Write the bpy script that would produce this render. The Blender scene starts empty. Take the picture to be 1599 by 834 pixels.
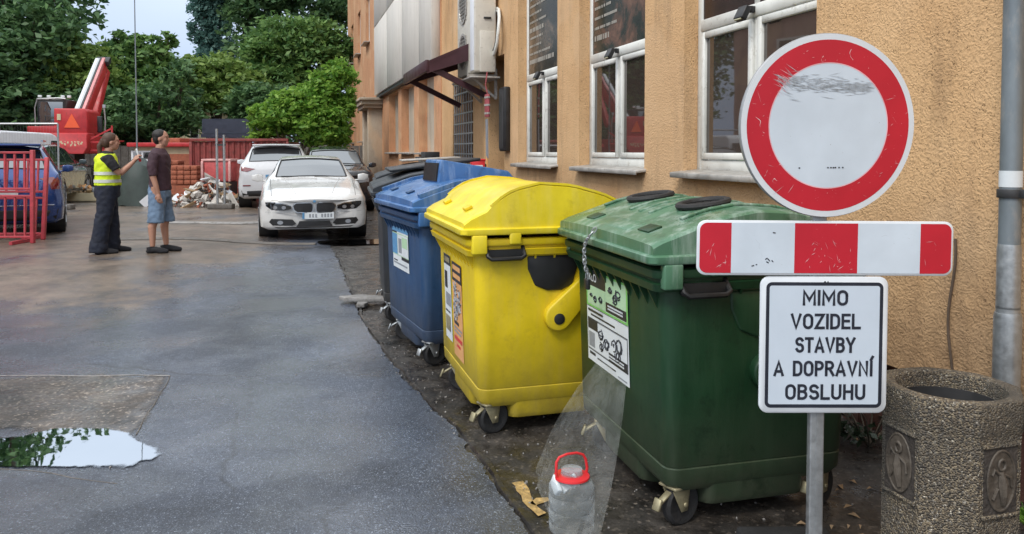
import bpy, bmesh, math, random
import numpy as np
from mathutils import Vector, Matrix, noise
from mathutils.bvhtree import BVHTree
random.seed(7); np.random.seed(7)
R = math.radians
sc = bpy.context.scene
COL = sc.collection

# ------------------------------------------------------------------ camera
CAMZ = 1.68
cd = bpy.data.cameras.new('camera'); cam = bpy.data.objects.new('camera', cd); COL.objects.link(cam)
cam.location = (0, 0, CAMZ); cam.rotation_euler = (R(90 - 2.0), 0, 0)
cd.sensor_width = 36; cd.lens = 36 * 1200 / 1599.0; cd.shift_y = -0.0868
cd.clip_start = 0.05; cd.clip_end = 2000
sc.camera = cam
# ------------------------------------------------------------------ sky and sun
SUN_EL, SUN_AZ = 50, 212
w = bpy.data.worlds.new("World"); sc.world = w; w.use_nodes = True
nt = w.node_tree; nt.nodes.clear()
sky = nt.nodes.new('ShaderNodeTexSky'); sky.sky_type = 'NISHITA'; sky.sun_disc = False
sky.sun_elevation = R(SUN_EL); sky.sun_rotation = R(SUN_AZ); sky.air_density = 1.3; sky.dust_density = 2.0
tc = nt.nodes.new('ShaderNodeTexCoord'); nz = nt.nodes.new('ShaderNodeTexNoise')
nz.inputs['Scale'].default_value = 2.2; nz.inputs['Detail'].default_value = 5
mp = nt.nodes.new('ShaderNodeMapping'); mp.inputs['Scale'].default_value = (1, 1, 2.2)
cr = nt.nodes.new('ShaderNodeValToRGB'); cr.color_ramp.elements[0].position = .30; cr.color_ramp.elements[1].position = .62
cr.color_ramp.elements[0].color = (.7,)*3 + (1,); cr.color_ramp.elements[1].color = (.95,)*3 + (1,)
mx = nt.nodes.new('ShaderNodeMix'); mx.data_type = 'RGBA'
sx = nt.nodes.new('ShaderNodeSeparateXYZ'); er = nt.nodes.new('ShaderNodeValToRGB')   # overcast: brighter overhead than at the horizon
er.color_ramp.elements[0].position = .06; er.color_ramp.elements[0].color = (.26, .33, .46, 1); er.color_ramp.elements[1].position = .55; er.color_ramp.elements[1].color = (.88, .94, 1, 1)
em = nt.nodes.new('ShaderNodeVectorMath'); em.operation = 'SCALE'; em.inputs['Scale'].default_value = 13.0
bg = nt.nodes.new('ShaderNodeBackground'); bg.inputs['Strength'].default_value = 0.10
wo = nt.nodes.new('ShaderNodeOutputWorld')
L = nt.links.new
L(tc.outputs['Generated'], sx.inputs[0]); L(sx.outputs['Z'], er.inputs['Fac']); L(er.outputs['Color'], em.inputs[0]); L(em.outputs[0], mx.inputs['B']); L(tc.outputs['Generated'], mp.inputs['Vector']); L(mp.outputs[0], nz.inputs['Vector']); L(nz.outputs['Fac'], cr.inputs['Fac'])
L(cr.outputs['Color'], mx.inputs['Factor']); L(sky.outputs[0], mx.inputs['A']); L(mx.outputs['Result'], bg.inputs['Color'])
L(bg.outputs[0], wo.inputs['Surface'])
sl = bpy.data.lights.new('sun', 'SUN'); sl.energy = 1.3; sl.angle = R(18); sl.color = (1, .95, .88)
so = bpy.data.objects.new('sun', sl); COL.objects.link(so)
sd = Vector((math.sin(R(SUN_AZ)) * math.cos(R(SUN_EL)), math.cos(R(SUN_AZ)) * math.cos(R(SUN_EL)), math.sin(R(SUN_EL))))
so.rotation_euler = sd.to_track_quat('Z', 'Y').to_euler(); so.location = (0, 0, 30)
sc.view_settings.view_transform = 'Standard'; sc.view_settings.look = 'None'
sc.view_settings.exposure = 0.6; sc.view_settings.gamma = 1

# ------------------------------------------------------------------ helpers
def tag(o, label=None, cat=None, group=None, kind=None):
    if label: o['label'] = label
    if cat: o['category'] = cat
    if group: o['group'] = group
    if kind: o['kind'] = kind
    return o
def empty(name, loc=(0, 0, 0), rz=0, label=None, cat=None, group=None):
    o = bpy.data.objects.new(name, None); COL.objects.link(o); o.location = loc; o.rotation_euler = (0, 0, rz)
    o.empty_display_size = .1
    return tag(o, label, cat, group)
class MB:
    def __init__(s): s.v = []; s.f = []; s.m = []; s.M = Matrix.Identity(4); s.mi = 0
    def add(s, vs, fs, mi=None):
        b = len(s.v)
        for p in vs: s.v.append(tuple(s.M @ Vector(p)))
        for f in fs: s.f.append(tuple(b + i for i in f)); s.m.append(s.mi if mi is None else mi)
        return s
    def box(s, c, d, rz=0, rx=0, ry=0, mi=None):
        m = Matrix.Translation(c) @ Matrix.Rotation(rz, 4, 'Z') @ Matrix.Rotation(ry, 4, 'Y') @ Matrix.Rotation(rx, 4, 'X')
        h = [x / 2 for x in d]
        vs = [m @ Vector((sx * h[0], sy * h[1], sz * h[2])) for sx in (-1, 1) for sy in (-1, 1) for sz in (-1, 1)]
        return s.add(vs, [(0, 1, 3, 2), (4, 6, 7, 5), (0, 4, 5, 1), (2, 3, 7, 6), (0, 2, 6, 4), (1, 5, 7, 3)], mi)
    def bar(s, a, b, wd, ht=None, mi=None):
        a = Vector(a); b = Vector(b); d = b - a; ht = ht or wd
        q = d.to_track_quat('X', 'Z').to_matrix().to_4x4(); m = Matrix.Translation((a + b) / 2) @ q
        h = (d.length / 2, wd / 2, ht / 2)
        vs = [m @ Vector((sx * h[0], sy * h[1], sz * h[2])) for sx in (-1, 1) for sy in (-1, 1) for sz in (-1, 1)]
        return s.add(vs, [(0, 1, 3, 2), (4, 6, 7, 5), (0, 4, 5, 1), (2, 3, 7, 6), (0, 2, 6, 4), (1, 5, 7, 3)], mi)
    def tube(s, pts, r, n=10, cap=True, mi=None, closed=False):
        pts = [Vector(p) for p in pts]; k = len(pts); rr = r if isinstance(r, (list, tuple)) else [r] * k
        vs = []; prev = None
        for i, p in enumerate(pts):
            if closed: t = pts[(i + 1) % k] - pts[i - 1]
            else: t = pts[min(i + 1, k - 1)] - pts[max(i - 1, 0)]
            t.normalize()
            if prev is None:
                a = Vector((0, 0, 1)) if abs(t.z) < .9 else Vector((1, 0, 0)); u = t.cross(a).normalized()
            else: u = (prev - t * prev.dot(t)).normalized()
            prev = u; vv = t.cross(u)
            for j in range(n):
                an = 2 * math.pi * j / n; vs.append(p + (u * math.cos(an) + vv * math.sin(an)) * rr[i])
        fs = []
        for i in range(k if closed else k - 1):
            i2 = (i + 1) % k
            for j in range(n):
                j2 = (j + 1) % n; fs.append((i * n + j, i * n + j2, i2 * n + j2, i2 * n + j))
        if cap and not closed: fs += [tuple(range(n - 1, -1, -1)), tuple((k - 1) * n + j for j in range(n))]
        return s.add(vs, fs, mi)
    def cyl(s, a, b, r0, r1=None, n=20, mi=None): return s.tube([a, b], [r0, r0 if r1 is None else r1], n, True, mi)
    def lathe(s, prof, c=(0, 0, 0), n=24, axis='Z', mi=None):
        vs = []; k = len(prof); c = Vector(c)
        for r, z in prof:
            for j in range(n):
                a = 2 * math.pi * j / n; x, y = r * math.cos(a), r * math.sin(a)
                vs.append(c + Vector({'Z': (x, y, z), 'Y': (x, z, -y), 'X': (z, x, y)}[axis]))
        fs = [(i * n + j, i * n + (j + 1) % n, (i + 1) * n + (j + 1) % n, (i + 1) * n + j) for i in range(k - 1) for j in range(n)]
        fs += [tuple(range(n - 1, -1, -1)), tuple((k - 1) * n + j for j in range(n))]
        return s.add(vs, fs, mi)
    def loft(s, rings, cap=True, mi=None):
        n = len(rings[0]); vs = [p for r in rings for p in r]; k = len(rings)
        fs = [(i * n + j, i * n + (j + 1) % n, (i + 1) * n + (j + 1) % n, (i + 1) * n + j) for i in range(k - 1) for j in range(n)]
        if cap: fs += [tuple(range(n - 1, -1, -1)), tuple((k - 1) * n + j for j in range(n))]
        return s.add(vs, fs, mi)
    def prism(s, poly, a, b, mi=None):      # poly of (p,q) -> function handled by caller: extrude 3-D polygon by vector
        poly = [Vector(p) for p in poly]; d = Vector(b) - Vector(a); n = len(poly)
        vs = [p + Vector(a) for p in poly] + [p + Vector(b) for p in poly]
        fs = [tuple(range(n - 1, -1, -1)), tuple(range(n, 2 * n))] + [(i, (i + 1) % n, n + (i + 1) % n, n + i) for i in range(n)]
        return s.add(vs, fs, mi)
    def build(s, name, mats, parent=None, smooth=False, bevel=0, seg=2, fix=True, loc=None, angle=35):
        me = bpy.data.meshes.new(name); me.from_pydata(s.v, [], s.f)
        mats = mats if isinstance(mats, (list, tuple)) else [mats]
        for m in mats: me.materials.append(m)
        me.polygons.foreach_set('material_index', s.m)
        if fix or bevel:
            bm = bmesh.new(); bm.from_mesh(me)
            if fix: bmesh.ops.recalc_face_normals(bm, faces=bm.faces)
            if bevel:
                es = [e for e in bm.edges if len(e.link_faces) == 2 and e.calc_face_angle(0) > R(angle)]
                bmesh.ops.bevel(bm, geom=es, offset=bevel, segments=seg, profile=.5, affect='EDGES', clamp_overlap=True)
            bm.to_mesh(me); bm.free()
        if smooth or bevel:
            me.polygons.foreach_set('use_smooth', [True] * len(me.polygons))
            me.set_sharp_from_angle(angle=R(40 if not bevel else 50))
        o = bpy.data.objects.new(name, me); COL.objects.link(o)
        if parent is not None: o.parent = parent
        if loc is not None: o.location = loc
        return o
def kids(o): return [c for c in bpy.data.objects if c.parent == o]
def copy_tree(o, loc=None, rz=None, label=None, parent=None):
    c = o.copy(); COL.objects.link(c)
    if parent is not None: c.parent = parent
    for k in kids(o):
        copy_tree(k, parent=c)
    if loc is not None: c.location = loc
    if rz is not None: c.rotation_euler = (0, 0, rz)
    if label: c['label'] = label
    return c
def rrect(hx, hy, r, z, n=4):
    pts = []
    for cx, cy, a0 in ((hx - r, hy - r, 0), (-hx + r, hy - r, 90), (-hx + r, -hy + r, 180), (hx - r, -hy + r, 270)):
        for i in range(n + 1):
            a = R(a0 + 90 * i / n); pts.append((cx + r * math.cos(a), cy + r * math.sin(a), z))
    return pts
def smooth01(x): x = max(0, min(1, x)); return x * x * (3 - 2 * x)
def gh(x, y):                       # ground height: the street rises gently away, more on the left
    z = .16 * smooth01((y - 5.0) / 6.5)
    z += .08 * smooth01((-x - 3.4) / 1.8) * smooth01((y - 7) / 3)
    return z
def px(x, Y): return (x - 800) / 1200.0 * Y

# ------------------------------------------------------------------ materials
def newmat(name):
    m = bpy.data.materials.new(name); m.use_nodes = True; n = m.node_tree
    return m, n, n.nodes['Principled BSDF'], n.links.new
def N(n, t, **kw):
    o = n.nodes.new('ShaderNode' + t)
    for k, v in kw.items(): o.inputs[k].default_value = v
    return o
def coords(n, mode='Object'):
    t = n.nodes.new('ShaderNodeTexCoord'); return t.outputs[mode]
def ramp(n, p0, c0, p1, c1):
    r = n.nodes.new('ShaderNodeValToRGB'); e = r.color_ramp.elements
    e[0].position = p0; e[1].position = p1; e[0].color = tuple(c0) + (1,); e[1].color = tuple(c1) + (1,); return r
def mixc(n, fac, a, b, mode='MIX'):
    m = n.nodes.new('ShaderNodeMix'); m.data_type = 'RGBA'; m.blend_type = mode
    for k, v in (('Factor', fac), ('A', a), ('B', b)):
        if hasattr(v, 'links'): n.links.new(v, m.inputs[k])
        elif k == 'Factor': m.inputs[k].default_value = v
        else: m.inputs[k].default_value = tuple(v) + (1,)
    return m.outputs['Result']
def mat(name, c, rough=.6, metal=0, var=.25, scale=6, bump=0, bscale=60, dirt=0, dirtc=(.06, .045, .03), spec=.5, coat=0, stretch=(1, 1, 1)):
    m, n, b, l = newmat(name)
    co = coords(n); mpn = n.nodes.new('ShaderNodeMapping'); mpn.inputs['Scale'].default_value = stretch; l(co, mpn.inputs[0]); co = mpn.outputs[0]
    nz = N(n, 'TexNoise', Scale=scale, Detail=6.0, Roughness=.6); l(co, nz.inputs['Vector'])
    r = ramp(n, .3, [x * (1 - var) for x in c], .7, [min(1, x * (1 + var)) for x in c]); l(nz.outputs['Fac'], r.inputs['Fac'])
    out = r.outputs['Color']
    if dirt:
        n2 = N(n, 'TexNoise', Scale=scale * 2.3, Detail=8.0, Roughness=.7); l(co, n2.inputs['Vector'])
        rr = ramp(n, .62 - dirt * .25, (0, 0, 0), .78, (1, 1, 1)); l(n2.outputs['Fac'], rr.inputs['Fac'])
        out = mixc(n, rr.outputs['Color'], out, dirtc)
    l(out, b.inputs['Base Color'])
    rg = ramp(n, .3, (max(0, rough - .1),) * 3, .7, (min(1, rough + .12),) * 3); l(nz.outputs['Fac'], rg.inputs['Fac']); l(rg.outputs['Color'], b.inputs['Roughness'])
    b.inputs['Metallic'].default_value = metal; b.inputs['Specular IOR Level'].default_value = spec
    if coat: b.inputs['Coat Weight'].default_value = coat; b.inputs['Coat Roughness'].default_value = .05
    if bump:
        n3 = N(n, 'TexNoise', Scale=bscale, Detail=5.0); l(co, n3.inputs['Vector'])
        bp = N(n, 'Bump', Strength=bump, Distance=.02); l(n3.outputs['Fac'], bp.inputs['Height']); l(bp.outputs[0], b.inputs['Normal'])
    return m
def stucco(name, c1, c2, stain=True, amt=.55, big=14):
    m, n, b, l = newmat(name); co = coords(n)
    a = N(n, 'TexNoise', Scale=.9, Detail=8.0, Roughness=.65); l(co, a.inputs['Vector'])
    r = ramp(n, .32, c1, .68, c2); l(a.outputs['Fac'], r.inputs['Fac']); out = r.outputs['Color']
    # worm-like pits of scratched plaster
    d = N(n, 'TexNoise', Scale=9.0, Detail=3.0); l(co, d.inputs['Vector'])
    ad = mixc(n, .12, co, d.outputs['Color'], 'ADD')
    v = n.nodes.new('ShaderNodeTexVoronoi'); v.inputs['Scale'].default_value = 60; v.feature = 'F1'; l(ad, v.inputs['Vector'])
    g = N(n, 'TexNoise', Scale=70.0, Detail=4.0, Distortion=1.2); l(co, g.inputs['Vector'])
    pr = ramp(n, .61, (0, 0, 0), .68, (1, 1, 1)); l(g.outputs['Fac'], pr.inputs['Fac'])
    out = mixc(n, pr.outputs['Color'], out, [x * .38 for x in c1])
    if stain:
        mp_ = n.nodes.new('ShaderNodeMapping'); mp_.inputs['Scale'].default_value = (1.6, 1.6, .28); l(co, mp_.inputs[0])
        s = N(n, 'TexNoise', Scale=2.0, Detail=7.0, Roughness=.7); l(mp_.outputs[0], s.inputs['Vector'])
        sr = ramp(n, .50, (0, 0, 0), .78, (.75,) * 3); l(s.outputs['Fac'], sr.inputs['Fac'])
        out = mixc(n, sr.outputs['Color'], out, (.20, .125, .075))
        pp = N(n, 'TexNoise', Scale=.55, Detail=3.0, Distortion=.6); l(co, pp.inputs['Vector']); p2 = ramp(n, .52, (0,) * 3, .56, (.35,) * 3); l(pp.outputs['Fac'], p2.inputs['Fac']); out = mixc(n, p2.outputs['Color'], out, (.66, .45, .27))
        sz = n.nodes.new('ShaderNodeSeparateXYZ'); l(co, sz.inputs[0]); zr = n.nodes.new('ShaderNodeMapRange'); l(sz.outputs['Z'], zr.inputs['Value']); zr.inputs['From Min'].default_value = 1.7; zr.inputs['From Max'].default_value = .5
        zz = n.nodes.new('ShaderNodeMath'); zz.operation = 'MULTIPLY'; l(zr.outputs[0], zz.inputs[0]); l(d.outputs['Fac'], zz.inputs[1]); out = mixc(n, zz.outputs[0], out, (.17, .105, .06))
    l(out, b.inputs['Base Color']); b.inputs['Roughness'].default_value = .9; b.inputs['Specular IOR Level'].default_value = .2
    hm = n.nodes.new('ShaderNodeMath'); hm.operation = 'ADD'; l(v.outputs['Distance'], hm.inputs[0])
    hg = n.nodes.new('ShaderNodeMath'); hg.operation = 'MULTIPLY'; hg.inputs[1].default_value = -1.2; l(pr.outputs['Color'], hg.inputs[0]); l(hg.outputs[0], hm.inputs[1])
    bp = N(n, 'Bump', Strength=amt, Distance=.008); l(hm.outputs[0], bp.inputs['Height'])
    f = N(n, 'TexNoise', Scale=48.0, Detail=7.0); l(co, f.inputs['Vector'])
    b2 = N(n, 'Bump', Strength=amt * .7, Distance=.011); l(f.outputs['Fac'], b2.inputs['Height']); l(bp.outputs[0], b2.inputs['Normal']); l(b2.outputs[0], b.inputs['Normal'])
    return m
def ground_mat(name, c1, c2, rlo, rhi, agg=160, aggc=(.25, .25, .27), bump=.35, wet_scale=.6, aggamt=.5, spec=.5, wet=0, sand=False):
    m, n, b, l = newmat(name); co = coords(n)
    a = N(n, 'TexNoise', Scale=wet_scale, Detail=9.0, Roughness=.62, Distortion=.4); l(co, a.inputs['Vector'])
    r = ramp(n, .35, c1, .65, c2); l(a.outputs['Fac'], r.inputs['Fac'])
    v = n.nodes.new('ShaderNodeTexVoronoi'); v.inputs['Scale'].default_value = agg; l(co, v.inputs['Vector'])
    vr = ramp(n, .74, (0, 0, 0), .92, (aggamt,) * 3); l(v.outputs['Color'], vr.inputs['Fac'])
    out = mixc(n, vr.outputs['Color'], r.outputs['Color'], aggc)
    a9 = N(n, 'TexNoise', Scale=wet_scale * .45, Detail=5.0, Roughness=.55, Distortion=.8); l(co, a9.inputs['Vector']); r9 = ramp(n, .34, (.5,) * 3, .64, (1.2,) * 3); l(a9.outputs['Fac'], r9.inputs['Fac'])
    a8 = N(n, 'TexNoise', Scale=32.0, Detail=9.0, Roughness=.85); l(co, a8.inputs['Vector']); r8 = ramp(n, .34, (.45,) * 3, .66, (1.55,) * 3); l(a8.outputs['Fac'], r8.inputs['Fac'])
    out = mixc(n, 1.0, out, r9.outputs['Color'], 'MULTIPLY'); out = mixc(n, 1.0, out, r8.outputs['Color'], 'MULTIPLY')
    if sand:
        wv = N(n, 'TexNoise', Scale=2.5, Detail=5.0); l(co, wv.inputs['Vector']); wd_ = mixc(n, .25, co, wv.outputs['Color'], 'ADD')
        vc = n.nodes.new('ShaderNodeTexVoronoi'); vc.feature = 'DISTANCE_TO_EDGE'; vc.inputs['Scale'].default_value = .42; l(wd_, vc.inputs['Vector'])
        vk = ramp(n, .0, (.75,) * 3, .008, (0,) * 3); l(vc.outputs['Distance'], vk.inputs['Fac']); bm_k = ramp(n, .45, (0,) * 3, .6, (1,) * 3); l(a.outputs['Fac'], bm_k.inputs['Fac'])
        out = mixc(n, mixc(n, 1.0, vk.outputs['Color'], bm_k.outputs['Color'], 'MULTIPLY'), out, (.012, .012, .014))
    l(out, b.inputs['Base Color'])
    a2 = N(n, 'TexNoise', Scale=wet_scale * 1.7, Detail=7.0, Roughness=.6); l(co, a2.inputs['Vector'])
    rr = ramp(n, .42, (rlo,) * 3, .58, (rhi,) * 3); l(a2.outputs['Fac'], rr.inputs['Fac']); l(rr.outputs['Color'], b.inputs['Roughness'])
    f = N(n, 'TexNoise', Scale=agg * .55, Detail=4.0); l(co, f.inputs['Vector'])
    bp = N(n, 'Bump', Strength=bump, Distance=.006); l(f.outputs['Fac'], bp.inputs['Height'])
    g = N(n, 'TexNoise', Scale=3.0, Detail=4.0); l(co, g.inputs['Vector'])
    b2 = N(n, 'Bump', Strength=.25, Distance=.03); l(g.outputs['Fac'], b2.inputs['Height']); l(bp.outputs[0], b2.inputs['Normal'])
    l(b2.outputs[0], b.inputs['Normal']); b.inputs['Specular IOR Level'].default_value = spec
    if wet:                     # water film, thicker in some places
        wr = ramp(n, .40, (wet,) * 3, .60, (wet * .15,) * 3); l(a2.outputs['Fac'], wr.inputs['Fac']); l(wr.outputs['Color'], b.inputs['Coat Weight'])
        b.inputs['Coat Roughness'].default_value = .12; b.inputs['Coat IOR'].default_value = 1.55; b3 = N(n, 'Bump', Strength=.38, Distance=.006); l(f.outputs['Fac'], b3.inputs['Height']); l(b3.outputs[0], b.inputs['Coat Normal'])
    if sand:                    # sand washed over the asphalt of the far left yard
        sp = n.nodes.new('ShaderNodeSeparateXYZ'); l(co, sp.inputs[0]); wn_ = N(n, 'TexNoise', Scale=.55, Detail=8.0, Roughness=.65); l(co, wn_.inputs['Vector'])
        def mr(src, a, b_, lo=0, hi=1):
            q = n.nodes.new('ShaderNodeMapRange'); q.interpolation_type = 'SMOOTHSTEP'; l(src, q.inputs['Value'])
            for k_, v_ in (('From Min', a), ('From Max', b_), ('To Min', lo), ('To Max', hi)): q.inputs[k_].default_value = v_
            return q.outputs['Result']
        def mm(op, a, b_):
            q = n.nodes.new('ShaderNodeMath'); q.operation = op; q.use_clamp = op != 'ADD'
            for k_, v_ in enumerate((a, b_)):
                if hasattr(v_, 'links'): l(v_, q.inputs[k_])
                else: q.inputs[k_].default_value = v_
            return q.outputs[0]
        gx = mr(sp.outputs['X'], -2.7, -4.9); gy = mr(sp.outputs['Y'], 6.2, 8.6); far_ = mm('MULTIPLY', mr(sp.outputs['Y'], 10.5, 13.5), mr(sp.outputs['X'], -2.8, -4.6))
        base_ = mm('MAXIMUM', mm('MULTIPLY', gx, gy), far_)
        msk = mr(mm('ADD', base_, mr(wn_.outputs['Fac'], .3, .7, -.45, .45)), .25, .95)
        s2 = N(n, 'TexNoise', Scale=2.2, Detail=9.0, Roughness=.7); l(co, s2.inputs['Vector']); sr_ = ramp(n, .3, (.06, .046, .035), .7, (.23, .175, .13)); l(s2.outputs['Fac'], sr_.inputs['Fac'])
        l(mixc(n, msk, out, sr_.outputs['Color']), b.inputs['Base Color'])
        inv_ = mm('SUBTRACT', 1.0, msk); cw = mm('MULTIPLY', wr.outputs['Color'], mm('ADD', mm('MULTIPLY', inv_, .5), .5)); l(cw, b.inputs['Coat Weight'])
        l(mm('MAXIMUM', rr.outputs['Color'], mm('MULTIPLY', msk, .45)), b.inputs['Roughness'])
    return m
def glass(name, tint=(.02, .022, .025), rough=.03, spec=1.0, coat=0):
    m, n, b, l = newmat(name); b.inputs['Base Color'].default_value = tint + (1,); b.inputs['Roughness'].default_value = rough
    b.inputs['Specular IOR Level'].default_value = spec; b.inputs['IOR'].default_value = 1.6
    co = coords(n); a = N(n, 'TexNoise', Scale=1.5, Detail=2.0); l(co, a.inputs['Vector'])
    bp = N(n, 'Bump', Strength=.05, Distance=.01); l(a.outputs['Fac'], bp.inputs['Height']); l(bp.outputs[0], b.inputs['Normal'])
    return m
def leafmat(name, c1, c2, tr=.35):
    m, n, b, l = newmat(name)
    g = n.nodes.new('ShaderNodeNewGeometry'); r = ramp(n, 0, c1, 1, c2); l(g.outputs['Random Per Island'], r.inputs['Fac'])
    l(r.outputs['Color'], b.inputs['Base Color']); b.inputs['Roughness'].default_value = .5; b.inputs['Specular IOR Level'].default_value = .35
    t = n.nodes.new('ShaderNodeBsdfTranslucent'); l(r.outputs['Color'], t.inputs['Color'])
    ms = n.nodes.new('ShaderNodeMixShader'); ms.inputs[0].default_value = tr
    l(b.outputs[0], ms.inputs[1]); l(t.outputs[0], ms.inputs[2]); l(ms.outputs[0], n.nodes['Material Output'].inputs['Surface'])
    return m
def binplastic(name, c, pale, amt=.3, rough=.42):
    m, n, b, l = newmat(name); co = coords(n)
    a = N(n, 'TexNoise', Scale=3.0, Detail=8.0, Roughness=.65); l(co, a.inputs['Vector'])
    r = ramp(n, .3, [x * .82 for x in c], .72, [x * 1.12 for x in c]); l(a.outputs['Fac'], r.inputs['Fac'])
    mp_ = n.nodes.new('ShaderNodeMapping'); mp_.inputs['Scale'].default_value = (7, 7, .8); l(co, mp_.inputs[0])
    s = N(n, 'TexNoise', Scale=1.6, Detail=8.0, Roughness=.7); l(mp_.outputs[0], s.inputs['Vector'])
    sr = ramp(n, .48, (0, 0, 0), .75, (amt,) * 3); l(s.outputs['Fac'], sr.inputs['Fac'])
    out = mixc(n, sr.outputs['Color'], r.outputs['Color'], pale)
    k1 = n.nodes.new('ShaderNodeMapping'); k1.inputs['Scale'].default_value = (1, 1, 16); k1.inputs['Rotation'].default_value = (.1, .2, 0); l(co, k1.inputs[0])
    k2 = N(n, 'TexNoise', Scale=3.0, Detail=9.0, Roughness=.8); l(k1.outputs[0], k2.inputs['Vector']); k3 = ramp(n, .66, (0,) * 3, .72, (.5,) * 3); l(k2.outputs['Fac'], k3.inputs['Fac']); out = mixc(n, k3.outputs['Color'], out, [min(1, x * .6 + .12) for x in pale])
    sz = n.nodes.new('ShaderNodeSeparateXYZ'); l(co, sz.inputs[0]); zr = n.nodes.new('ShaderNodeMapRange'); l(sz.outputs['Z'], zr.inputs['Value']); zr.inputs['From Min'].default_value = .62; zr.inputs['From Max'].default_value = .12
    d0 = N(n, 'TexNoise', Scale=5.0, Detail=8.0, Roughness=.7); l(co, d0.inputs['Vector']); z2 = n.nodes.new('ShaderNodeMath'); z2.operation = 'MULTIPLY'; z2.use_clamp = True; l(zr.outputs[0], z2.inputs[0]); l(d0.outputs['Fac'], z2.inputs[1])
    out = mixc(n, z2.outputs[0], out, (.07, .06, .045))
    d = N(n, 'TexNoise', Scale=9.0, Detail=9.0, Roughness=.75); l(co, d.inputs['Vector'])
    dr = ramp(n, .54, (0, 0, 0), .70, (.65 if c[0] < .3 else .30,) * 3); l(d.outputs['Fac'], dr.inputs['Fac'])
    out = mixc(n, dr.outputs['Color'], out, [x * .35 for x in c] if c[0] < .3 else (.30, .19, .03))
    l(out, b.inputs['Base Color'])
    rr = ramp(n, .3, (rough - .08,) * 3, .7, (rough + .15,) * 3); l(a.outputs['Fac'], rr.inputs['Fac']); l(rr.outputs['Color'], b.inputs['Roughness'])
    f = N(n, 'TexNoise', Scale=130.0, Detail=3.0); l(co, f.inputs['Vector']); g = N(n, 'TexNoise', Scale=2.5, Detail=2.0); l(co, g.inputs['Vector'])
    bp = N(n, 'Bump', Strength=.10, Distance=.004); l(f.outputs['Fac'], bp.inputs['Height'])
    b2 = N(n, 'Bump', Strength=.35, Distance=.02); l(g.outputs['Fac'], b2.inputs['Height']); l(bp.outputs[0], b2.inputs['Normal']); l(b2.outputs[0], b.inputs['Normal'])
    return m
MT = {}
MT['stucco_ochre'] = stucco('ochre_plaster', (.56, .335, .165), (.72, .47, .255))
MT['stucco_salmon'] = stucco('salmon_plaster', (.52, .26, .14), (.62, .34, .19), amt=.25)
MT['stucco_beige'] = stucco('beige_plaster', (.40, .34, .27), (.52, .45, .36), amt=.2)
MT['stucco_pink'] = stucco('pink_plaster', (.42, .27, .22), (.5, .34, .28), amt=.2)
MT['plinth'] = mat('brown_plinth', (.10, .045, .035), .7, bump=.3, bscale=30)
MT['asphalt'] = ground_mat('wet_asphalt', (.020, .025, .037), (.088, .106, .146), .08, .50, agg=190, aggc=(.30, .35, .43), wet=1.0, sand=True, bump=1.0, aggamt=.85)
MT['patch'] = ground_mat('old_asphalt_patch', (.045, .042, .040), (.12, .098, .08), .30, .65, agg=70, aggc=(.34, .29, .24), wet_scale=2.4, wet=.5, bump=1.0, aggamt=1)
MT['dirt'] = ground_mat('sandy_dirt', (.13, .10, .07), (.25, .19, .14), .35, .75, agg=60, aggc=(.34, .29, .24), bump=.5, wet_scale=.8)
MT['strip'] = ground_mat('damp_dirty_pavement', (.014, .013, .012), (.060, .052, .045), .25, .65, agg=70, aggc=(.13, .11, .09), bump=.8, wet_scale=3.5, wet=.35, aggamt=.9)
MT['earth'] = ground_mat('earth', (.07, .06, .04), (.12, .10, .07), .7, .9, agg=20, wet_scale=.3)
MT['curb'] = mat('grey_concrete', (.26, .25, .24), .8, bump=.4, bscale=40, dirt=.6)
MT['conc_dark'] = mat('dark_concrete', (.13, .12, .11), .75, bump=.4, bscale=40, dirt=.6)
MT['white_frame'] = mat('white_window_paint', (.68, .68, .64), .4, var=.08, dirt=.25, dirtc=(.3, .27, .22))
MT['sheet'] = mat('zinc_sheet', (.42, .40, .37), .45, .3, dirt=.4, dirtc=(.2, .15, .1))
MT['glass'] = glass('window_glass', (.05, .038, .032), .02)
MT['glass_dark'] = glass('dark_window_glass', (.012, .013, .015), .04)
MT['carglass'] = glass('car_glass', (.015, .020, .026), .02, spec=1.0); MT['carglass'].node_tree.nodes['Principled BSDF'].inputs['IOR'].default_value = 2.1
MT['black'] = mat('black_plastic', (.015, .015, .016), .45)
MT['rubber'] = mat('black_rubber', (.02, .02, .021), .7, bump=.2)
MT['darkmetal'] = mat('dark_metal', (.05, .05, .052), .5, .3)
MT['steel'] = mat('galvanised_steel', (.42, .44, .45), .42, .75, var=.15, scale=30, dirt=.2, dirtc=(.3, .3, .3))
MT['pipe'] = mat('weathered_zinc_pipe', (.20, .23, .25), .5, .45, var=.25, scale=5, dirt=.35, dirtc=(.35, .34, .32), stretch=(1, 1, .4))
MT['yellow_zinc'] = mat('yellowed_zinc', (.36, .32, .20), .5, .5, dirt=.4)
MT['ac'] = mat('cream_enamel', (.60, .57, .50), .45, var=.06, dirt=.2, dirtc=(.3, .27, .22))
MT['wine'] = mat('wine_red_roof', (.055, .018, .024), .4, var=.2)
MT['panel'] = mat('grey_cladding', (.60, .57, .52), .6, var=.08, scale=2, dirt=.3, dirtc=(.3, .26, .2), stretch=(3, 3, .3))
MT['poster'] = None
MT['red'] = mat('red_paint', (.46, .03, .035), .45, var=.15, dirt=.2)
MT['gate_red'] = mat('faded_red_paint', (.42, .045, .06), .5, var=.2, dirt=.35)
MT['rust'] = mat('rust_red_metal', (.24, .045, .04), .6, var=.3, dirt=.4)
MT['cream'] = mat('cream_render', (.60, .52, .34), .8, var=.1)
MT['white'] = mat('white_sheet', (.72, .74, .78), .5, var=.05)
MT['navy'] = mat('navy_roof', (.02, .03, .05), .4)
MT['brick'] = mat('red_brick', (.32, .10, .055), .8, var=.3, scale=14, bump=.4)
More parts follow.
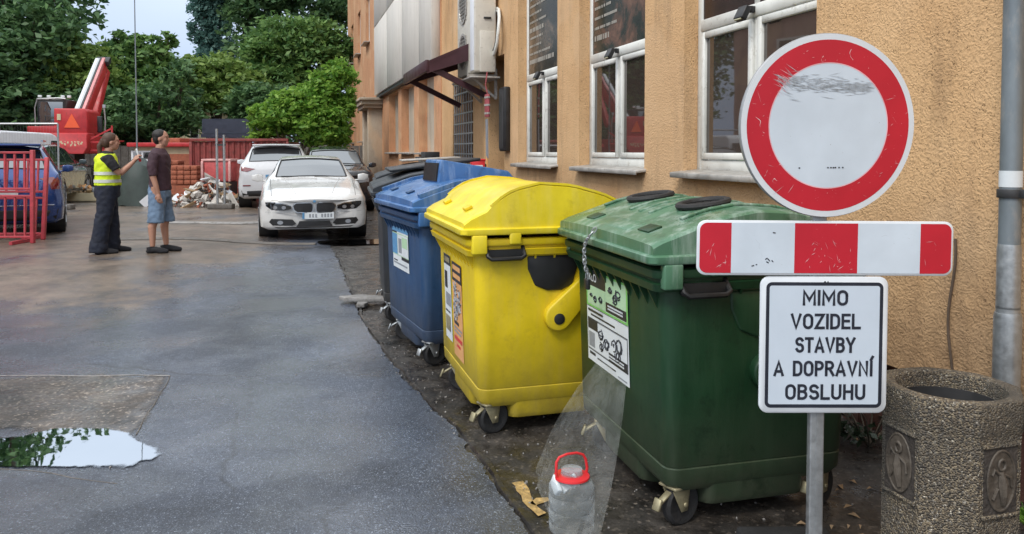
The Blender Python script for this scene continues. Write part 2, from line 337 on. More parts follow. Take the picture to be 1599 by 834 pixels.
MT['wood'] = mat('old_timber', (.30, .20, .11), .75, var=.35, scale=10, stretch=(1, 1, 4))
MT['bark'] = mat('bark', (.09, .07, .05), .9, var=.4, bump=.7, bscale=18)
MT['plaster_chunk'] = mat('plaster_rubble', (.50, .47, .43), .85, var=.2, bump=.4)
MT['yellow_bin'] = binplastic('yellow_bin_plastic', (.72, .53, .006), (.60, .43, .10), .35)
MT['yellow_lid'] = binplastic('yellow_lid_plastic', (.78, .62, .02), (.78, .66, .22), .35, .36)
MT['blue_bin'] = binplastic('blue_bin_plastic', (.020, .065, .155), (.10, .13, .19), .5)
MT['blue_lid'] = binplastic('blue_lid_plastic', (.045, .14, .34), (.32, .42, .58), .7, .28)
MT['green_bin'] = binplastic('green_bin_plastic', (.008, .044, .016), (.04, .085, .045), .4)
MT['green_lid'] = binplastic('green_lid_plastic', (.075, .18, .105), (.36, .46, .40), 1.0, .30)  # strong pale tone paints the sky's reflection into the lid colour
MT['black_bin'] = binplastic('black_bin_plastic', (.02, .024, .03), (.06, .07, .08), .35)
MT['paper'] = mat('white_label', (.66, .70, .72), .5, var=.04)
MT['ink'] = mat('black_ink', (.02, .022, .028), .5)
MT['sgreen'] = mat('green_label_print', (.18, .50, .12), .5, var=.05)
MT['slgreen'] = mat('pale_green_print', (.42, .62, .40), .5, var=.05)
MT['sblue'] = mat('blue_label_print', (.10, .28, .50), .5, var=.15, scale=25)
MT['sorange'] = mat('orange_label_print', (.70, .36, .14), .5, var=.1)
MT['sgrey'] = mat('grey_label_print', (.25, .27, .30), .5, var=.2, scale=40)
MT['skin'] = mat('skin', (.42, .22, .15), .55, var=.06)
MT['hair'] = mat('brown_hair', (.07, .035, .02), .6, var=.3, scale=40)
MT['darkhair'] = mat('black_hair', (.015, .012, .01), .6)
MT['hivis'] = mat('hi_vis_fabric', (.62, .78, .02), .7, var=.08, bump=.25, bscale=25)
MT['reflective'] = mat('reflective_tape', (.60, .62, .56), .4)
MT['blackcloth'] = mat('black_fabric', (.014, .014, .017), .85, bump=.3, bscale=25)
MT['navycloth'] = mat('navy_fabric', (.010, .014, .028), .8, bump=.3, bscale=20)
MT['maroon'] = mat('maroon_fabric', (.055, .028, .038), .85, bump=.3, bscale=22)
MT['denim'] = mat('blue_denim', (.14, .21, .31), .8, var=.2, bump=.3, bscale=30)
MT['carwhite'] = mat('white_car_paint', (.62, .62, .61), .25, var=.05, scale=3, dirt=.15, dirtc=(.3, .28, .25), coat=.8)
MT['carwhite2'] = mat('bright_white_car_paint', (.58, .59, .61), .25, var=.03, scale=2, coat=.8)
MT['carblue'] = mat('blue_car_paint', (.015, .055, .22), .22, .3, var=.1, coat=1)
MT['carblack'] = mat('dark_car_paint', (.012, .014, .02), .25, coat=1)
MT['cargrey'] = mat('dark_green_car_paint', (.035, .05, .055), .25, coat=1)
MT['chrome'] = mat('chrome', (.6, .6, .6), .15, .95, var=.02)
MT['lamp'] = glass('headlamp_glass', (.25, .27, .3), .05)
MT['taillamp'] = glass('tail_lamp_glass', (.16, .008, .01), .1)
MT['alloy'] = mat('alloy_wheel', (.35, .35, .36), .35, .7)
MT['ropered'] = mat('red_plastic', (.62, .025, .03), .35, var=.05)
MT['leaf_dark'] = leafmat('dark_leaves', (.04, .10, .045), (.15, .27, .10))
MT['leaf_mid'] = leafmat('green_leaves', (.06, .15, .045), (.20, .33, .09))
MT['leaf_light'] = leafmat('bright_leaves', (.09, .23, .03), (.30, .48, .08), .45)
MT['leaf_olive'] = leafmat('olive_leaves', (.10, .19, .04), (.27, .38, .10), .4)
MT['leaf_blue'] = leafmat('blue_green_leaves', (.07, .16, .14), (.16, .29, .25), .4)

# ------------------------------------------------------------------ ground, road, puddle
def sheet(name, poly_fn, xs, ys, dz, m, extra=None):
    """grid sheet following the terrain; poly_fn(x,y)->bool keeps the cell"""
    b = MB(); idx = {}
    for j in range(len(ys) - 1):
        for i in range(len(xs) - 1):
            if not poly_fn((xs[i] + xs[i + 1]) / 2, (ys[j] + ys[j + 1]) / 2): continue
            q = []
            for a, c in ((i, j), (i + 1, j), (i + 1, j + 1), (i, j + 1)):
                if (a, c) not in idx:
                    idx[(a, c)] = len(b.v); x, y = xs[a], ys[c]
                    b.v.append((x, y, gh(x, y) + dz + (extra(x, y) if extra else 0)))
                q.append(idx[(a, c)])
            b.f.append(tuple(q)); b.m.append(0)
    o = b.build(name, m, None, smooth=True, fix=False)
    return tag(o, kind='structure')
def poly_sheet(name, pts, dz, m, jitter=0, kind='structure', sub=1):
    """polygon sheet, terrain height taken per vertex, fan from centre with rings"""
    P = []
    n = len(pts)
    for i in range(n):
        a, c = Vector(pts[i]), Vector(pts[(i + 1) % n])
        k = max(1, int((c - a).length / .05) if sub else 1)
        for t in range(k):
            p = a.lerp(c, t / k)
            if jitter: p += Vector((noise.noise((p.x * 7, p.y * 7, 1)) + .6 * noise.noise((p.x * 23, p.y * 23, 4)), noise.noise((p.x * 7, p.y * 7, 9)) + .6 * noise.noise((p.x * 23, p.y * 23, 6)))) * jitter
            P.append(p)
    b = MB(); bm = bmesh.new(); vs = [bm.verts.new((p.x, p.y, 0)) for p in P]; bm.faces.new(vs)
    bmesh.ops.triangulate(bm, faces=bm.faces)
    for v in bm.verts: v.co.z = gh(v.co.x, v.co.y) + dz
    bmesh.ops.recalc_face_normals(bm, faces=bm.faces)
    for f in bm.faces:
        if f.normal.z < 0: f.normal_flip()
    me = bpy.data.meshes.new(name); bm.to_mesh(me); bm.free(); me.materials.append(m)
    o = bpy.data.objects.new(name, me); COL.objects.link(o)
    if kind: o['kind'] = kind
    return o
def soft(m, lo, hi, amp, sc_):
    n = m.node_tree; l = n.links.new; out = n.nodes['Material Output']; src = out.inputs['Surface'].links[0].from_socket
    at = n.nodes.new('ShaderNodeAttribute'); at.attribute_name = 'depth'; nz = N(n, 'TexNoise', Scale=sc_, Detail=7.0, Roughness=.65); l(coords(n), nz.inputs['Vector'])
    mr = n.nodes.new('ShaderNodeMapRange'); l(nz.outputs['Fac'], mr.inputs['Value']); mr.inputs['To Min'].default_value = -amp; mr.inputs['To Max'].default_value = amp
    ad = n.nodes.new('ShaderNodeMath'); ad.operation = 'ADD'; l(at.outputs['Fac'], ad.inputs[0]); l(mr.outputs[0], ad.inputs[1])
    m2 = n.nodes.new('ShaderNodeMapRange'); m2.interpolation_type = 'SMOOTHSTEP'; l(ad.outputs[0], m2.inputs['Value']); m2.inputs['From Min'].default_value = lo; m2.inputs['From Max'].default_value = hi
    tr = n.nodes.new('ShaderNodeBsdfTransparent'); ms = n.nodes.new('ShaderNodeMixShader'); l(m2.outputs[0], ms.inputs[0]); l(tr.outputs[0], ms.inputs[1]); l(src, ms.inputs[2]); l(ms.outputs[0], out.inputs['Surface']); return m
def soft_sheet(name, poly, dz, m, step=.035, pad=.12, kind='structure'):
    P = np.array(poly, float); Q = np.roll(P, -1, 0); x0, y0 = P.min(0) - pad; x1, y1 = P.max(0) + pad
    X, Y = np.meshgrid(np.arange(x0, x1, step), np.arange(y0, y1, step)); pts = np.stack([X.ravel(), Y.ravel()], 1)
    d = Q - P; t = np.clip(((pts[:, None, :] - P) * d).sum(2) / ((d ** 2).sum(1) + 1e-9), 0, 1); dist = np.sqrt((((pts[:, None, :] - P) - t[..., None] * d) ** 2).sum(2)).min(1)
    ins = ((P[:, 1] > pts[:, 1:2]) != (Q[:, 1] > pts[:, 1:2])) & (pts[:, 0:1] < (Q[:, 0] - P[:, 0]) * (pts[:, 1:2] - P[:, 1]) / (Q[:, 1] - P[:, 1] + 1e-12) + P[:, 0])
    sg = np.where(ins.sum(1) % 2 == 1, dist, -dist).reshape(X.shape); h_, w_ = X.shape; idx = -np.ones(X.shape, int); V, D, F_ = [], [], []
    for j in range(h_ - 1):
        for i in range(w_ - 1):
            if sg[j:j + 2, i:i + 2].max() < -pad * .9: continue
            q = []
            for a, b_ in ((j, i), (j, i + 1), (j + 1, i + 1), (j + 1, i)):
                if idx[a, b_] < 0: idx[a, b_] = len(V); V.append((X[a, b_], Y[a, b_], gh(X[a, b_], Y[a, b_]) + dz)); D.append(sg[a, b_])
                q.append(int(idx[a, b_]))
            F_.append(q)
    me = bpy.data.meshes.new(name); me.from_pydata(V, [], F_); at = me.attributes.new('depth', 'FLOAT', 'POINT'); at.data.foreach_set('value', D); me.materials.append(m)
    o = bpy.data.objects.new(name, me); COL.objects.link(o); o['kind'] = kind; return o
def frange(a, b, s):
    n = max(1, int(round((b - a) / s))); return [a + (b - a) * i / n for i in range(n + 1)]
xs = [-400, -200, -100, -60] + frange(-40, 12, 1.0) + [20, 60, 150, 400]
ys = [-60, -20, -5] + frange(0, 40, .6) + [50, 80, 150, 300, 700]
sheet('ground', lambda x, y: True, xs, ys, -.03, MT['earth'])
# asphalt right edge (x as a function of y)
EDGE = [(0, .75), (2.4, .30), (3.37, .06), (4.7, -.39), (5.95, -.94), (7.7, -1.56), (9.9, -2.2), (12.6, -3.0), (20, -5), (40, -11)]
def edge(y):
    for (y0, x0), (y1, x1) in zip(EDGE, EDGE[1:]):
        if y <= y1: return x0 + (x1 - x0) * (y - y0) / (y1 - y0)
    return EDGE[-1][1]
def strip_sheet(name, fl, fr, ylist, nx, dz, m):
    b = MB()
    for y in ylist:
        l, r = fl(y), fr(y)
        for i in range(nx + 1):
            x = l + (r - l) * i / nx; b.v.append((x, y, gh(x, y) + dz))
    n = nx + 1
    for j in range(len(ylist) - 1):
        for i in range(nx): b.f.append((j * n + i, j * n + i + 1, (j + 1) * n + i + 1, (j + 1) * n + i)); b.m.append(0)
    return tag(b.build(name, m, smooth=True, fix=False), kind='structure')
ej = lambda y: edge(y) + .045 * noise.noise((y * 2.1, 3, 0)) + .03 * noise.noise((y * 9, 5, 0)) + .022 * noise.noise((y * 31, 5, 0))
strip_sheet('asphalt_road', lambda y: -22, ej, frange(.2, 12, .03) + frange(12.1, 32, .1), 40, 0.0, MT['asphalt'])
# the dirt yard on the left begins where the road turns to sand
def dirt_right(y):
    base = [(7.4, -6.5), (8.2, -4.3), (9.0, -3.95), (10, -4.25), (10.8, -4.6), (11.6, -5.0), (13, -5.6), (15, -5.2), (16.5, -4.4), (18, -4.3), (40, -4.5)]
    for (y0, x0), (y1, x1) in zip(base, base[1:]):
        if y <= y1: return x0 + (x1 - x0) * (y - y0) / (y1 - y0) + .22 * noise.noise((y * 1.3, 7, 0)) + .10 * noise.noise((y * 4, 2, 0))
    return -4.5
0 and strip_sheet('sandy_yard', lambda y: -26, dirt_right, frange(7.45, 34, .12), 40, .006, MT['dirt'])
BW = lambda y: 3.448 - .2917 * y
strip_sheet('pavement', lambda y: ej(y) - .01, lambda y: BW(y) + .6, frange(.2, 46, .12), 10, -.014, MT['strip'])
# broken edge of the asphalt beside the bins: concrete edging pieces
soft_sheet('asphalt_patch', [(-9.5, 5.68), (-2.57, 5.66), (-2.42, 5.14), (-2.24, 4.47), (-3.1, 4.56), (-4.4, 4.7), (-9.5, 4.8)], .003, soft(MT['patch'], -.03, .07, .22, 2.2))
wm, wn, wb, wl = newmat('puddle_water')
wb.inputs['Base Color'].default_value = (.30, .32, .34, 1); wb.inputs['Metallic'].default_value = 1.0; wb.inputs['Roughness'].default_value = .015
a_ = N(wn, 'TexNoise', Scale=5.0, Detail=2.0); wl(coords(wn), a_.inputs['Vector']); bp_ = N(wn, 'Bump', Strength=.03, Distance=.01)
wl(a_.outputs['Fac'], bp_.inputs['Height']); wl(bp_.outputs[0], wb.inputs['Normal'])
wb.inputs['Base Color'].default_value = (.60, .63, .66, 1)
def pud(x, y): Y = 2016 / (y - 236); return ((x - 800) / 1200 * Y, Y)
# raised tar joint lines round the patch
def spline2(P, k=6):
    out = []; n = len(P)
    for i in range(n):
        a, b_, c, d = (Vector(P[(i + j) % n]) for j in (-1, 0, 1, 2))
        for t_ in range(k):
            t = t_ / k; out.append(tuple(.5 * ((2 * b_) + (c - a) * t + (2 * a - 5 * b_ + 4 * c - d) * t * t + (3 * b_ - a - 3 * c + d) * t ** 3)))
    return out
def ribbon(name, pts, wd, dz, m, hgt=.006):
    b = MB()
    q = []
    for i in range(len(pts) - 1):
        a, c = Vector(pts[i]), Vector(pts[i + 1]); k = max(2, int((c - a).length / .12))
        for t in range(k + (1 if i == len(pts) - 2 else 0)): q.append(a.lerp(c, t / k))
    for i in range(len(q)):
        t = (q[min(i + 1, len(q) - 1)] - q[max(i - 1, 0)]).normalized(); nn = Vector((-t.y, t.x))
        p = q[i] + nn * .03 * noise.noise((q[i].x * 3, q[i].y * 3, 0)); ww = wd * (.6 + .8 * abs(noise.noise((q[i].x * 7, q[i].y * 7, 4))))
        for s_, h_ in ((-1, 0), (-.5, 1), (.5, 1), (1, 0)):
            x, y = p.x + nn.x * s_ * ww / 2, p.y + nn.y * s_ * ww / 2; b.v.append((x, y, gh(x, y) + dz + h_ * hgt))
    for i in range(len(q) - 1):
        for j in range(3): b.f.append((i * 4 + j, i * 4 + j + 1, i * 4 + 5 + j, i * 4 + 4 + j)); b.m.append(0)
    return tag(b.build(name, m, smooth=True), kind='structure')
soft(wm, -.006, .022, .085, 4.5)
soft_sheet('puddle_water', spline2([pud(*p) for p in [(-500, 704), (-200, 697), (0, 690), (42, 681), (70, 676), (110, 673), (155, 676), (180, 682), (205, 690), (226, 700), (240, 711),
    (238, 722), (215, 730), (190, 737), (120, 738), (0, 737), (-200, 740), (-500, 741)]]), .0075, wm, .03)
soft_sheet('puddle_water', spline2([(-3.0, 12.4), (-1.9, 12.55), (-1.5, 12.9), (-2.2, 13.2), (-3.2, 13.0)]), .009, wm, .06)
ribbon('asphalt_joint', [(-9.5, 5.68), (-2.55, 5.68)], .016, .003, MT['curb'], .003)
ribbon('asphalt_joint', [(-2.55, 5.68), (-2.4, 5.14), (-2.24, 4.49)], .012, .003, MT['conc_dark'], .002)
ribbon('asphalt_joint', [(-9.5, 5.43), (-5.3, 5.38), (-3.17, 5.40)], .012, .0045, MT['conc_dark'], .002)
ribbon('asphalt_joint', [(ej(y) + .03, y) for y in frange(3.0, 11.5, .4)], .06, -.022, MT['strip'], .026)
ribbon('asphalt_crack', [(-2.9, 4.05), (-2.4, 3.95), (-2.0, 3.82)], .008, .001, MT['conc_dark'], .002)
ribbon('mud_ruts', [(-6.8, 12.4), (-5.6, 12.6), (-4.4, 12.4), (-3.2, 12.5)], .25, .008, MT['conc_dark'], .02)
ribbon('mud_ruts', [(-7.0, 15.4), (-5.4, 15.2), (-4.6, 15.5)], .3, .008, MT['curb'], .03)
# yellow marking and flattened scraps
def thing_mesh(b, name, m, label, cat, group=None, **kw):
    return tag(b.build(name, m, **kw), label, cat, group)
ylm = mat('worn_yellow_paint', (.55, .36, .13), .6, var=.35, scale=25, dirt=1.1, dirtc=(.06, .045, .03))
for pts in ([(.00, 3.86), (.05, 3.89), (.11, 3.65), (.155, 3.52), (.11, 3.50), (.055, 3.66)],
            [(.09, 3.64), (.125, 3.69), (.17, 3.70), (.18, 3.67), (.12, 3.62)]):
    poly_sheet('yellow_road_marking', pts, -.008, ylm, .02)
rnd = random.Random(3)
def chunk(b, c, s, r=rnd, mi=0):
    vs = []; 
    m = Matrix.Translation(c) @ Matrix.Rotation(r.uniform(0, 6), 4, Vector((r.random(), r.random(), r.random() + .1)).normalized())
    for sx in (-1, 1):
        for sy in (-1, 1):
            for sz in (-1, 1):
                vs.append(m @ Vector((sx * s[0] / 2 * r.uniform(.6, 1), sy * s[1] / 2 * r.uniform(.6, 1), sz * s[2] / 2 * r.uniform(.6, 1))))
    b.add(vs, [(0, 1, 3, 2), (4, 6, 7, 5), (0, 4, 5, 1), (2, 3, 7, 6), (0, 2, 6, 4), (1, 5, 7, 3)], mi)
bk = MB()
bk.prism([(-1.84, 8.12, 0), (-1.62, 8.22, 0), (-1.36, 8.13, 0), (-1.22, 8.0, 0), (-1.5, 8.0, 0), (-1.75, 8.02, 0)], (0, 0, .10), (0, 0, .145))
bk.prism([(-1.62, 8.0, 0), (-1.5, 7.98, 0), (-1.52, 7.86, 0), (-1.60, 7.85, 0)], (0, 0, .07), (0, 0, .11))
thing_mesh(bk, 'broken_slab', MT['curb'], 'flat broken grey concrete piece lying at the asphalt edge beside the dark bin', 'concrete piece', bevel=.008)
gb = MB(); rg = random.Random(5)
for i in range(600):
    y = rg.uniform(3.0, 12) ; x = ej(y) + abs(rg.gauss(0, .22)) - .04 if i % 7 else rg.uniform(-5.5, 0.0)
    if i % 3 == 0: x = rg.uniform(.1, 2.4); y = rg.uniform(2.6, 5)
    s = rg.uniform(.004, .013); onroad = x < ej(y)
    chunk(gb, (x, y, gh(x, y) + (0 if onroad else -.014) + s * .3), (s, s, s * .7), rg)
tag(gb.build('gravel', MT['curb']), 'loose grey grit scattered on the wet road and pavement', 'gravel', kind='stuff')

# ------------------------------------------------------------------ the building
BA = math.atan2(.28, .96)                                   # lean of the wall line to the left
BL = empty('building', (3.448, 0, -.07), R(90) + BA, 'long ochre rendered building with tall white windows along the right side', 'building')
# local axes: x = along the wall away from camera, y = out of the wall to the street, z up
def wall_panel(name, m, s0, s1, z0, z1, holes, depth=.22, y=0, back=None):
    ss = sorted({s0, s1} | {h[0] for h in holes} | {h[1] for h in holes}); zs = sorted({z0, z1} | {h[2] for h in holes} | {h[3] for h in holes})
    b = MB()
    inh = lambda s, z: any(h[0] < s < h[1] and h[2] < z < h[3] for h in holes)
    for i in range(len(ss) - 1):
        for j in range(len(zs) - 1):
            a, c, e, f = ss[i], ss[i + 1], zs[j], zs[j + 1]
            if not inh((a + c) / 2, (e + f) / 2): b.add([(a, y, e), (c, y, e), (c, y, f), (a, y, f)], [(0, 1, 2, 3)])
    for h in holes:
        a, c, e, f = h[:4]; d = h[4] if len(h) > 4 else depth
        b.add([(a, y, e), (a, y - d, e), (a, y - d, f), (a, y, f)], [(0, 1, 2, 3)]); b.add([(c, y, e), (c, y - d, e), (c, y - d, f), (c, y, f)], [(0, 1, 2, 3)])
        b.add([(a, y, e), (c, y, e), (c, y - d, e), (a, y - d, e)], [(0, 1, 2, 3)]); b.add([(a, y, f), (c, y, f), (c, y - d, f), (a, y - d, f)], [(0, 1, 2, 3)])
        if len(h) > 5: b.add([(a, y - d, e), (c, y - d, e), (c, y - d, f), (a, y - d, f)], [(0, 1, 2, 3)], 1)
    # ends and top
    b.add([(s0, y, z0), (s0, y - 5, z0), (s0, y - 5, z1), (s0, y, z1)], [(0, 1, 2, 3)]); b.add([(s1, y, z0), (s1, y - 5, z0), (s1, y - 5, z1), (s1, y, z1)], [(0, 1, 2, 3)])
    b.add([(s0, y, z1), (s1, y, z1), (s1, y - 5, z1), (s0, y - 5, z1)], [(0, 1, 2, 3)])
    return b.build(name, m if isinstance(m, list) else [m], BL, fix=False)
SILL, TOPW, TR = 1.575, 4.3, 2.775
WN = [(5.24 + 2.505 * k, 6.98 + 2.505 * k) for k in range(3)]
holes = [(a, c, SILL, TOPW) for a, c in WN]
holes += [(2.2, 3.0, SILL, TOPW)] if 0 else []
holes += [(12.75, 13.75, 1.2, 3.3, .3, 1), (14.9, 16.7, 1.45, 3.12, .25, 1)]
wall_panel('wall', [MT['stucco_ochre'], MT['glass_dark']], -2.5, 17.9, .52, 11, holes, .20)
# plinth with ribbed cladding
pb = MB(); pb.box((7.7, -2.55, .24), (20.4, 4.9, .58)); pb.build('plinth', MT['plinth'], BL)
rb = MB()
for i in range(60): rb.box((2.6 + i * .10, -.08, .27), (.03, .03, .46))
tag(rb.build('plinth_ribs', MT['plinth'], BL), kind='stuff')
# far wing
far = []
for a, c in ((18.75, 20.9), (21.7, 24.1), (24.8, 27.1)): far.append((a, c, 1.72, 3.62, .22, 1))
far += [(33.2, 34.6, 6.3, 8.3, .25, 1), (37.3, 38.7, 6.3, 8.3, .25, 1), (41.3, 42.7, 6.3, 8.3, .25, 1), (41.2, 42.6, 2.2, 4.2, .25, 1), (30.0, 31.1, 6.3, 8.3, .25, 1), (35.5, 36.7, 2.2, 4.2, .25, 1)]
wall_panel('wall', [MT['stucco_salmon'], MT['stucco_beige']], 17.9, 45, 0, 11.3, far, .22, y=.02)
for a, c in ((18.75, 20.9), (21.7, 24.1), (24.8, 27.1)):
    s = MB(); s.box(((a + c) / 2, .06, 1.70), (c - a + .12, .22, .035), rx=R(-6)); s.build('window_sill', MT['sheet'], BL)
for a, z in ((33.2, 6.3), (37.3, 6.3), (41.3, 6.3), (41.2, 2.2), (35.5, 2.2)):
    f = MB()
    for q in ((a + .05, a + .05), (a + 1.35, a + 1.35), (a + .7, a + .7)): f.box((q[0], -.12, z + 1), (.07, .06, 2))
    for zz in (z + .04, z + 1.96): f.box((a + .7, -.12, zz), (1.27, .06, .07))
    fo = f.build('window', MT['white_frame'], BL)
    g = MB(); g.box((a + .7, -.16, z + 1), (1.3, .02, 1.9)); g.build('pane', MT['glass_dark'], fo)
    s = MB(); s.box((a + .7, .10, z - .03), (1.55, .3, .04)); s.build('window_sill', MT['sheet'], BL)
# grey cladding panels above the awning, each a piece of its own
ED = [17.96, 19.7, 22.6, 26.0, 29.7]
for a, c in zip(ED, ED[1:]):
    for k in range(3):
        p = MB(); p.box(((a + c) / 2, .12, 3.78 + 1.25 + 2.5 * k), (c - a - .05, .2, 2.47)); p.build('cladding_panel', MT['panel'], BL, bevel=.01, seg=1)
p = MB(); p.box((23.8, .07, 3.72), (11.8, .22, .08)); p.build('cladding_edge', MT['darkmetal'], BL)
# portal with canopy
p = MB(); p.box((30.1, .42, 3.62), (2.9, .84, .10)); p.box((30.1, .40, 3.50), (2.7, .76, .16)); p.box((30.1, .36, 3.36), (2.5, .66, .12)); p.build('canopy', MT['stucco_beige'], BL, bevel=.015)
for s0 in (29.2, 31.1):
    p = MB(); p.box((s0, .26, 1.75), (.35, .52, 3.1)); p.box((s0, .28, .4), (.42, .58, .5)); p.build('pillar', MT['stucco_beige'], BL, bevel=.02)
p = MB(); p.box((30.15, .05, 1.55), (1.3, .06, 2.7)); d = p.build('door', MT['wood'], BL, bevel=.01)
h = MB(); h.cyl((29.7, .12, 1.3), (29.7, .12, 1.5), .015); h.build('handle', MT['steel'], d)

# tall windows with transom, two casements and printed glass above
def poster_mat(name, cols, seed, sc_=2.2):
    m, n, b, l = newmat(name); co = coords(n)
    a = N(n, 'TexNoise', Scale=sc_, Detail=9.0, Roughness=.7, Distortion=.8); a.noise_dimensions = '4D'; a.inputs['W'].default_value = seed; l(co, a.inputs['Vector'])
    r = n.nodes.new('ShaderNodeValToRGB'); l(a.outputs['Fac'], r.inputs['Fac']); e = r.color_ramp.elements
    e[0].position = .36; e[0].color = cols[0] + (1,); e[1].position = .72; e[1].color = cols[-1] + (1,)
    for i, c in enumerate(cols[1:-1]): q = e.new(.46 + .1 * i); q.color = c + (1,)
    l(r.outputs['Color'], b.inputs['Base Color']); b.inputs['Roughness'].default_value = .25; return m
PM = [poster_mat('poster_brown', [(.022, .014, .012), (.03, .018, .015), (.04, .02, .018), (.05, .03, .025)], 1),
      poster_mat('poster_animal_print', [(.012, .016, .015), (.03, .035, .030), (.16, .085, .06), (.38, .24, .17)], 5, 1.4),
      poster_mat('poster_dark_print', [(.010, .012, .010), (.02, .024, .02), (.12, .09, .065), (.28, .20, .14)], 9, 1.6)]
PALE = mat('poster_pale_print', (.34, .32, .28), .4)
for k, (a, c) in enumerate(WN):
    yb = -.17; fw = .075; mid = (a + c) / 2
    f = MB(); zt = TOPW
    for s0 in (a + fw / 2, c - fw / 2): f.box((s0, yb, (SILL + zt) / 2), (fw, .08, zt - SILL))
    f.box((mid, yb, SILL + .05), (c - a - 2 * fw, .08, .10)); f.box((mid, yb, zt - .04), (c - a - 2 * fw, .08, .08))
    f.box((mid, yb + .008, TR + .05), (c - a - 2 * fw, .10, .10)); f.box((mid, yb, (SILL + TR) / 2 + .05), (.05, .078, TR - SILL - .10))
    if k == 0: f.box((mid, yb, (TR + zt) / 2 + .03), (.06, .078, zt - TR - .14))
    wf = f.build('window', MT['white_frame'], BL, bevel=.008, seg=1)
    for s0, s1 in ((a + fw, mid - .025), (mid + .025, c - fw)):
        q = MB(); z0, z1 = SILL + .10, TR; t = .055
        for ss in (s0 + t / 2 + .006, s1 - t / 2 - .006): q.box((ss, yb + .030, (z0 + z1) / 2), (t, .05, z1 - z0 - .012))
        for zz in (z0 + t / 2 + .006, z1 - t / 2 - .006): q.box(((s0 + s1) / 2, yb + .030, zz), (s1 - s0 - 2 * t - .012, .05, t))
        q.build('casement', MT['white_frame'], wf, bevel=.006, seg=1)
        g = MB(); g.box(((s0 + s1) / 2, yb + .020, (z0 + z1) / 2), (s1 - s0 - 2 * t, .01, z1 - z0 - 2 * t)); g.build('pane', MT['glass'], wf)
    g = MB(); g.box((mid, yb + .02, (TR + .10 + zt - .08) / 2), (c - a - 2 * fw, .012, zt - TR - .18)); g.build('printed_pane', PM[k], wf)
    ls = MB(); rr = random.Random(20 + k); yq = yb + .029
    if k == 0:
        for i in range(4):
            cx = mid + .62 - .18 * i
            ls.lathe([(.075, 0), (.075, .002)], (cx, yq, TR + .32 + .02 * i), 16, 'Y')
            ls.box((cx, yq + .003, TR + .32 + .02 * i), (.05, .002, .02), mi=1)
    else:
        for i in range(11):
            z = TR + .28 + i * .115; x1 = c - fw - .06; wd = rr.uniform(.35, .7) if k == 1 else rr.uniform(.5, 1.1)
            x = x1
            while x > x1 - wd:
                lw = rr.uniform(.02, .05); ls.box((x - lw / 2, yq, z), (lw, .002, .03 if i % 4 else .06)); x -= lw + rr.choice((.008, .008, .03))
    tag(ls.build('print', [PALE, PM[0]], wf), kind='stuff')
    s = MB(); s.prism([(a - .04, .10, SILL - .035), (a - .04, .10, SILL - .005), (a - .04, -.14, SILL + .02), (a - .04, -.14, SILL - .01)], (0, 0, 0), (c - a + .08, 0, 0))
    s.box((mid, .105, SILL - .03), (c - a + .08, .012, .045))
    s.build('window_sill', MT['sheet'], BL, bevel=.003, seg=1)
    # floodlight on the transom
    fl = empty('floodlight', (0, 0, 0), 0, ['small black floodlight on the window transom nearest the round sign', 'small black floodlight on the transom of the middle tall window', 'small black floodlight on the transom of the farthest tall window'][k], 'floodlight', 'floodlights on the window transoms')
    fl.location = (Matrix.Translation(BL.location) @ Matrix.Rotation(R(90) + BA, 4, 'Z')) @ Vector((mid, yb + .06, TR + .03))
    fl.rotation_euler = (0, 0, R(90) + BA)
    fl.scale = (.72, .72, .8)
    q = MB(); q.box((0, .02, .03), (.05, .05, .06)); q.bar((0, .02, .05), (0, .13, .04), .03); q.build('bracket', MT['black'], fl, bevel=.004)
    q = MB(); q.box((0, .14, -.015), (.16, .07, .14), rx=R(30)); q.build('head', MT['black'], fl, bevel=.012)
    q = MB(); q.box((0, .172, -.032), (.12, .012, .10), rx=R(30)); q.build('lens', mat('lamp_lens', (.45, .42, .25), .3), fl)

# barred opening
for i in range(9):
    g = MB(); g.cyl((14.95 + i * .2125, -.03, 1.45), (14.95 + i * .2125, -.03, 3.12), .014, n=6); g.build('window_bar', MT['steel'], BL)
    g = MB(); g.box((15.8, -.03, 1.50 + i * .2), (1.8, .03, .028)); g.build('window_bar', MT['steel'], BL)
g = MB(); g.box((14.0, .03, 2.2), (.35, .05, 2.3)); 0 and g.build('wall_strip', MT['stucco_ochre'], BL)
# downpipe
D = empty  # (kept simple: the pipe is a part of the building)
p = MB(); xs_, ys_ = 3.73, .10
p.cyl((xs_, ys_, 1.30), (xs_, ys_, 9.0), .046, n=24)
dp = p.build('downpipe', MT['pipe'], BL, smooth=True)
p = MB(); p.lathe([(.045, 1.02), (.050, 1.02), (.050, 1.30), (.047, 1.32), (.045, 1.32)], (xs_, ys_, 0)); p.cyl((xs_, ys_, 0.0), (xs_, ys_, 1.03), .050, n=24); p.lathe([(.054, .64), (.058, .66), (.058, .98), (.054, 1.0)], (xs_, ys_, 0)); p.build('pipe_sleeve', MT['steel'], dp, smooth=True)
p = MB(); p.lathe([(.050, 1.535), (.056, 1.535), (.056, 1.575), (.050, 1.575)], (xs_, ys_, 0)); p.box((xs_, ys_ - .07, 1.555), (.02, .08, .03)); p.box((xs_ - .07, ys_, 1.555), (.05, .02, .04)); p.build('pipe_clamp', MT['darkmetal'], dp, bevel=.002)
p = MB(); p.lathe([(.0472, 1.585), (.0480, 1.585), (.0480, 1.66), (.0472, 1.66)], (xs_, ys_, 0)); p.build('pipe_band', MT['paper'], dp, smooth=True)
# dark crack line in the wall under the sign, added as a thin tube
p = MB(); q = [(4.13 + .02 * math.sin(z * 9), .012, z) for z in frange(.62, 1.30, .06)]; p.tube(q, .007, 6); p.build('wall_crack', mat('dark_crack', (.10, .07, .05), .7), BL, smooth=True)

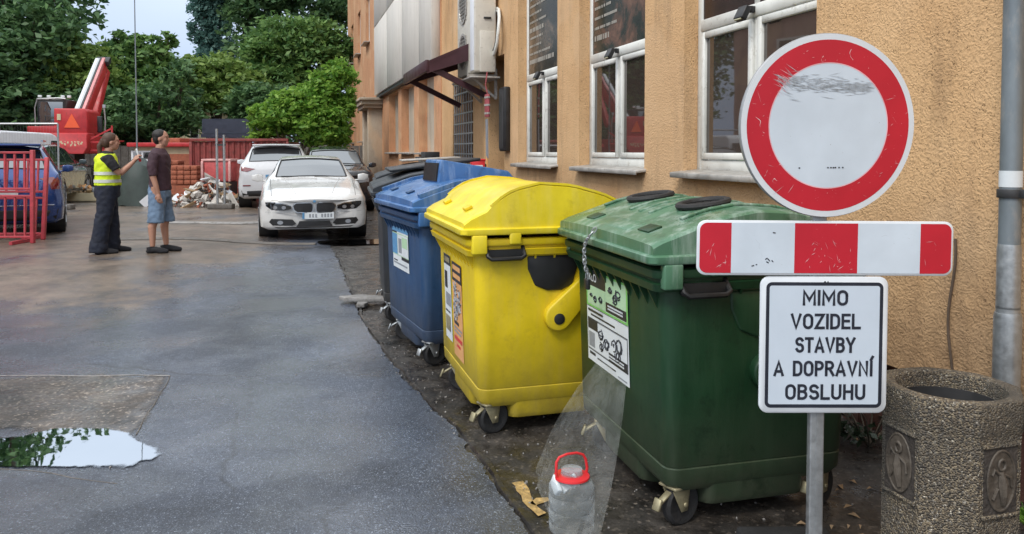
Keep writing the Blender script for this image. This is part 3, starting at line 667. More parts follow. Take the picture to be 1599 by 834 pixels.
WM = Matrix.Translation((3.448, 0, -.07)) @ Matrix.Rotation(R(90) + BA, 4, 'Z')
def on_wall(s, y, z): return WM @ Vector((s, y, z))
WR = R(90) + BA
# air conditioner
ac = empty('air_conditioner', on_wall(13.7, 0, 3.0), WR, 'large cream air conditioner hung high on the wall above the barred window', 'air conditioner')
q = MB(); q.box((0, .23, .85), (1.30, .36, 1.62)); q.build('casing', MT['ac'], ac, bevel=.02)
q = MB(); q.box((-.665, .20, .36), (.03, .26, .66)); q.build('side_cover', MT['ac'], ac, bevel=.012)
q = MB(); q.box((-.66, .20, .90), (.03, .12, .03)); q.box((-.66, .14, 1.45), (.03, .12, .05)); q.build('handle_recess', MT['black'], ac, bevel=.006)
for z in (.45, 1.22):
    q = MB(); q.lathe([(.30, 0), (.31, .02), (.27, .02), (.26, 0)], (.18, .41, z), 28, 'Y')
    for i in range(9): q.bar((.18 - .27, .425, z - .24 + .06 * i), (.18 + .27, .425, z - .24 + .06 * i), .008)
    q.build('fan_grille', MT['sheet'], ac)
q = MB(); q.box((-.50, .415, .85), (.22, .02, 1.58)); q.build('front_panel', MT['white'], ac, bevel=.006)
for x in (-.5, .5):
    q = MB(); q.bar((x, .0, -.02), (x, .5, -.02), .05); q.bar((x, .02, -.38), (x, .42, -.04), .035); q.bar((x, .02, -.4), (x, .02, .1), .04); q.build('bracket', MT['sheet'], ac)
q = MB(); q.box((0, .25, -.06), (1.45, .50, .03)); q.build('drip_tray', MT['sheet'], ac, bevel=.01)
for i, dz in enumerate((0, .09, .17)):
    q = MB(); k9 = .9 + i * .12; q.tube([(-.64, .10, .62 - .28 * k9), (-.64 - .14 * k9, .11, .62 - .25 * k9), (-.64 - .26 * k9, .11, .62 - .14 * k9), (-.64 - .30 * k9, .10, .66), (-.64 - .25 * k9, .07, .70 + .16 * k9), (-.64 - .12 * k9, .04, .70 + .28 * k9), (-.64, .03, .70 + .32 * k9)], .022, 8); q.build('pipe', MT['white_frame'] if i else MT['black'], ac, smooth=True)
# awning
aw = empty('awning', on_wall(14.75, 0, 3.60), WR, 'dark wine red sloping awning over a side door behind the air conditioner', 'awning')
q = MB(); q.prism([(-1.6, 0, .07), (-1.6, 1.15, -.43), (-1.6, 1.15, -.47), (-1.6, 0, .0)], (0, 0, 0), (3.2, 0, 0)); q.build('roof_sheet', MT['wine'], aw)
for k in range(7):
    q = MB(); q.bar((-1.6 + k * .533, .0, .10), (-1.6 + k * .533, 1.15, -.40), .05, .05); q.build('rib', MT['wine'], aw)
for x in (-1.6, 1.6):
    q = MB(); q.prism([(x, 0, .13), (x, 1.2, -.40), (x, 1.2, -.60), (x, 0, -.22)], (-.02, 0, 0), (.02, 0, 0)); q.build('end_board', MT['wine'], aw)
q = MB(); q.box((0, 1.20, -.47), (3.26, .06, .20)); q.build('gutter', MT['wine'], aw, bevel=.01)
for x in (-1.5, 1.5):
    q = MB(); q.bar((x, 1.1, -.50), (x, .02, -1.0), .09, .10); q.build('strut', MT['wine'], aw)
    q = MB(); q.bar((x, 1.12, -.50), (x, .0, -.06), .06, .09); q.build('rafter', MT['wine'], aw)
q = MB(); q.box((1.66, 1.14, -.52), (.1, .1, .08)); q.build('end_cap', MT['white'], aw)
aw.scale = (.78, .92, .95)
# hanging tape, red box, cabinet, railing on the wall
hb = empty('wall_cabinet', on_wall(12.55, 0, 1.7), WR, 'tall narrow black cabinet on the wall beside the farthest tall window', 'cabinet')
q = MB(); q.box((0, .05, .55), (.30, .10, 1.0)); q.build('case', MT['black'], hb, bevel=.02)
q = MB(); q.box((0, .105, .55), (.25, .012, .92)); q.build('door', MT['darkmetal'], hb, bevel=.004)
tp = empty('hanging_tape', on_wall(12.75, .28, 1.55), WR, 'crumpled red and white tape hanging from the air conditioner hoses', 'tape')
q = MB(); rr = random.Random(2)
q.tube([(0, 0, 1.45), (.03, .02, 1.25), (-.02, 0, 1.1)], .012, 6); q.box((0, 0, .92), (.12, .03, .36), rz=.3, mi=0); q.build('tape_roll', mat('faded_red_tape', (.32, .07, .08), .5), tp, bevel=.01)
q = MB()
for z in (.80, .93, 1.05):
    q = MB(); q.box((-.003, .002, z), (.126, .036, .03), rz=.3); q.build('stripe', MT['sheet'], tp)
q = MB(); q.box((.02, .0, .40), (.09, .02, .62), ry=.05); q.build('clear_sleeve', MT['sgrey'], tp)
q = MB(); q.tube([(0, 0, .12), (-.02, .01, -.05), (.03, 0, -.2)], .018, 6); q.build('string', MT['sorange'], tp)
q = MB(); q.box((0, 0, 0), (.34, .20, .19)); q.box((0, 0, .10), (.36, .22, .03))
rbx = empty('red_box', on_wall(12.3, .55, 1.52), WR - .15, 'small red plastic box on the railing behind the yellow bin', 'box')
q.build('box', MT['ropered'], rbx, bevel=.012)
q = MB(); q.box((-.175, 0, 0), (.012, .13, .05)); q.build('label', MT['paper'], rbx)
rl = empty('parapet', on_wall(14.0, .55, 0), WR, 'low dark railing with boarded end along the steps behind the blue bin', 'railing')
q = MB(); q.box((1.2, 0, 1.60), (5.6, .08, .06)); q.build('handrail', MT['darkmetal'], rl, bevel=.01)
q = MB(); q.box((-1.5, 0, .92), (.36, .30, 1.28)); q.build('end_post', mat('mossy_green_metal', (.07, .075, .04), .7, dirt=.4), rl, bevel=.015)
for i in range(12):
    q = MB(); q.box((-1.1 + .42 * i, 0, .85), (.36, .03, 1.4)); q.build('board', MT['conc_dark'], rl, bevel=.004, seg=1)
q = MB(); q.box((2.6, -.05, 1.68), (.5, .3, .12)); q.build('cover', MT['darkmetal'], rl, bevel=.01)
# opposite house, seen only in reflections
oh = empty('opposite_house', (-19.5, 12, 0), 0, 'plain pink rendered house on the far left side of the street', 'house')
q = MB(); q.box((-3, 0, 4.0), (6, 26, 8.0)); q.build('wall', MT['stucco_pink'], oh)
for i in range(5):
    for z in (1.2, 4.4):
        f = MB(); y0 = -10 + i * 5
        f.box((.03, y0, z + .9), (.06, 1.5, 1.9)); fo = f.build('window', MT['white_frame'], oh)
        g = MB(); g.box((.065, y0 - .33, z + .9), (.02, .56, 1.7)); g.box((.065, y0 + .33, z + .9), (.02, .56, 1.7)); g.build('pane', MT['glass_dark'], fo)
q = MB(); q.prism([(.4, -13.3, 7.9), (-3, -13.3, 9.6), (-6.4, -13.3, 7.9)], (0, 0, 0), (0, 26.6, 0)); q.build('roof', MT['brick'], oh)

# ------------------------------------------------------------------ containers
def lid_prof(kind, y):              # height of the lid top at depth y (front +.56 ... back -.52)
    if kind == 'round': P = [(-.53, 1.30), (-.45, 1.37), (-.30, 1.44), (-.10, 1.495), (.10, 1.51), (.26, 1.475), (.38, 1.405), (.41, 1.365), (.52, 1.315), (.56, 1.285)]
    else: P = [(-.53, 1.27), (-.46, 1.32), (-.34, 1.375), (-.15, 1.43), (.05, 1.442), (.22, 1.415), (.40, 1.355), (.52, 1.315), (.56, 1.295)]
    if y <= P[0][0]: return P[0][1]
    for (a, za), (c, zc) in zip(P, P[1:]):
        if y <= c: return za + (zc - za) * (y - a) / (c - a)
    return P[-1][1]
def front_y(z): return .454 + .028 * (z - .24) / .85
def make_bin(name, label, cat, body, lid, kind, loc, rz, sticker=None):
    t = empty(name, loc, rz, label, cat, 'wheeled waste containers along the wall'); t.scale = (.91, 1, 1)
    b = MB()
    prof = [(.165, .54, .36, .05), (.180, .605, .425, .06), (.215, .630, .452, .07), (.285, .634, .456, .07), (.290, .629, .451, .07), (.300, .635, .457, .07),
            (.70, .645, .469, .075), (1.085, .655, .480, .08), (1.09, .68, .53, .06), (1.125, .69, .54, .05), (1.130, .668, .517, .05), (1.145, .668, .517, .05),
            (1.150, .69, .54, .05), (1.160, .695, .545, .05), (1.185, .695, .545, .05), (1.19, .685, .535, .05), (1.19, .63, .455, .05), (.80, .60, .42, .05)]
    b.loft([rrect(hx, hy, r, z, 5) for z, hx, hy, r in prof])
    b.loft([rrect(hx, .255, .05, z, 4) for z, hx in ((.088, .56), (.10, .600), (.13, .618), (.30, .622))])
    b.loft([rrect(.27, hy, .05, z, 4) for z, hy in ((.088, .39), (.10, .425), (.13, .440), (.30, .444))])
    bo = b.build('body', body, t, smooth=True)
    # stiffening ribs under the rim
    q = MB()
    for i in range(11):
        x = -.55 + .11 * i; q.prism([(x - .006, .47, 1.09), (x - .006, .525, 1.09), (x - .006, front_y(.98) - .01, .98)], (0, 0, 0), (.012, 0, 0))
    for i in range(7):
        y = -.36 + .12 * i; q.prism([(-.645, y - .006, 1.09), (-.675, y - .006, 1.09), (-.640, y - .006, 1.02)], (0, 0, 0), (0, .012, 0))
    tag(q.build('rim_ribs', body, t), kind='stuff')
    # lid
    ys_ = frange(-.53, .56, .045); xs_ = [-.70, -.69, -.655, -.55, -.3, 0, .3, .55, .655, .69, .70]
    def zt(x, y):
        z = lid_prof(kind, y); e = abs(x)
        return z - (.012 if e > .695 else .003 if e > .685 else 0) + (.0 if kind == 'round' else .012 * (1 - (x / .7) ** 2))
    q = MB(); n = len(xs_)
    low = lambda y: max(1.225, (lid_prof(kind, y) - (.9 if kind == 'round' else .9)))
    ring = []
    for y in ys_:
        for x in xs_: q.v.append((x, y, zt(x, y)))
    for y in ys_:
        for x in xs_: q.v.append((x, y, low(y)))
    m_ = len(ys_)
    def fa(*i): q.f.append(tuple(i)); q.m.append(0)
    for j in range(m_ - 1):
        for i in range(n - 1):
            fa(j * n + i, j * n + i + 1, (j + 1) * n + i + 1, (j + 1) * n + i)
            o_ = n * m_; fa(o_ + j * n + i, o_ + (j + 1) * n + i, o_ + (j + 1) * n + i + 1, o_ + j * n + i + 1)
        for i in (0, n - 1): o_ = n * m_; fa(j * n + i, (j + 1) * n + i, o_ + (j + 1) * n + i, o_ + j * n + i)
    for j in (0, m_ - 1):
        for i in range(n - 1): o_ = n * m_; fa(j * n + i, j * n + i + 1, o_ + j * n + i + 1, o_ + j * n + i)
    lo = q.build('lid', lid, t, smooth=True)
    q = MB()
    q.loft([rrect(.715, .555, .04, 1.215, 4), rrect(.72, .56, .04, 1.222, 4), rrect(.72, .56, .04, 1.248, 4), rrect(.712, .552, .04, 1.255, 4)])
    fl = q.build('lid_rim', lid, t, smooth=True); fl.location = (0, .02, 0)
    # handle recess bars on the side (near end)
    for sx in (-1, 1):
        q = MB(); x0 = sx * .705
        q.tube([(sx * .66, .42, 1.14), (x0 + sx * .01, .42, 1.09), (x0 + sx * .015, .40, 1.075), (x0 + sx * .015, .22, 1.075), (x0 + sx * .01, .20, 1.09), (sx * .66, .20, 1.14)], .013, 8)
        q.box((sx * .680, .31, 1.10), (.04, .21, .055))
        q.build('side_handle', MT['black'], t, smooth=True)
        for b_ in (((sx * .695, .47, 1.16), (.05, .09, .11)), ((sx * .705, .255, 1.195), (.03, .07, .075))):
            q = MB(); q.box(*b_); q.build('hinge_block', lid, t, bevel=.008)
    # pocket and lifting trunnion on both ends
    for sx in (-1, 1):
        q = MB()
        pk = [(.17, 1.08), (.165, 1.0), (.12, .90), (.04, .865), (-.05, .865), (-.12, .90), (-.15, 1.0), (-.15, 1.08)]
        q.prism([(0, y, z) for y, z in pk], (sx * .60, 0, 0), (sx * (.662), 0, 0)); q.build('side_pocket', MT['black'] if kind == 'round' else body, t, bevel=.012)
        q = MB()
        A = Vector((0, -.02, .71)); Bc = Vector((0, -.25, .93)); pts = []
        for i in range(13):
            a = R(130 + 180 * i / 12 + 0); pts.append((0, A.y - math.cos(a) * 0 + .085 * math.cos(a + R(-90) + R(5)), A.z + .085 * math.sin(a + R(-90) + R(5))))
        pts = [(0, .02, .79)] + [(0, -.02 + .085 * math.cos(R(a)), .71 + .085 * math.sin(R(a))) for a in range(62, -135, -14)] + [(0, -.20, .86), (0, -.17, .95)]
        pts = [(0, -.02 + .085 * math.cos(R(a)), .71 + .085 * math.sin(R(a))) for a in range(50, -140, -15)] + [(0, -.30, .90), (0, -.22, .99)]
        q.prism(pts, (sx * .63, 0, 0), (sx * .70, 0, 0)); ar = q.build('trunnion_arm', body, t, bevel=.012)
        q = MB(); q.lathe([(.02, sx * .64), (.034, sx * .705), (.028, sx * .708)], (0, -.02, .70), 18, 'X'); q.build('pin', MT['black'], ar, smooth=True)
        q = MB(); q.lathe([(.008, sx * .69), (.014, sx * .705)], (0, -.16, .85), 10, 'X'); q.build('bolt', MT['black'], ar)
    # casters
    for cx, cy, sw in ((-.55, .37, .35), (.42, .37, -.3), (-.54, -.37, .5), (.42, -.37, .2)):
        c = MB(); c.M = Matrix.Translation((cx, cy, 0)) @ Matrix.Rotation(R(90) + sw, 4, 'Z')
        c.box((0, 0, .190), (.13, .11, .012)); c.cyl((0, 0, .17), (0, 0, .190), .045)
        for s_ in (-1, 1): c.prism([(-.05, s_ * .032, .178), (.06, s_ * .032, .178), (.005, s_ * .032, .07), (-.035, s_ * .032, .07)], (0, -.002, 0), (0, .002, 0))
        c.cyl((-.02, -.04, .10), (-.02, .04, .10), .011)
        co = c.build('caster', MT['yellow_zinc'] if kind != 'flat' else MT['steel'], t, bevel=.003, seg=1)
        c.v = []; c.f = []; c.m = []
        c.lathe([(.02, -.018), (.055, -.016), (.07, -.024), (.088, -.026), (.10, -.015), (.101, 0), (.10, .015), (.088, .026), (.07, .024), (.055, .016), (.02, .018)], (-.02, 0, .10), 26, 'Y')
        c.build('wheel', MT['rubber'], co, smooth=True)
        c.v = []; c.f = []; c.m = []
        c.bar((.05, 0, .165), (.12, 0, .125), .035, .012); c.bar((.115, 0, .15), (.135, 0, .10), .045, .014)
        c.build('brake_pedal', MT['yellow_zinc'] if kind != 'flat' else MT['steel'], co, bevel=.003, seg=1)
    return t
def sticker(t, x0, x1, z0, z1, patches, lift=.004, base='paper', name='sticker'):
    """flat print on the front face: patches = (u0,u1,v0,v1,material)"""
    order = [MT[base]]; q = MB()
    def quad(u0, u1, v0, v1, off, mi, nx=4):
        for i in range(nx):
            a, c = u0 + (u1 - u0) * i / nx, u0 + (u1 - u0) * (i + 1) / nx
            X0, X1 = x1 - (x1 - x0) * a, x1 - (x1 - x0) * c
            Z0, Z1 = z1 - (z1 - z0) * v1, z1 - (z1 - z0) * v0
            q.add([(X0, front_y(Z0) + off, Z0), (X1, front_y(Z0) + off, Z0), (X1, front_y(Z1) + off, Z1), (X0, front_y(Z1) + off, Z1)], [(0, 1, 2, 3)], mi)
    quad(0, 1, 0, 1, lift, 0, 6)
    for k, (u0, u1, v0, v1, mm) in enumerate(patches):
        if MT[mm] not in order: order.append(MT[mm])
        quad(u0, u1, v0, v1, lift + .0008 + .0004 * (k % 7), order.index(MT[mm]), 2)
    return q.build(name, order, t, fix=False)
def text_mesh(body, size=1, bold=0, space=1):
    cu = bpy.data.curves.new('t', 'FONT'); cu.body = body; cu.size = size; cu.align_x = 'LEFT'; cu.offset = bold; cu.space_character = space; cu.resolution_u = 6
    o = bpy.data.objects.new('t', cu); COL.objects.link(o); bpy.context.view_layer.update()
    me = bpy.data.meshes.new_from_object(o.evaluated_get(bpy.context.evaluated_depsgraph_get()))
    bpy.data.objects.remove(o); bpy.data.curves.remove(cu); return me
def place_text(name, body, m, width, height, M, parent, bold=0):
    """mesh lettering fitted to width x height, centred; M maps (x right, y up, z out)"""
    me = text_mesh(body, 1, bold); co = np.empty(len(me.vertices) * 3); me.vertices.foreach_get('co', co); co = co.reshape(-1, 3)
    mn, mxx = co.min(0), co.max(0)
    if 'Í' in body:                       # keep the accent above cap height
        r = text_mesh('H', 1, bold); c2 = np.empty(len(r.vertices) * 3); r.vertices.foreach_get('co', c2); c2 = c2.reshape(-1, 3); ylo, yhi = c2.min(0)[1], c2.max(0)[1]
    else: ylo, yhi = mn[1], mxx[1]
    for v, c in zip(me.vertices, co):
        v.co = M @ Vector(((c[0] - (mn[0] + mxx[0]) / 2) * width / (mxx[0] - mn[0]), (c[1] - (ylo + yhi) / 2) * height / (yhi - ylo), 0))
    me.materials.clear(); me.materials.append(m)
    o = bpy.data.objects.new(name, me); COL.objects.link(o)
    if parent is not None: o.parent = parent
    return o
def bin_at(nx, ny, ang):            # near-front rim corner -> centre
    a = R(ang); u = Vector((-math.sin(a), math.cos(a))); v = Vector((math.cos(a), math.sin(a)))
    c = Vector((nx, ny)) + u * .632 + v * .545
    return (c.x, c.y, gh(c.x, c.y) - .02), R(90) + a
loc, rz = bin_at(.615, 3.27, 14.5)
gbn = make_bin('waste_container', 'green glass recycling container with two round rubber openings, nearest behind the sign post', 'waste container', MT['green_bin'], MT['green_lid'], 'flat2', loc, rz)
for x in (-.30, .36):               # rubber rings on the lid
    q = MB(); y0 = .13; sl = math.atan2(lid_prof('flat', .26) - lid_prof('flat', .0), .26)
    q.M = Matrix.Translation((x, y0, lid_prof('flat', y0) + .020)) @ Matrix.Rotation(sl, 4, 'X')
    n1, n2 = 32, 8; vs = []
    for i in range(n1):
        a = 2 * math.pi * i / n1
        for j in range(n2):
            c = 2 * math.pi * j / n2; rr_ = .118 + .020 * math.cos(c); vs.append((rr_ * math.cos(a), rr_ * math.sin(a), .016 * math.sin(c)))
    q.add(vs, [(i * n2 + j, ((i + 1) % n1) * n2 + j, ((i + 1) % n1) * n2 + (j + 1) % n2, i * n2 + (j + 1) % n2) for i in range(n1) for j in range(n2)])
    rg_ = q.build('rubber_ring', MT['rubber'], gbn, smooth=True)
    q.v = []; q.f = []; q.m = []
    for i in range(14):             # rubber flaps closing the opening
        a = 2 * math.pi * i / 14; a2 = 2 * math.pi * (i + .96) / 14
        q.add([(.11 * math.cos(a), .11 * math.sin(a), -.002), (.11 * math.cos(a2), .11 * math.sin(a2), -.002), (.01 * math.cos(a2), .01 * math.sin(a2), -.012), (.01 * math.cos(a), .01 * math.sin(a), -.012)], [(0, 1, 2, 3)])
    q.build('flap', MT['black'], rg_)
for x in (-.42, .34):
    q = MB(); sl = math.atan2(lid_prof('flat', .5) - lid_prof('flat', .4), .1)
    q.box((x, .46, lid_prof('flat', .46) + .010), (.13, .075, .012), rx=sl); q.build('lid_handle_recess', MT['green_bin'], gbn, bevel=.004)
for x in (-.10, .03, .16, -.48, .56):
    q = MB()
    yy = frange(-.30, .33, .07)
    for a, c in zip(yy, yy[1:]): q.bar((x, a, lid_prof('flat', a) + .012), (x, c + .002, lid_prof('flat', c) + .012), .035, .014)
    q.build('lid_ridge', MT['green_lid'], gbn, bevel=.005)
q = MB(); q.box((-.04, .47, lid_prof('flat', .47) + .007), (.52, .10, .010), rx=math.atan2(-.04, .12)); q.build('lid_plate', MT['green_lid'], gbn, bevel=.004)
# green container label
st = sticker(gbn, -.20, .44, .54, 1.05, [
    (0, 1, 0, .40, 'sgreen'), (.03, .97, .02, .38, 'slgreen'), (0, .50, 0, .17, 'ink'), (.50, .97, .27, .37, 'ink'), (.04, .48, .19, .37, 'slgreen'),
    (.0, 1, .40, .405, 'ink'), (.04, .42, .43, .455, 'ink'), (.10, .70, .48, .50, 'ink'), (.02, .98, .53, .88, 'ink'), (.03, .97, .54, .87, 'sgrey'),
    (.03, .97, .55, .86, 'paper'), (.03, .28, .54, .65, 'ink'), (.05, .20, .68, .84, 'sgrey'), (.55, .97, .78, .87, 'ink'), (.05, .20, .90, .93, 'ink'), (.25, .7, .925, .94, 'ink'), (.75, .95, .96, .975, 'sgrey')])
# small line drawings of glass waste
q = MB(); rr = random.Random(4)
def onf(u, v, off=.0075): x, z = .44 - .64 * u, 1.05 - .51 * v; return (x, front_y(z) + off, z)
def curve(pts, r=.0035): q.tube([onf(*p) for p in pts], r, 4)
for cx, cy, s in ((.14, .27, .5), (.24, .30, .5), (.38, .28, .6), (.62, .13, .8), (.72, .20, .9), (.80, .14, .7), (.36, .64, .9), (.36, .78, .8), (.50, .72, 1.1), (.68, .68, .9), (.80, .66, 1), (.76, .76, .8)):
    for k in range(3):
        a0 = rr.uniform(0, 6); ra = rr.uniform(.02, .06) * s * 1.3; e = rr.uniform(.5, 1.2)
        curve([(cx + ra * math.cos(a0 + i * .8) + rr.uniform(-.01, .01), cy + e * ra * math.sin(a0 + i * .8)) for i in range(rr.choice((5, 7, 8)))])
for z_ in (.295, .315, .335, .805, .825, .845): pass
tag(q.build('drawing', MT['ink'], st), kind='stuff')
zs = 1.05 - .51 * .075
MF = lambda x, z, off: Matrix.Translation((x, front_y(z) + off, z)) @ Matrix(((-1, 0, 0, 0), (0, .09, 1, 0), (0, 1, .09, 0), (0, 0, 0, 1)))
place_text('lettering', 'SKLO', MT['paper'], .15, .045, MF(.44 - .64 * .17, zs, .009), st, .01)
q = MB()
for v in (.30, .33, .81, .84):
    x, z = .44 - .64 * .74, 1.05 - .51 * v
    for i in range(14): q.box((x + .11 - i * .016, front_y(z) + .0085, z), (.011, .001, .008))
tag(q.build('small_print', MT['paper'], st), kind='stuff')
# chain and padlock
chn = empty('chain', (0, 0, 0), 0, 'thin steel chain with black padlock hanging from the lid of the green container', 'chain')
chn.location = Matrix.Translation(gbn.location) @ Matrix.Rotation(rz, 4, 'Z') @ Vector((.02, .60, 1.30)); chn.rotation_euler = (0, 0, rz)
pth = [(-.02 + 0, 0 - .02, 0.01), (.0, .005, -.03), (.035, .008, -.055), (.055, .012, -.085), (.06, .012, -.12), (.062, .01, -.16), (.062, .004, -.2), (.062, -.01, -.235)]
tot = []
for i in range(len(pth) - 1):
    a, c = Vector(pth[i]), Vector(pth[i + 1]); k = 2 if i < 3 else 2
    for s_ in range(k): tot.append((a.lerp(c, s_ / k), a.lerp(c, (s_ + 1) / k)))
for i, (a, c) in enumerate(tot):
    q = MB(); d = (c - a); m_ = (a + c) / 2; tq = d.to_track_quat('Z', 'X').to_matrix().to_4x4(); q.M = Matrix.Translation(m_) @ tq @ Matrix.Rotation(R(90) * (i % 2), 4, 'Z')
    hl = d.length / 2 + .006
    q.tube([(.009 * math.cos(t_), 0, hl * math.sin(t_)) for t_ in [k_ * math.pi / 4 for k_ in range(8)]], .0035, 5, closed=True)
    q.build('link', MT['steel'], chn, smooth=True)
q = MB(); q.box((.062, -.005, -.285), (.05, .022, .055)); pl = q.build('padlock', MT['black'], chn, bevel=.006)
q = MB(); q.tube([(.045, -.005, -.26), (.045, -.005, -.235), (.062, -.005, -.222), (.079, -.005, -.235), (.079, -.005, -.26)], .004, 6); q.build('shackle', MT['steel'], pl, smooth=True)

loc, rz = bin_at(-.262, 4.40, 16)
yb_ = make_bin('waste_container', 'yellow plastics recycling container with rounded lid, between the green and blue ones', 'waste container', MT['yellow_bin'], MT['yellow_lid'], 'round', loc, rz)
q = MB(); q.box((-.35, .468, 1.352), (.08, .05, .02), rx=R(-25)); q.box((.35, .468, 1.352), (.08, .05, .02), rx=R(-25)); q.build('lid_handle_recess', MT['yellow_bin'], yb_, bevel=.004)
q = MB(); yy = frange(-.49, .40, .06)
for sx in (-1, 1):
    q = MB()
    for a, c in zip(yy, yy[1:]): q.bar((sx * .69, a, lid_prof('round', a) + .004), (sx * .69, c, lid_prof('round', c) + .004), .022, .014)
    q.build('lid_seam', MT['yellow_lid'], yb_)
q = MB(); q.box((-.688, .31, 1.085), (.004, .13, .03)); q.build('nameplate', MT['darkmetal'], yb_)
s1 = sticker(yb_, -.20, .12, .34, .97, [(0, 1, 0, .20, 'ink'), (.1, .9, .03, .08, 'sorange'), (.1, .9, .115, .165, 'sorange'), (.12, .6, .62, .655, 'ink'), (.1, .9, .68, .70, 'sgrey'), (.1, .8, .72, .74, 'sgrey'), (.1, .9, .78, .82, 'ropered'), (.3, .7, .86, .89, 'ropered')], base='sorange')
q = MB(); rr = random.Random(8)
for i in range(26):
    u, v = rr.uniform(.15, .85), rr.uniform(.24, .58); X = .12 - .32 * u; Z = .97 - .63 * v
    q.tube([(X + rr.uniform(-.03, .03), front_y(Z + dz) + .007, Z + dz) for dz in (-.03, -.01, .015, .03)], .004, 4)
tag(q.build('drawing', MT['sgrey'], s1), kind='stuff')
for z_, w_ in ((.97 - .63 * .055, .20), (.97 - .63 * .14, .20)): pass
s2 = sticker(yb_, .18, .42, .40, .99, [(0, 1, 0, .12, 'ink'), (.1, .9, .03, .09, 'yellow_zinc'), (.1, .5, .2, .4, 'ink'), (.2, .9, .45, .6, 'sgrey'), (.1, .8, .66, .68, 'ink'), (.1, .8, .72, .9, 'yellow_zinc')])
loc, rz = bin_at(-.735, 5.78, 22.5)
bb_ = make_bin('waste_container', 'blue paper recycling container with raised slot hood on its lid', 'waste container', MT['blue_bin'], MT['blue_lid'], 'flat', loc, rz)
q = MB(); z0 = 1.39
q.loft([[(-.26, .24, 1.38), (.26, .24, 1.38), (.26, -.48, 1.40), (-.26, -.48, 1.40)], [(-.24, .21, 1.61), (.24, .21, 1.61), (.22, -.40, 1.51), (-.22, -.40, 1.51)]]); ho = q.build('slot_hood', MT['blue_lid'], bb_, bevel=.015)
q = MB(); q.box((0, .226, 1.505), (.42, .02, .15), rx=R(7)); q.build('slot', MT['black'], ho)
for x in (-.66, .66):
    yy = frange(-.4, .50, .09); q = MB()
    for a, c in zip(yy, yy[1:]): q.bar((x, a, lid_prof('flat', a) + .012), (x, c + .003, lid_prof('flat', c) + .012), .07, .03)
    q.build('lid_edge', MT['blue_lid'], bb_)
q = MB(); q.box((-.25, .47, 1.352), (.09, .06, .012), rx=R(-18)); q.box((.33, .47, 1.352), (.09, .06, .012), rx=R(-18)); q.build('lid_handle_recess', MT['blue_bin'], bb_, bevel=.003)
s3 = sticker(bb_, -.22, .36, .68, 1.03, [(0, .3, 0, .14, 'ink'), (0, 1, .14, .68, 'slgreen'), (0, 1, .0, .1, 'sblue'), (0, .32, .16, .66, 'sblue'), (.34, 1, .16, .66, 'paper'), (.4, .6, .25, .6, 'sgrey'), (.62, .95, .2, .45, 'slgreen'), (.55, 1, .60, .76, 'ink'), (.05, .9, .86, .90, 'sgrey'), (.05, .3, .80, .83, 'ink')])
# dark containers beyond
loc, rz = bin_at(-1.28, 7.15, 12)
kb = make_bin('waste_container', 'black waste container with its lid ajar, just beyond the blue one', 'waste container', MT['black_bin'], MT['black_bin'], 'flat', loc, rz)
q = MB(); q.box((.1, -.05, 1.50), (1.1, .90, .03), rx=R(-7)); q.build('raised_lid', MT['black_bin'], kb, bevel=.012)
loc, rz = bin_at(-1.50, 8.55, 11)
kb2 = make_bin('waste_container', 'farthest dark container in the row, pale grey sheet on its lid', 'waste container', MT['black_bin'], MT['black_bin'], 'flat', loc, rz)
q = MB(); q.box((.2, -.1, 1.49), (.8, .7, .02), rx=R(-3)); q.build('lid_cover', MT['sheet'], kb2, bevel=.006)

# ------------------------------------------------------------------ road sign
def sign_face(name, c, smear=False, scr=.35, scrc=(.75, .68, .68)):
    m, n, b, l = newmat(name); co = coords(n)
    a = N(n, 'TexNoise', Scale=5.0, Detail=5.0); l(co, a.inputs['Vector']); r = ramp(n, .3, [x * .90 for x in c], .7, [min(1, x * 1.05) for x in c]); l(a.outputs['Fac'], r.inputs['Fac'])
    out = r.outputs['Color']
    d = N(n, 'TexNoise', Scale=7.0, Detail=3.0); l(co, d.inputs['Vector']); ad = mixc(n, .35, co, d.outputs['Color'], 'ADD')
    mp_ = n.nodes.new('ShaderNodeMapping'); mp_.inputs['Rotation'].default_value = (0, R(35), 0); mp_.inputs['Scale'].default_value = (10, 10, 95); l(ad, mp_.inputs[0])
    s = N(n, 'TexNoise', Scale=1.0, Detail=2.0); l(mp_.outputs[0], s.inputs['Vector'])
    k = N(n, 'TexNoise', Scale=9.0, Detail=2.0); l(co, k.inputs['Vector'])
    s1 = ramp(n, .70, (0,) * 3, .72, (1,) * 3); l(s.outputs['Fac'], s1.inputs['Fac']); k1 = ramp(n, .55, (0,) * 3, .62, (scr * 2,) * 3); l(k.outputs['Fac'], k1.inputs['Fac'])
    f = mixc(n, 1.0, s1.outputs['Color'], k1.outputs['Color'], 'MULTIPLY'); out = mixc(n, f, out, scrc)
    sp = N(n, 'TexNoise', Scale=120.0, Detail=2.0); l(co, sp.inputs['Vector']); s2 = ramp(n, .76, (0,) * 3, .80, (.8,) * 3); l(sp.outputs['Fac'], s2.inputs['Fac'])
    out = mixc(n, s2.outputs['Color'], out, (.12, .11, .11) if c[1] > .3 else scrc)
    l(out, b.inputs['Base Color']); b.inputs['Roughness'].default_value = .35; b.inputs['Specular IOR Level'].default_value = .4
    return m
S_RED = sign_face('sign_red', (.52, .018, .035), scr=.5); S_WHITE = sign_face('sign_white', (.60, .68, .76), scr=.12, scrc=(.3, .32, .34))
S_RIM = mat('sign_rim_white', (.66, .70, .74), .4, var=.05)
S_BACK = mat('sign_back_grey', (.30, .31, .32), .5, .4)
MT_SCR = mat('scratched_red', (.66, .33, .35), .5, var=.2)
S_SCUFF = mat('grey_scuff', (.42, .46, .50), .6, var=.35, scale=60)
SG = empty('road_sign', (1.143, 2.86, .088), 0, 'round red ringed sign above striped board and text plate on a steel post', 'road sign')
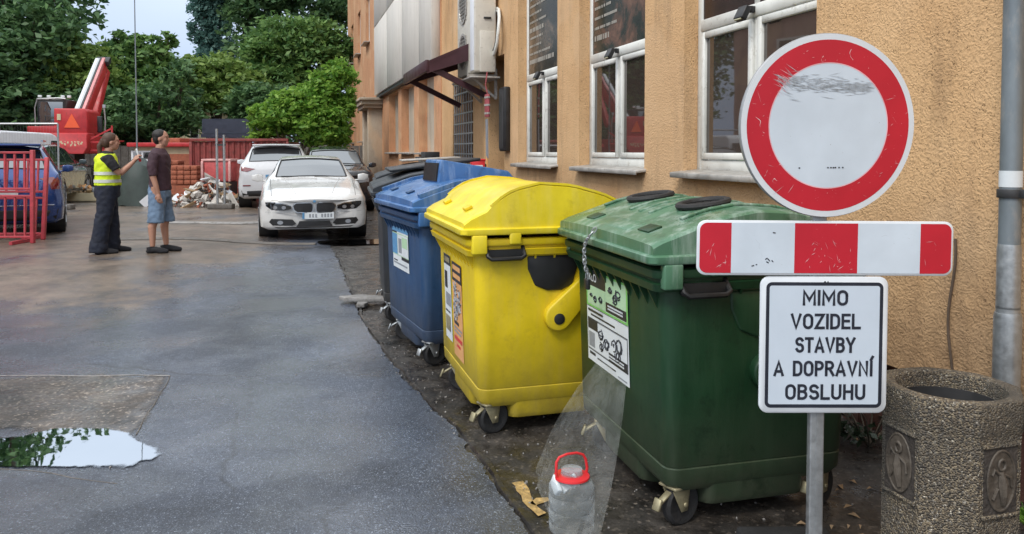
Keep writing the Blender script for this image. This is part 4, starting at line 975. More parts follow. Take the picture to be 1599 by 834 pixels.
def disc(name, r0, r1, y, m, par, th=.001, c=(0, 0)):
    q = MB(); n = 96
    vs = [(c[0] + r * math.cos(2 * math.pi * i / n), yy, c[1] + r * math.sin(2 * math.pi * i / n)) for r, yy in ((r0, y), (r1, y)) for i in range(n)] if r0 else None
    if r0: q.add(vs, [(i, (i + 1) % n, n + (i + 1) % n, n + i) for i in range(n)])
    else: q.add([(c[0] + r1 * math.cos(2 * math.pi * i / n), y, c[1] + r1 * math.sin(2 * math.pi * i / n)) for i in range(n)], [tuple(range(n - 1, -1, -1))])
    return q.build(name, m, par)
rs = empty('round_plate', (.012, -.045, 1.852)); rs.parent = SG; rs.scale = (1.05, 1, 1.05); rs.rotation_euler = (R(1.5), R(-.5), R(6.5))
q = MB(); q.lathe([(.338, .010), (.350, .012), (.352, .004), (.352, -.004), (.346, -.010), (.338, -.006), (.0, -.005)][:6] + [(.3, -.005)], (0, 0, 0), 96, 'Y'); q.build('plate', S_BACK, rs, smooth=True)
dz_ = [(.332, .3495, S_RIM, 'rim'), (.332, .3495, S_RIM, None)]
# faces on the camera side (-y)
SG.scale = (.91, .91, .91)
q = MB(); q.lathe([(.0, -.0065), (.0, -.0066)], n=3)
F = -.0115
disc('white_border', .326, .349, F, S_RIM, rs); disc('red_ring', .240, .3265, F - .0006, S_RED, rs); disc('pink_line', .2365, .2405, F - .0009, mat('sign_pink_edge', (.75, .42, .46), .4), rs)
disc('white_field', 0, .2372, F - .0004, S_WHITE, rs)
q = MB(); rr = random.Random(12)
for i in range(330):                # long scuff mark: overlapping paper-thin scrapes
    t_ = rr.random(); x = -.205 + .37 * t_; z = .165 - .02 * t_ + rr.gauss(0, .010 + .014 * (1 - t_)); ln = rr.uniform(.02, .07); an = rr.uniform(-.35, .25) - (.5 if t_ < .15 else 0)
    wd = rr.uniform(.0004, .0018); dx, dz = math.cos(an) * ln / 2, math.sin(an) * ln / 2
    if x * x + z * z > .315 ** 2: continue
    q.add([(x - dx, F - .0016, z - dz), (x, F - .0016, z - wd), (x + dx, F - .0016, z + dz), (x, F - .0016, z + wd)], [(0, 1, 2, 3)], 0 if x > -.17 or rr.random() < .5 else 1)
for i in range(60):
    a = rr.uniform(0, 6.28); r_ = rr.uniform(.245, .32); x, z = r_ * math.cos(a), r_ * math.sin(a); ln = min(.03, rr.expovariate(1 / .006)); an = rr.choice((.5, .7, 2.4)) + rr.gauss(0, .4)
    q.add([(x - math.cos(an) * ln, F - .0017, z - math.sin(an) * ln), (x + .0008, F - .0017, z - .0008), (x + math.cos(an) * ln, F - .0017, z + math.sin(an) * ln), (x - .0008, F - .0017, z + .0008)], [(0, 1, 2, 3)], 1)
tag(q.build('scuff_mark', [S_SCUFF, MT_SCR], rs), kind='stuff')
q = MB()
for x in (-.115, 0.0, .012, .022, .03, .045, .06): q.box((x, F - .0015, -.16), (.006, .0008, .005))
q.build('stamp', MT['ink'], rs)
# striped barrier board
bs = empty('barrier_plate', (.018, -.03, 1.356)); bs.parent = SG; bs.rotation_euler = (0, R(.55), R(2)); bs.scale = (1, 1, .96)
def rpoly(hx, hz, r, y, n=8): return [(p[0], y, p[1]) for p in rrect(hx, hz, r, 0, n)]
q = MB(); q.loft([rpoly(.524, .112, .035, .006), rpoly(.528, .116, .038, .003), rpoly(.528, .116, .038, -.003), rpoly(.524, .112, .035, -.006)]); q.build('plate', S_RIM, bs, smooth=True)
F2 = -.0075
def board(name, x0, x1, m, rl=0, rr_=0):
    hz = .106; pts = []
    def arc(cx, cz, a0, a1, r): return [(cx + r * math.cos(R(a0 + (a1 - a0) * i / 8)), F2, cz + r * math.sin(R(a0 + (a1 - a0) * i / 8))) for i in range(9)]
    pts = (arc(x1 - rr_, hz - rr_, 90, 0, rr_) if rr_ else [(x1, F2, hz)]) + (arc(x1 - rr_, -hz + rr_, 0, -90, rr_) if rr_ else [(x1, F2, -hz)]) + \
          (arc(x0 + rl, -hz + rl, 270, 180, rl) if rl else [(x0, F2, -hz)]) + (arc(x0 + rl, hz - rl, 180, 90, rl) if rl else [(x0, F2, hz)])
    q = MB(); q.add(pts, [tuple(range(len(pts)))]); q.build(name, m, bs)
X = [-.518, -.389, -.130, .130, .389, .518]
board('red_stripe', X[0], X[1], S_RED, .032, 0); board('red_stripe', X[2], X[3], S_RED); board('red_stripe', X[4], X[5], S_RED, 0, .032)
board('white_stripe', X[1], X[2], S_WHITE); board('white_stripe', X[3], X[4], S_WHITE)
q = MB()
for i in range(40):
    x = rr.choice((-.44, .03, 0, .45, .0)) + rr.gauss(0, .05); z = rr.uniform(-.1, .03); ln = rr.uniform(.004, .02); an = rr.uniform(0, 3)
    if abs(x) > .5 or .13 < abs(x) < .39: continue
    q.add([(x - math.cos(an) * ln, F2 - .001, z - math.sin(an) * ln), (x + .001, F2 - .001, z - .001), (x + math.cos(an) * ln, F2 - .001, z + math.sin(an) * ln), (x - .001, F2 - .001, z + .001)], [(0, 1, 2, 3)])
tag(q.build('scratch', MT_SCR, bs), kind='stuff')
q = MB()
for x, z in ((-.30, -.075), (-.285, -.07), (-.24, -.06), (-.235, -.05), (-.245, -.045), (-.22, -.055), (-.215, .065)): q.box((x, F2 - .001, z), (rr.uniform(.006, .014), .001, .004), ry=rr.uniform(-1, 1))
q.build('scratch', MT['ink'], bs)
# text plate
ts = empty('text_plate', (.015, -.028, .960)); ts.parent = SG; ts.rotation_euler = (R(-.5), R(.4), R(1))
q = MB(); q.loft([rpoly(.258, .276, .035, .006), rpoly(.262, .280, .038, .003), rpoly(.262, .280, .038, -.004), rpoly(.257, .275, .034, -.008)]); q.build('plate', S_RIM, ts, smooth=True)
def frame_ring(name, hx, hz, r, wd, y, m, par):
    a, c = rpoly(hx, hz, r, y), rpoly(hx - wd, hz - wd, max(.004, r - wd), y); n = len(a); q = MB(); q.add(a + c, [(i, (i + 1) % n, n + (i + 1) % n, n + i) for i in range(n)]); return q.build(name, m, par)
S_INK = mat('sign_black', (.018, .022, .035), .4)
frame_ring('black_border', .240, .257, .024, .014, -.0095, S_INK, ts)
q = MB(); q.add(rpoly(.229, .246, .014, -.0092), [tuple(range(36))]); q.build('white_field', mat('text_plate_white', (.56, .64, .73), .4, var=.03), ts)
TS = lambda x, z: Matrix.Translation((x, -.0105, z)) @ Matrix(((1, 0, 0, 0), (0, 0, -1, 0), (0, 1, 0, 0), (0, 0, 0, 1)))
def arcp(cx, cy, rx, ry, a0, a1, n=9): return [(cx + rx * math.cos(R(a0 + (a1 - a0) * i / n)), cy + ry * math.sin(R(a0 + (a1 - a0) * i / n))) for i in range(n + 1)]
GL = {'M': (.72, [[(0, 0), (0, 1), (.36, .32), (.72, 1), (.72, 0)]]), 'I': (0, [[(0, 0), (0, 1)]]), 'V': (.60, [[(0, 1), (.30, 0), (.60, 1)]]), 'Z': (.54, [[(0, 1), (.54, 1), (0, 0), (.56, 0)]]),
      'O': (.56, [arcp(.28, .70, .28, .30, 0, 180) + arcp(.28, .30, .28, .30, 180, 360) + [(.56, .70), (.56, .72)]]), 'D': (.54, [[(0, 0), (0, 1)] + arcp(.24, .68, .30, .32, 90, 0) + arcp(.24, .32, .30, .32, 0, -90) + [(0, 0)]]),
      'E': (.46, [[(.48, 1), (0, 1), (0, 0), (.48, 0)], [(0, .53), (.43, .53)]]), 'L': (.46, [[(0, 1), (0, 0), (.48, 0)]]), 'T': (.52, [[(0, 1), (.52, 1)], [(.26, 1), (.26, 0)]]),
      'S': (.50, [arcp(.25, .76, .25, .24, 25, 180) + arcp(.25, .76, .25, .24, 180, 262, 4)[1:] + arcp(.27, .27, .25, .27, 80, 0, 6) + arcp(.27, .27, .27, .27, 0, -155)[1:]]),
      'A': (.60, [[(0, 0), (.30, 1), (.60, 0)], [(.09, .27), (.51, .27)]]), 'B': (.52, [[(0, 0), (0, 1)] + arcp(.27, .77, .22, .23, 90, -90) + [(0, .54)], [(0, .54)] + arcp(.27, .27, .25, .27, 90, -90) + [(0, 0)]]),
      'Y': (.58, [[(0, 1), (.29, .45), (.58, 1)], [(.29, .45), (.29, 0)]]), 'P': (.50, [[(0, 0), (0, 1)] + arcp(.24, .73, .26, .27, 90, -90) + [(0, .46)]]), 'R': (.52, [[(0, 0), (0, 1)] + arcp(.25, .74, .25, .26, 90, -90) + [(0, .48)], [(.25, .48), (.54, 0)]]),
      'N': (.54, [[(0, 0), (0, 1), (.54, 0), (.54, 1)]]), 'Í': (.06, [[(.04, 0), (.04, 1)], [(.02, 1.20), (.13, 1.40)]]), 'U': (.54, [[(0, 1), (0, .28)] + arcp(.27, .28, .27, .28, 180, 360) + [(.54, 1)]]),
      'H': (.54, [[(0, 0), (0, 1)], [(.54, 0), (.54, 1)], [(0, .53), (.54, .53)]]), 'K': (.52, [[(0, 0), (0, 1)], [(.50, 1), (.04, .40)], [(.17, .56), (.54, 0)]])}
def stroke_text(txt, width, height, M, m, parent, t=.0112, gap=.30):
    nat = sum(.30 if c == ' ' else GL[c][0] for c in txt) + gap * (len(txt) - 1); H = height - t; sx = (width - t) / nat; x = -(width - t) / 2
    k = 0
    for c in txt:
        if c == ' ': x += (.30 + gap) * sx * 1; continue
        q = MB(); w_, st_ = GL[c]
        for pl in st_:
            P = [Vector((x + a * sx, (b - .5) * H)) for a, b in pl]; P = [p for i, p in enumerate(P) if i == 0 or (p - P[i - 1]).length > 1e-5]; n = len(P); Lf, Rt = [], []
            for i, p in enumerate(P):
                d0 = (P[i] - P[i - 1]).normalized() if i else (P[1] - P[0]).normalized(); d1 = (P[i + 1] - P[i]).normalized() if i < n - 1 else d0
                e = t / 2 if i in (0, n - 1) else 0
                nn = (Vector((-d0.y, d0.x)) + Vector((-d1.y, d1.x))); nn = nn.normalized() if nn.length > .1 else Vector((-d0.y, d0.x)); s_ = min(1.9, 1 / max(.3, nn.dot(Vector((-d0.y, d0.x)))))
                pp = p + (d0 * e if i == n - 1 else -d1 * e if i == 0 else Vector((0, 0)))
                Lf.append(pp + nn * t / 2 * s_); Rt.append(pp - nn * t / 2 * s_)
            z = .0002 * (k % 5); k += 1
            q.add([M @ Vector((p.x, p.y, z)) for p in Lf + Rt], [(i, i + 1, n + i + 1, n + i) for i in range(n - 1)])
        q.build('letter', m, parent, fix=False); x += (w_ + gap) * sx
for i, (tx, wd) in enumerate((('MIMO', .186), ('VOZIDEL', .287), ('STAVBY', .247), ('A DOPRAVNÍ', .408), ('OBSLUHU', .329))):
    stroke_text(tx, wd, .064, TS(.004 + (-.002, .001, .001, -.006, .004)[i], .194 - i * .0965), S_INK, ts)
q = MB(); q.cyl((0, -.010, .258), (0, -.0085, .258), .004, n=8); q.cyl((.012, -.010, .2585), (.012, -.0085, .2585), .003, n=8); q.build('rivet', MT['darkmetal'], ts)
# post with open side flanges
q = MB(); q.loft([rrect(.029, .020, .006, z) for z in (-.11, 2.12)]); po = q.build('post', MT['steel'], SG, smooth=True)
q = MB()
q.box((0, -.0205, 1.0), (.010, .003, 2.0))
q.build('post_groove', MT['steel'], po)
q = MB()
for z in (1.70, 2.0, 1.38, 1.33, .82, 1.10): q.box((0, .001, z), (.085, .046, .03))
q.build('clamp', MT['darkmetal'], SG, bevel=.004)
q = MB(); q.box((0, 0, -.05), (.42, .8, .10)); q.build('base', MT['rubber'], SG, bevel=.02)

# ------------------------------------------------------------------ concrete litter bin
am, an_, ab, al = newmat('exposed_aggregate')
co = coords(an_); v = an_.nodes.new('ShaderNodeTexVoronoi'); v.inputs['Scale'].default_value = 140; al(co, v.inputs['Vector'])
r1 = an_.nodes.new('ShaderNodeValToRGB'); al(v.outputs['Color'], r1.inputs['Fac']); e = r1.color_ramp.elements
e[0].position = .0; e[0].color = (.05, .044, .038, 1); e[1].position = .95; e[1].color = (.70, .63, .50, 1)
for p_, c_ in ((.30, (.10, .088, .072)), (.55, (.18, .14, .095)), (.75, (.32, .26, .17)), (.85, (.22, .20, .175))): x_ = e.new(p_); x_.color = c_ + (1,)
dn = N(an_, 'TexNoise', Scale=3.0, Detail=6.0); al(co, dn.inputs['Vector']); dr_ = ramp(an_, .40, (0,) * 3, .62, (.85,) * 3); al(dn.outputs['Fac'], dr_.inputs['Fac'])
oc = mixc(an_, dr_.outputs['Color'], r1.outputs['Color'], (.085, .078, .066)); al(oc, ab.inputs['Base Color']); ab.inputs['Roughness'].default_value = .7
inv = an_.nodes.new('ShaderNodeMath'); inv.operation = 'MULTIPLY'; inv.inputs[1].default_value = -1; al(v.outputs['Distance'], inv.inputs[0])
bp_ = N(an_, 'Bump', Strength=.9, Distance=.012); al(inv.outputs[0], bp_.inputs['Height']); al(bp_.outputs[0], ab.inputs['Normal'])
LB_S = .885
LBn = empty('litter_bin', (1.728, 3.0, -.10), R(-30), 'round exposed aggregate concrete litter bin with relief panels at the right edge', 'litter bin')
LBn.scale = (LB_S, LB_S, 1)
def octa(r, z, soft=.02, n=64):
    pts = []
    for i in range(n):
        a = 2 * math.pi * i / n; k = (a + math.pi / 8) % (math.pi / 4) - math.pi / 8
        ro = r / math.cos(k); pts.append(((ro * (1 - soft) + r * 1.04 * soft) * math.cos(a - math.pi / 2), (ro * (1 - soft) + r * 1.04 * soft) * math.sin(a - math.pi / 2), z))
    return pts
q = MB(); q.loft([octa(.258, 0), octa(.262, .1), octa(.262, .71), octa(.264, .725), octa(.264, .74, .02), octa(.268, .748, .05), octa(.270, .84, .1), octa(.268, .858, .2), octa(.262, .862, .5), octa(.222, .862, 1), octa(.212, .856, 1), octa(.205, .83, 1), octa(.20, .30, 1)]); q.build('shell', am, LBn, smooth=True)
q = MB(); q.lathe([(.203, .35), (.203, .80), (.198, .80), (.198, .37)], n=32); q.build('liner', MT['darkmetal'], LBn, smooth=True)
rel = mat('worn_bronze_relief', (.085, .07, .055), .6, var=.35, scale=14, bump=.4, bscale=30); rin = mat('relief_recess', (.05, .042, .036), .8, var=.3, scale=18, bump=.5)
for k in range(8):
    if k % 2 == 0: continue
    a = 2 * math.pi * k / 8 - math.pi / 2
    q = MB(); q.M = Matrix.Rotation(a, 4, 'Z')
    # square recess frame
    fr_ = empty('relief_panel', (0, 0, 0)); fr_.parent = LBn
    q.box((.2635, 0, .575), (.004, .17, .25)); q.build('recess', rin, fr_)
    q.v = []; q.f = []; q.m = []
    for zz_ in (.705, .445):
        q.box((.268, 0, zz_), (.014, .19, .012)); q.build('frame', am, fr_, bevel=.003); q.v = []; q.f = []; q.m = []
    q.v = []; q.f = []; q.m = []
    el = [(.2685, .070 * math.cos(t_ / 24 * 6.2832), .575 + .112 * math.sin(t_ / 24 * 6.2832)) for t_ in range(24)]
    q.tube(el, .005, 6, closed=True); q.add(el, [tuple(range(24))]); q.build('medallion', rel, fr_, smooth=True)
    q.v = []; q.f = []; q.m = []   # worn figure: plain generic shape
    q.lathe([(.0, .268), (.020, .270), (.018, .277), (.006, .280)], (0, 0, 0), 12, 'X') if 0 else None
    q.tube([(.272, .0 + .018 * math.cos(t_), .635 + .020 * math.sin(t_)) for t_ in [i_ * .785 for i_ in range(8)]], .006, 6, closed=True)
    q.tube([(.272, -.005, .61), (.275, .0, .57), (.275, .005, .53), (.272, .01, .485)], [.010, .020, .018, .010], 8)
    q.tube([(.272, .01, .60), (.272, .045, .585), (.272, .05, .55)], .006, 6); q.tube([(.272, -.01, .60), (.272, -.04, .62), (.272, -.05, .60)], .006, 6); q.tube([(.272, -.02, .55), (.272, -.045, .51)], .006, 6)
    q.build('figure', rel, fr_, smooth=True)

# ------------------------------------------------------------------ plastic bottle and film
gm, gn, gb_, gl = newmat('clear_plastic')
bt_scale = .82
gt = gn.nodes.new('ShaderNodeBsdfTransparent'); gt.inputs[0].default_value = (.93, .95, .96, 1); gs = gn.nodes.new('ShaderNodeMixShader')
lw = gn.nodes.new('ShaderNodeLayerWeight'); lw.inputs[0].default_value = .35; rm = ramp(gn, 0, (.13,) * 3, 1, (.75,) * 3); gl(lw.outputs['Facing'], rm.inputs['Fac'])
nn_ = N(gn, 'TexNoise', Scale=22.0, Detail=3.0); gl(coords(gn), nn_.inputs['Vector']); bq = N(gn, 'Bump', Strength=.5, Distance=.02); gl(nn_.outputs['Fac'], bq.inputs['Height']); gl(bq.outputs[0], gb_.inputs['Normal'])
gb_.inputs['Base Color'].default_value = (.50, .54, .56, 1); gb_.inputs['Roughness'].default_value = .12
gl(rm.outputs['Color'], gs.inputs[0]); gl(gt.outputs[0], gs.inputs[1]); gl(gb_.outputs[0], gs.inputs[2]); gl(gs.outputs[0], gn.nodes['Material Output'].inputs['Surface'])
fm, fn_, fb_, fl_ = newmat('thin_plastic_film')
ft = fn_.nodes.new('ShaderNodeBsdfTransparent'); fs = fn_.nodes.new('ShaderNodeMixShader'); fno = N(fn_, 'TexNoise', Scale=6.0, Detail=6.0); fl_(coords(fn_), fno.inputs['Vector'])
frm = ramp(fn_, .3, (.06,) * 3, .75, (.19,) * 3); fl_(fno.outputs['Fac'], frm.inputs['Fac']); fb_.inputs['Base Color'].default_value = (.6, .62, .60, 1); fb_.inputs['Roughness'].default_value = .12; fbn = N(fn_, 'TexNoise', Scale=9.0, Detail=5.0, Distortion=2.0); fl_(coords(fn_), fbn.inputs['Vector']); fbb = N(fn_, 'Bump', Strength=1.0, Distance=.05); fl_(fbn.outputs['Fac'], fbb.inputs['Height']); fl_(fbb.outputs[0], fb_.inputs['Normal'])
fl_(frm.outputs['Color'], fs.inputs[0]); fl_(ft.outputs[0], fs.inputs[1]); fl_(fb_.outputs[0], fs.inputs[2]); fl_(fs.outputs[0], fn_.nodes['Material Output'].inputs['Surface'])
bt = empty('plastic_bottle', (.268, 3.40, -.02), .4, 'large clear plastic bottle with red carrying handle standing before the green container', 'bottle')
q = MB(); q.lathe([(.100, 0), (.108, .012), (.108, .05), (.104, .056), (.108, .062), (.109, .12), (.105, .126), (.109, .132), (.109, .20), (.105, .206), (.109, .212), (.108, .25), (.095, .275), (.070, .292), (.055, .300), (.050, .318)], n=40); q.build('vessel', gm, bt, smooth=True)
q = MB(); q.lathe([(.055, .300), (.080, .290), (.086, .294), (.084, .303), (.058, .310)], n=32)
q.tube([(-.078, 0, .295), (-.082, 0, .33), (-.078, .005, .385), (-.062, .008, .408), (-.02, .01, .418), (.03, .01, .416), (.064, .008, .402), (.077, .005, .375), (.082, 0, .33), (.078, 0, .295)], .007, 8); q.build('handle', MT['ropered'], bt, smooth=True)
q = MB(); q.lathe([(.046, .318), (.050, .32), (.050, .338), (.044, .342)], n=24); q.build('cap', gm, bt, smooth=True)
bt.scale = (.95, .95, .82)
pb_ = empty('crumpled_paper', (.255, 3.37, .198), 0, 'crumpled white paper stuffed under the red handle of the plastic bottle', 'paper')
q = MB(); rr = random.Random(5)
for i in range(7): chunk(q, (rr.uniform(-.06, .05), rr.uniform(-.03, .03), rr.uniform(-.008, .012)), (rr.uniform(.05, .11), .06, .022), rr)
q.build('paper_ball', MT['paper'], pb_, bevel=.003)
q = MB(); rows = []
top = [Vector((.470, 4.09, .56)), Vector((.505, 3.98, .56)), Vector((.54, 3.88, .545)), Vector((.568, 3.78, .53))]
bot = [Vector((.125, 4.00, .03)), Vector((.13, 3.76, -.01)), Vector((.22, 3.25, -.01)), Vector((.365, 3.25, -.01))]
for j in range(15):
    t_ = j / 14; row = []
    for i in range(13):
        s_ = i / 12 * 3; k_ = min(2, int(s_)); f_ = s_ - k_
        a = top[k_].lerp(top[k_ + 1], f_); c = bot[k_].lerp(bot[k_ + 1], f_)
        p_ = a.lerp(c, t_); p_.x += -.05 * math.sin(t_ * 3.14) * (1 - i / 12) + .014 * (abs(math.sin(i * 1.35 + t_ * 2)) - .5); p_.y -= .05 * math.sin(t_ * 3.14) + .030 * (abs(math.sin(i * 1.15 + t_)) - .5) * (.3 + t_)
        row.append(p_)
    rows.append(row)
for r_ in rows: q.v += [tuple(p) for p in r_]
for j in range(14):
    for i in range(12): q.f.append((j * 13 + i, j * 13 + i + 1, (j + 1) * 13 + i + 1, (j + 1) * 13 + i)); q.m.append(0)
thing_mesh(q, 'plastic_film', fm, 'thin clear plastic film draped from the green container label down around the bottle', 'plastic film', smooth=True)

# ------------------------------------------------------------------ cars
def interp(tab, l):
    if l <= tab[0][0]: return list(tab[0][1:])
    for a, c in zip(tab, tab[1:]):
        if l <= c[0]:
            t = (l - a[0]) / (c[0] - a[0]); return [p + (q - p) * t for p, q in zip(a[1:], c[1:])]
    return list(tab[-1][1:])
SEDAN = [  # l, wu, zu, w, zs, zm, zb, wb, wt, zt
 (0.00, .55, .24, .66, .28, .48, .66, .60, .45, .69), (.05, .68, .20, .80, .25, .48, .69, .74, .55, .73), (.16, .76, .19, .88, .24, .50, .73, .82, .62, .78),
 (.5, .78, .18, .905, .24, .55, .80, .84, .66, .87), (1.1, .80, .18, .905, .25, .58, .88, .85, .68, .96), (1.42, .80, .18, .905, .25, .60, .93, .86, .68, 1.01),
 (1.50, .80, .18, .905, .25, .60, .935, .86, .68, 1.03), (1.85, .80, .18, .905, .25, .60, .945, .86, .625, 1.24), (2.22, .80, .18, .905, .25, .60, .95, .86, .57, 1.385), (2.65, .80, .18, .905, .25, .60, .96, .86, .56, 1.43),
 (3.2, .80, .18, .905, .25, .60, .97, .86, .56, 1.405), (3.6, .80, .18, .905, .25, .60, .98, .85, .56, 1.33), (4.12, .79, .19, .90, .26, .60, .99, .84, .62, 1.08), (4.45, .76, .22, .88, .28, .60, .97, .80, .62, 1.03),
 (4.56, .70, .25, .84, .30, .60, .90, .76, .60, .95), (4.62, .60, .30, .74, .34, .58, .80, .68, .50, .84)]
SUV = [
 (0.00, .60, .30, .70, .34, .60, .86, .66, .50, .90), (.06, .70, .26, .84, .30, .60, .92, .80, .60, .97), (.2, .76, .24, .90, .30, .62, .97, .85, .64, 1.03),
 (.9, .80, .23, .925, .30, .66, 1.03, .87, .68, 1.11), (1.2, .80, .23, .925, .30, .66, 1.06, .87, .70, 1.14), (1.28, .80, .23, .925, .30, .66, 1.06, .87, .70, 1.17), (2.05, .80, .23, .925, .30, .66, 1.08, .87, .61, 1.56),
 (2.6, .80, .23, .925, .30, .66, 1.10, .87, .60, 1.64), (3.4, .80, .23, .925, .30, .66, 1.12, .87, .60, 1.63), (3.95, .80, .23, .925, .30, .66, 1.13, .86, .59, 1.58), (4.02, .80, .23, .925, .30, .66, 1.13, .86, .60, 1.54),
 (4.30, .78, .25, .91, .32, .68, 1.12, .84, .70, 1.14), (4.38, .75, .30, .88, .36, .68, 1.05, .82, .68, 1.08), (4.44, .66, .36, .80, .42, .68, .92, .74, .60, .96)]
def make_car(name, label, paint, tab, loc, heading, ws=(1.52, 2.18), rw=(3.64, 4.10), sg=(1.75, 3.95), wheels=(.80, 3.61), wr=.325, group='parked cars', roofk=0):
    Ln = tab[-1][0]; t = empty(name, loc, heading, label, 'car', group)
    ls = sorted(set(frange(0, Ln, .055) + [.02, Ln - .02] + [ws[0], ws[1], rw[0], rw[1]])); rings = []
    def sec(l):
        # light smoothing of the table
        acc = [0] * 9
        for d, wgt in ((-.09, 1), (-.045, 2), (0, 3), (.045, 2), (.09, 1)):
            v = interp(tab, l + d * (1 if .12 < l < Ln - .12 else .2))
            acc = [a + b * wgt / 9 for a, b in zip(acc, v)]
        wu, zu, w, zs, zm, zb, wb, wt, zt = acc
        zc = zt - zb
        return [(0, zu), (wu * .6, zu), (wu, zu), (w * .985, zs), (w, (zs + zm) / 2), (w + .005, zm), (w * .975, zm + (zb - zm) * .45), (w * .985, zm + (zb - zm) * .62), (wb + .02, zb - .035), (wb, zb),
                (wb - .035, zb + .012 + .02 * min(1, zc * 4)), (wt + .025, zb + zc * .86), (wt - .03, zb + zc * .955), (wt * .62, zb + zc * .995), (wt * .3, zt + .010), (0, zt + .013)]
    K = 16
    verts = []
    for l in ls:
        s = sec(l); x = Ln / 2 - l; bow = .10 * max(0, 1 - l / .35) ** 1.5 if l < .35 else 0
        for i, (y, z) in enumerate(s): verts.append((x - bow * (y / .9) ** 2 * 1.3, y, z))
    nl = len(ls)
    V = verts + [(x, -y, z) for x, y, z in verts]; off = len(verts)
    groups = {'body': [], 'windscreen': [], 'rear_window': []}; sgl = ([], [])
    for j in range(nl - 1):
        lm = (ls[j] + ls[j + 1]) / 2
        for i in range(K - 1):
            g = 'body'
            if ws[0] < lm < ws[1] and i >= 12: g = 'windscreen'
            elif rw[0] < lm < rw[1] and i >= 12: g = 'rear_window'
            elif i == 10 and sg[0] < lm < sg[1] and not any(abs(lm - p) < .04 for p in ((sg[0] + sg[1]) / 2 - .05, sg[1] - .45)): g = 'side_glass'
            a, b_, c, d = j * K + i, j * K + i + 1, (j + 1) * K + i + 1, (j + 1) * K + i
            (groups[g] if g != 'side_glass' else sgl[0]).append((a, b_, c, d)); (groups[g] if g != 'side_glass' else sgl[1]).append((off + b_, off + a, off + d, off + c))
    for j in (0, nl - 1):
        groups['body'].append(tuple(j * K + i for i in range(K)) + tuple(off + j * K + i for i in range(K - 1, -1, -1)))
    for k_, lst in enumerate(sgl):      # each side window is a part of its own
        runs = []
        for f in sorted(lst, key=lambda f: -V[f[0]][0]):
            if runs and abs(V[runs[-1][-1][0]][0] - V[f[0]][0]) < .075: runs[-1].append(f)
            else: runs.append([f])
        for r_i, r_ in enumerate(runs): groups['side_glass%d_%d' % (k_, r_i)] = r_
    bvh = BVHTree.FromPolygons(V, sum(groups.values(), []))
    objs = {}
    for g, fs in groups.items():
        q = MB(); used = sorted({i for f in fs for i in f}); mp = {u: k for k, u in enumerate(used)}
        q.v = [V[u] for u in used]; q.f = [tuple(mp[i] for i in f) for f in fs]; q.m = [0] * len(fs)
        bmname = 'side_glass' if g.startswith('side_glass') else g; me_ = q.build(bmname, paint if g == 'body' else MT['carglass'], t, smooth=True)
        me = me_.data; bm = bmesh.new(); bm.from_mesh(me); bmesh.ops.remove_doubles(bm, verts=bm.verts, dist=.0005)
        bmesh.ops.recalc_face_normals(bm, faces=bm.faces)
        if g != 'body':
            for v_ in bm.verts: v_.co += v_.normal * -.006
        bm.to_mesh(me); bm.free(); me.polygons.foreach_set('use_smooth', [True] * len(me.polygons)); me.set_sharp_from_angle(angle=R(50)); objs[g] = me_
    def conform(nm, outline, m, side=1, offs=.004, axis='x', parent=None):
        """patch hugging the body; outline is (y,z) seen from the front/rear, or (x,z) from the side"""
        cx = sum(p[0] for p in outline) / len(outline); cz = sum(p[1] for p in outline) / len(outline); q = MB()
        pts = []
        n = len(outline)
        dense = []
        for i in range(n):
            a, c = outline[i], outline[(i + 1) % n]
            for k in range(3): dense.append((a[0] + (c[0] - a[0]) * k / 3, a[1] + (c[1] - a[1]) * k / 3))
        rs_ = [1, .8, .55, .25]
        def hit(u, z, o_):
            if axis == 'x': h = bvh.ray_cast(Vector((side * 5, u, z)), Vector((-side, 0, 0)))
            else: h = bvh.ray_cast(Vector((u, side * 5, z)), Vector((0, -side, 0)))
            if h[0] is None: return None
            return h[0] + (Vector((side, 0, 0)) if axis == 'x' else Vector((0, side, 0))) * o_
        for f in rs_:
            for u, z in dense: pts.append(hit(cx + (u - cx) * f, cz + (z - cz) * f, offs))
        pts.append(hit(cx, cz, offs))
        if any(p is None for p in pts): 
            good = [p for p in pts if p is not None]
            if not good: return None
            pts = [p if p is not None else good[0] for p in pts]
        m_ = len(dense); fs = [(r_ * m_ + i, r_ * m_ + (i + 1) % m_, (r_ + 1) * m_ + (i + 1) % m_, (r_ + 1) * m_ + i) for r_ in range(3) for i in range(m_)]
        fs += [(3 * m_ + i, 3 * m_ + (i + 1) % m_, 4 * m_) for i in range(m_)]
        # skirt back into the body so that the patch has thickness
        sk = [p - (Vector((side, 0, 0)) if axis == 'x' else Vector((0, side, 0))) * (offs + .01) for p in pts[:m_]]
        b0 = len(pts); pts += sk; fs += [(i, (i + 1) % m_, b0 + (i + 1) % m_, b0 + i) for i in range(m_)]
        q.add(pts, fs); return q.build(nm, m, parent or t, smooth=True)
    def jn(l): return min(range(nl), key=lambda j: abs(ls[j] - l))
    for nm_, (a_, b9) in (('windscreen_seal', ws), ('rear_window_seal', rw)):
        j0, j1 = jn(a_), jn(b9); pts = [Vector(V[j0 * K + i]) for i in range(12, 16)] + [Vector(V[off + j0 * K + i]) for i in range(14, 11, -1)]
        pts += [Vector(V[off + j * K + 12]) for j in range(j0 + 1, j1)] + [Vector(V[off + j1 * K + i]) for i in range(12, 16)] + [Vector(V[j1 * K + i]) for i in range(14, 11, -1)] + [Vector(V[j * K + 12]) for j in range(j1 - 1, j0, -1)]
        q = MB(); q.tube(pts, .013, 6, closed=True); q.build(nm_, MT['black'], t, smooth=True)
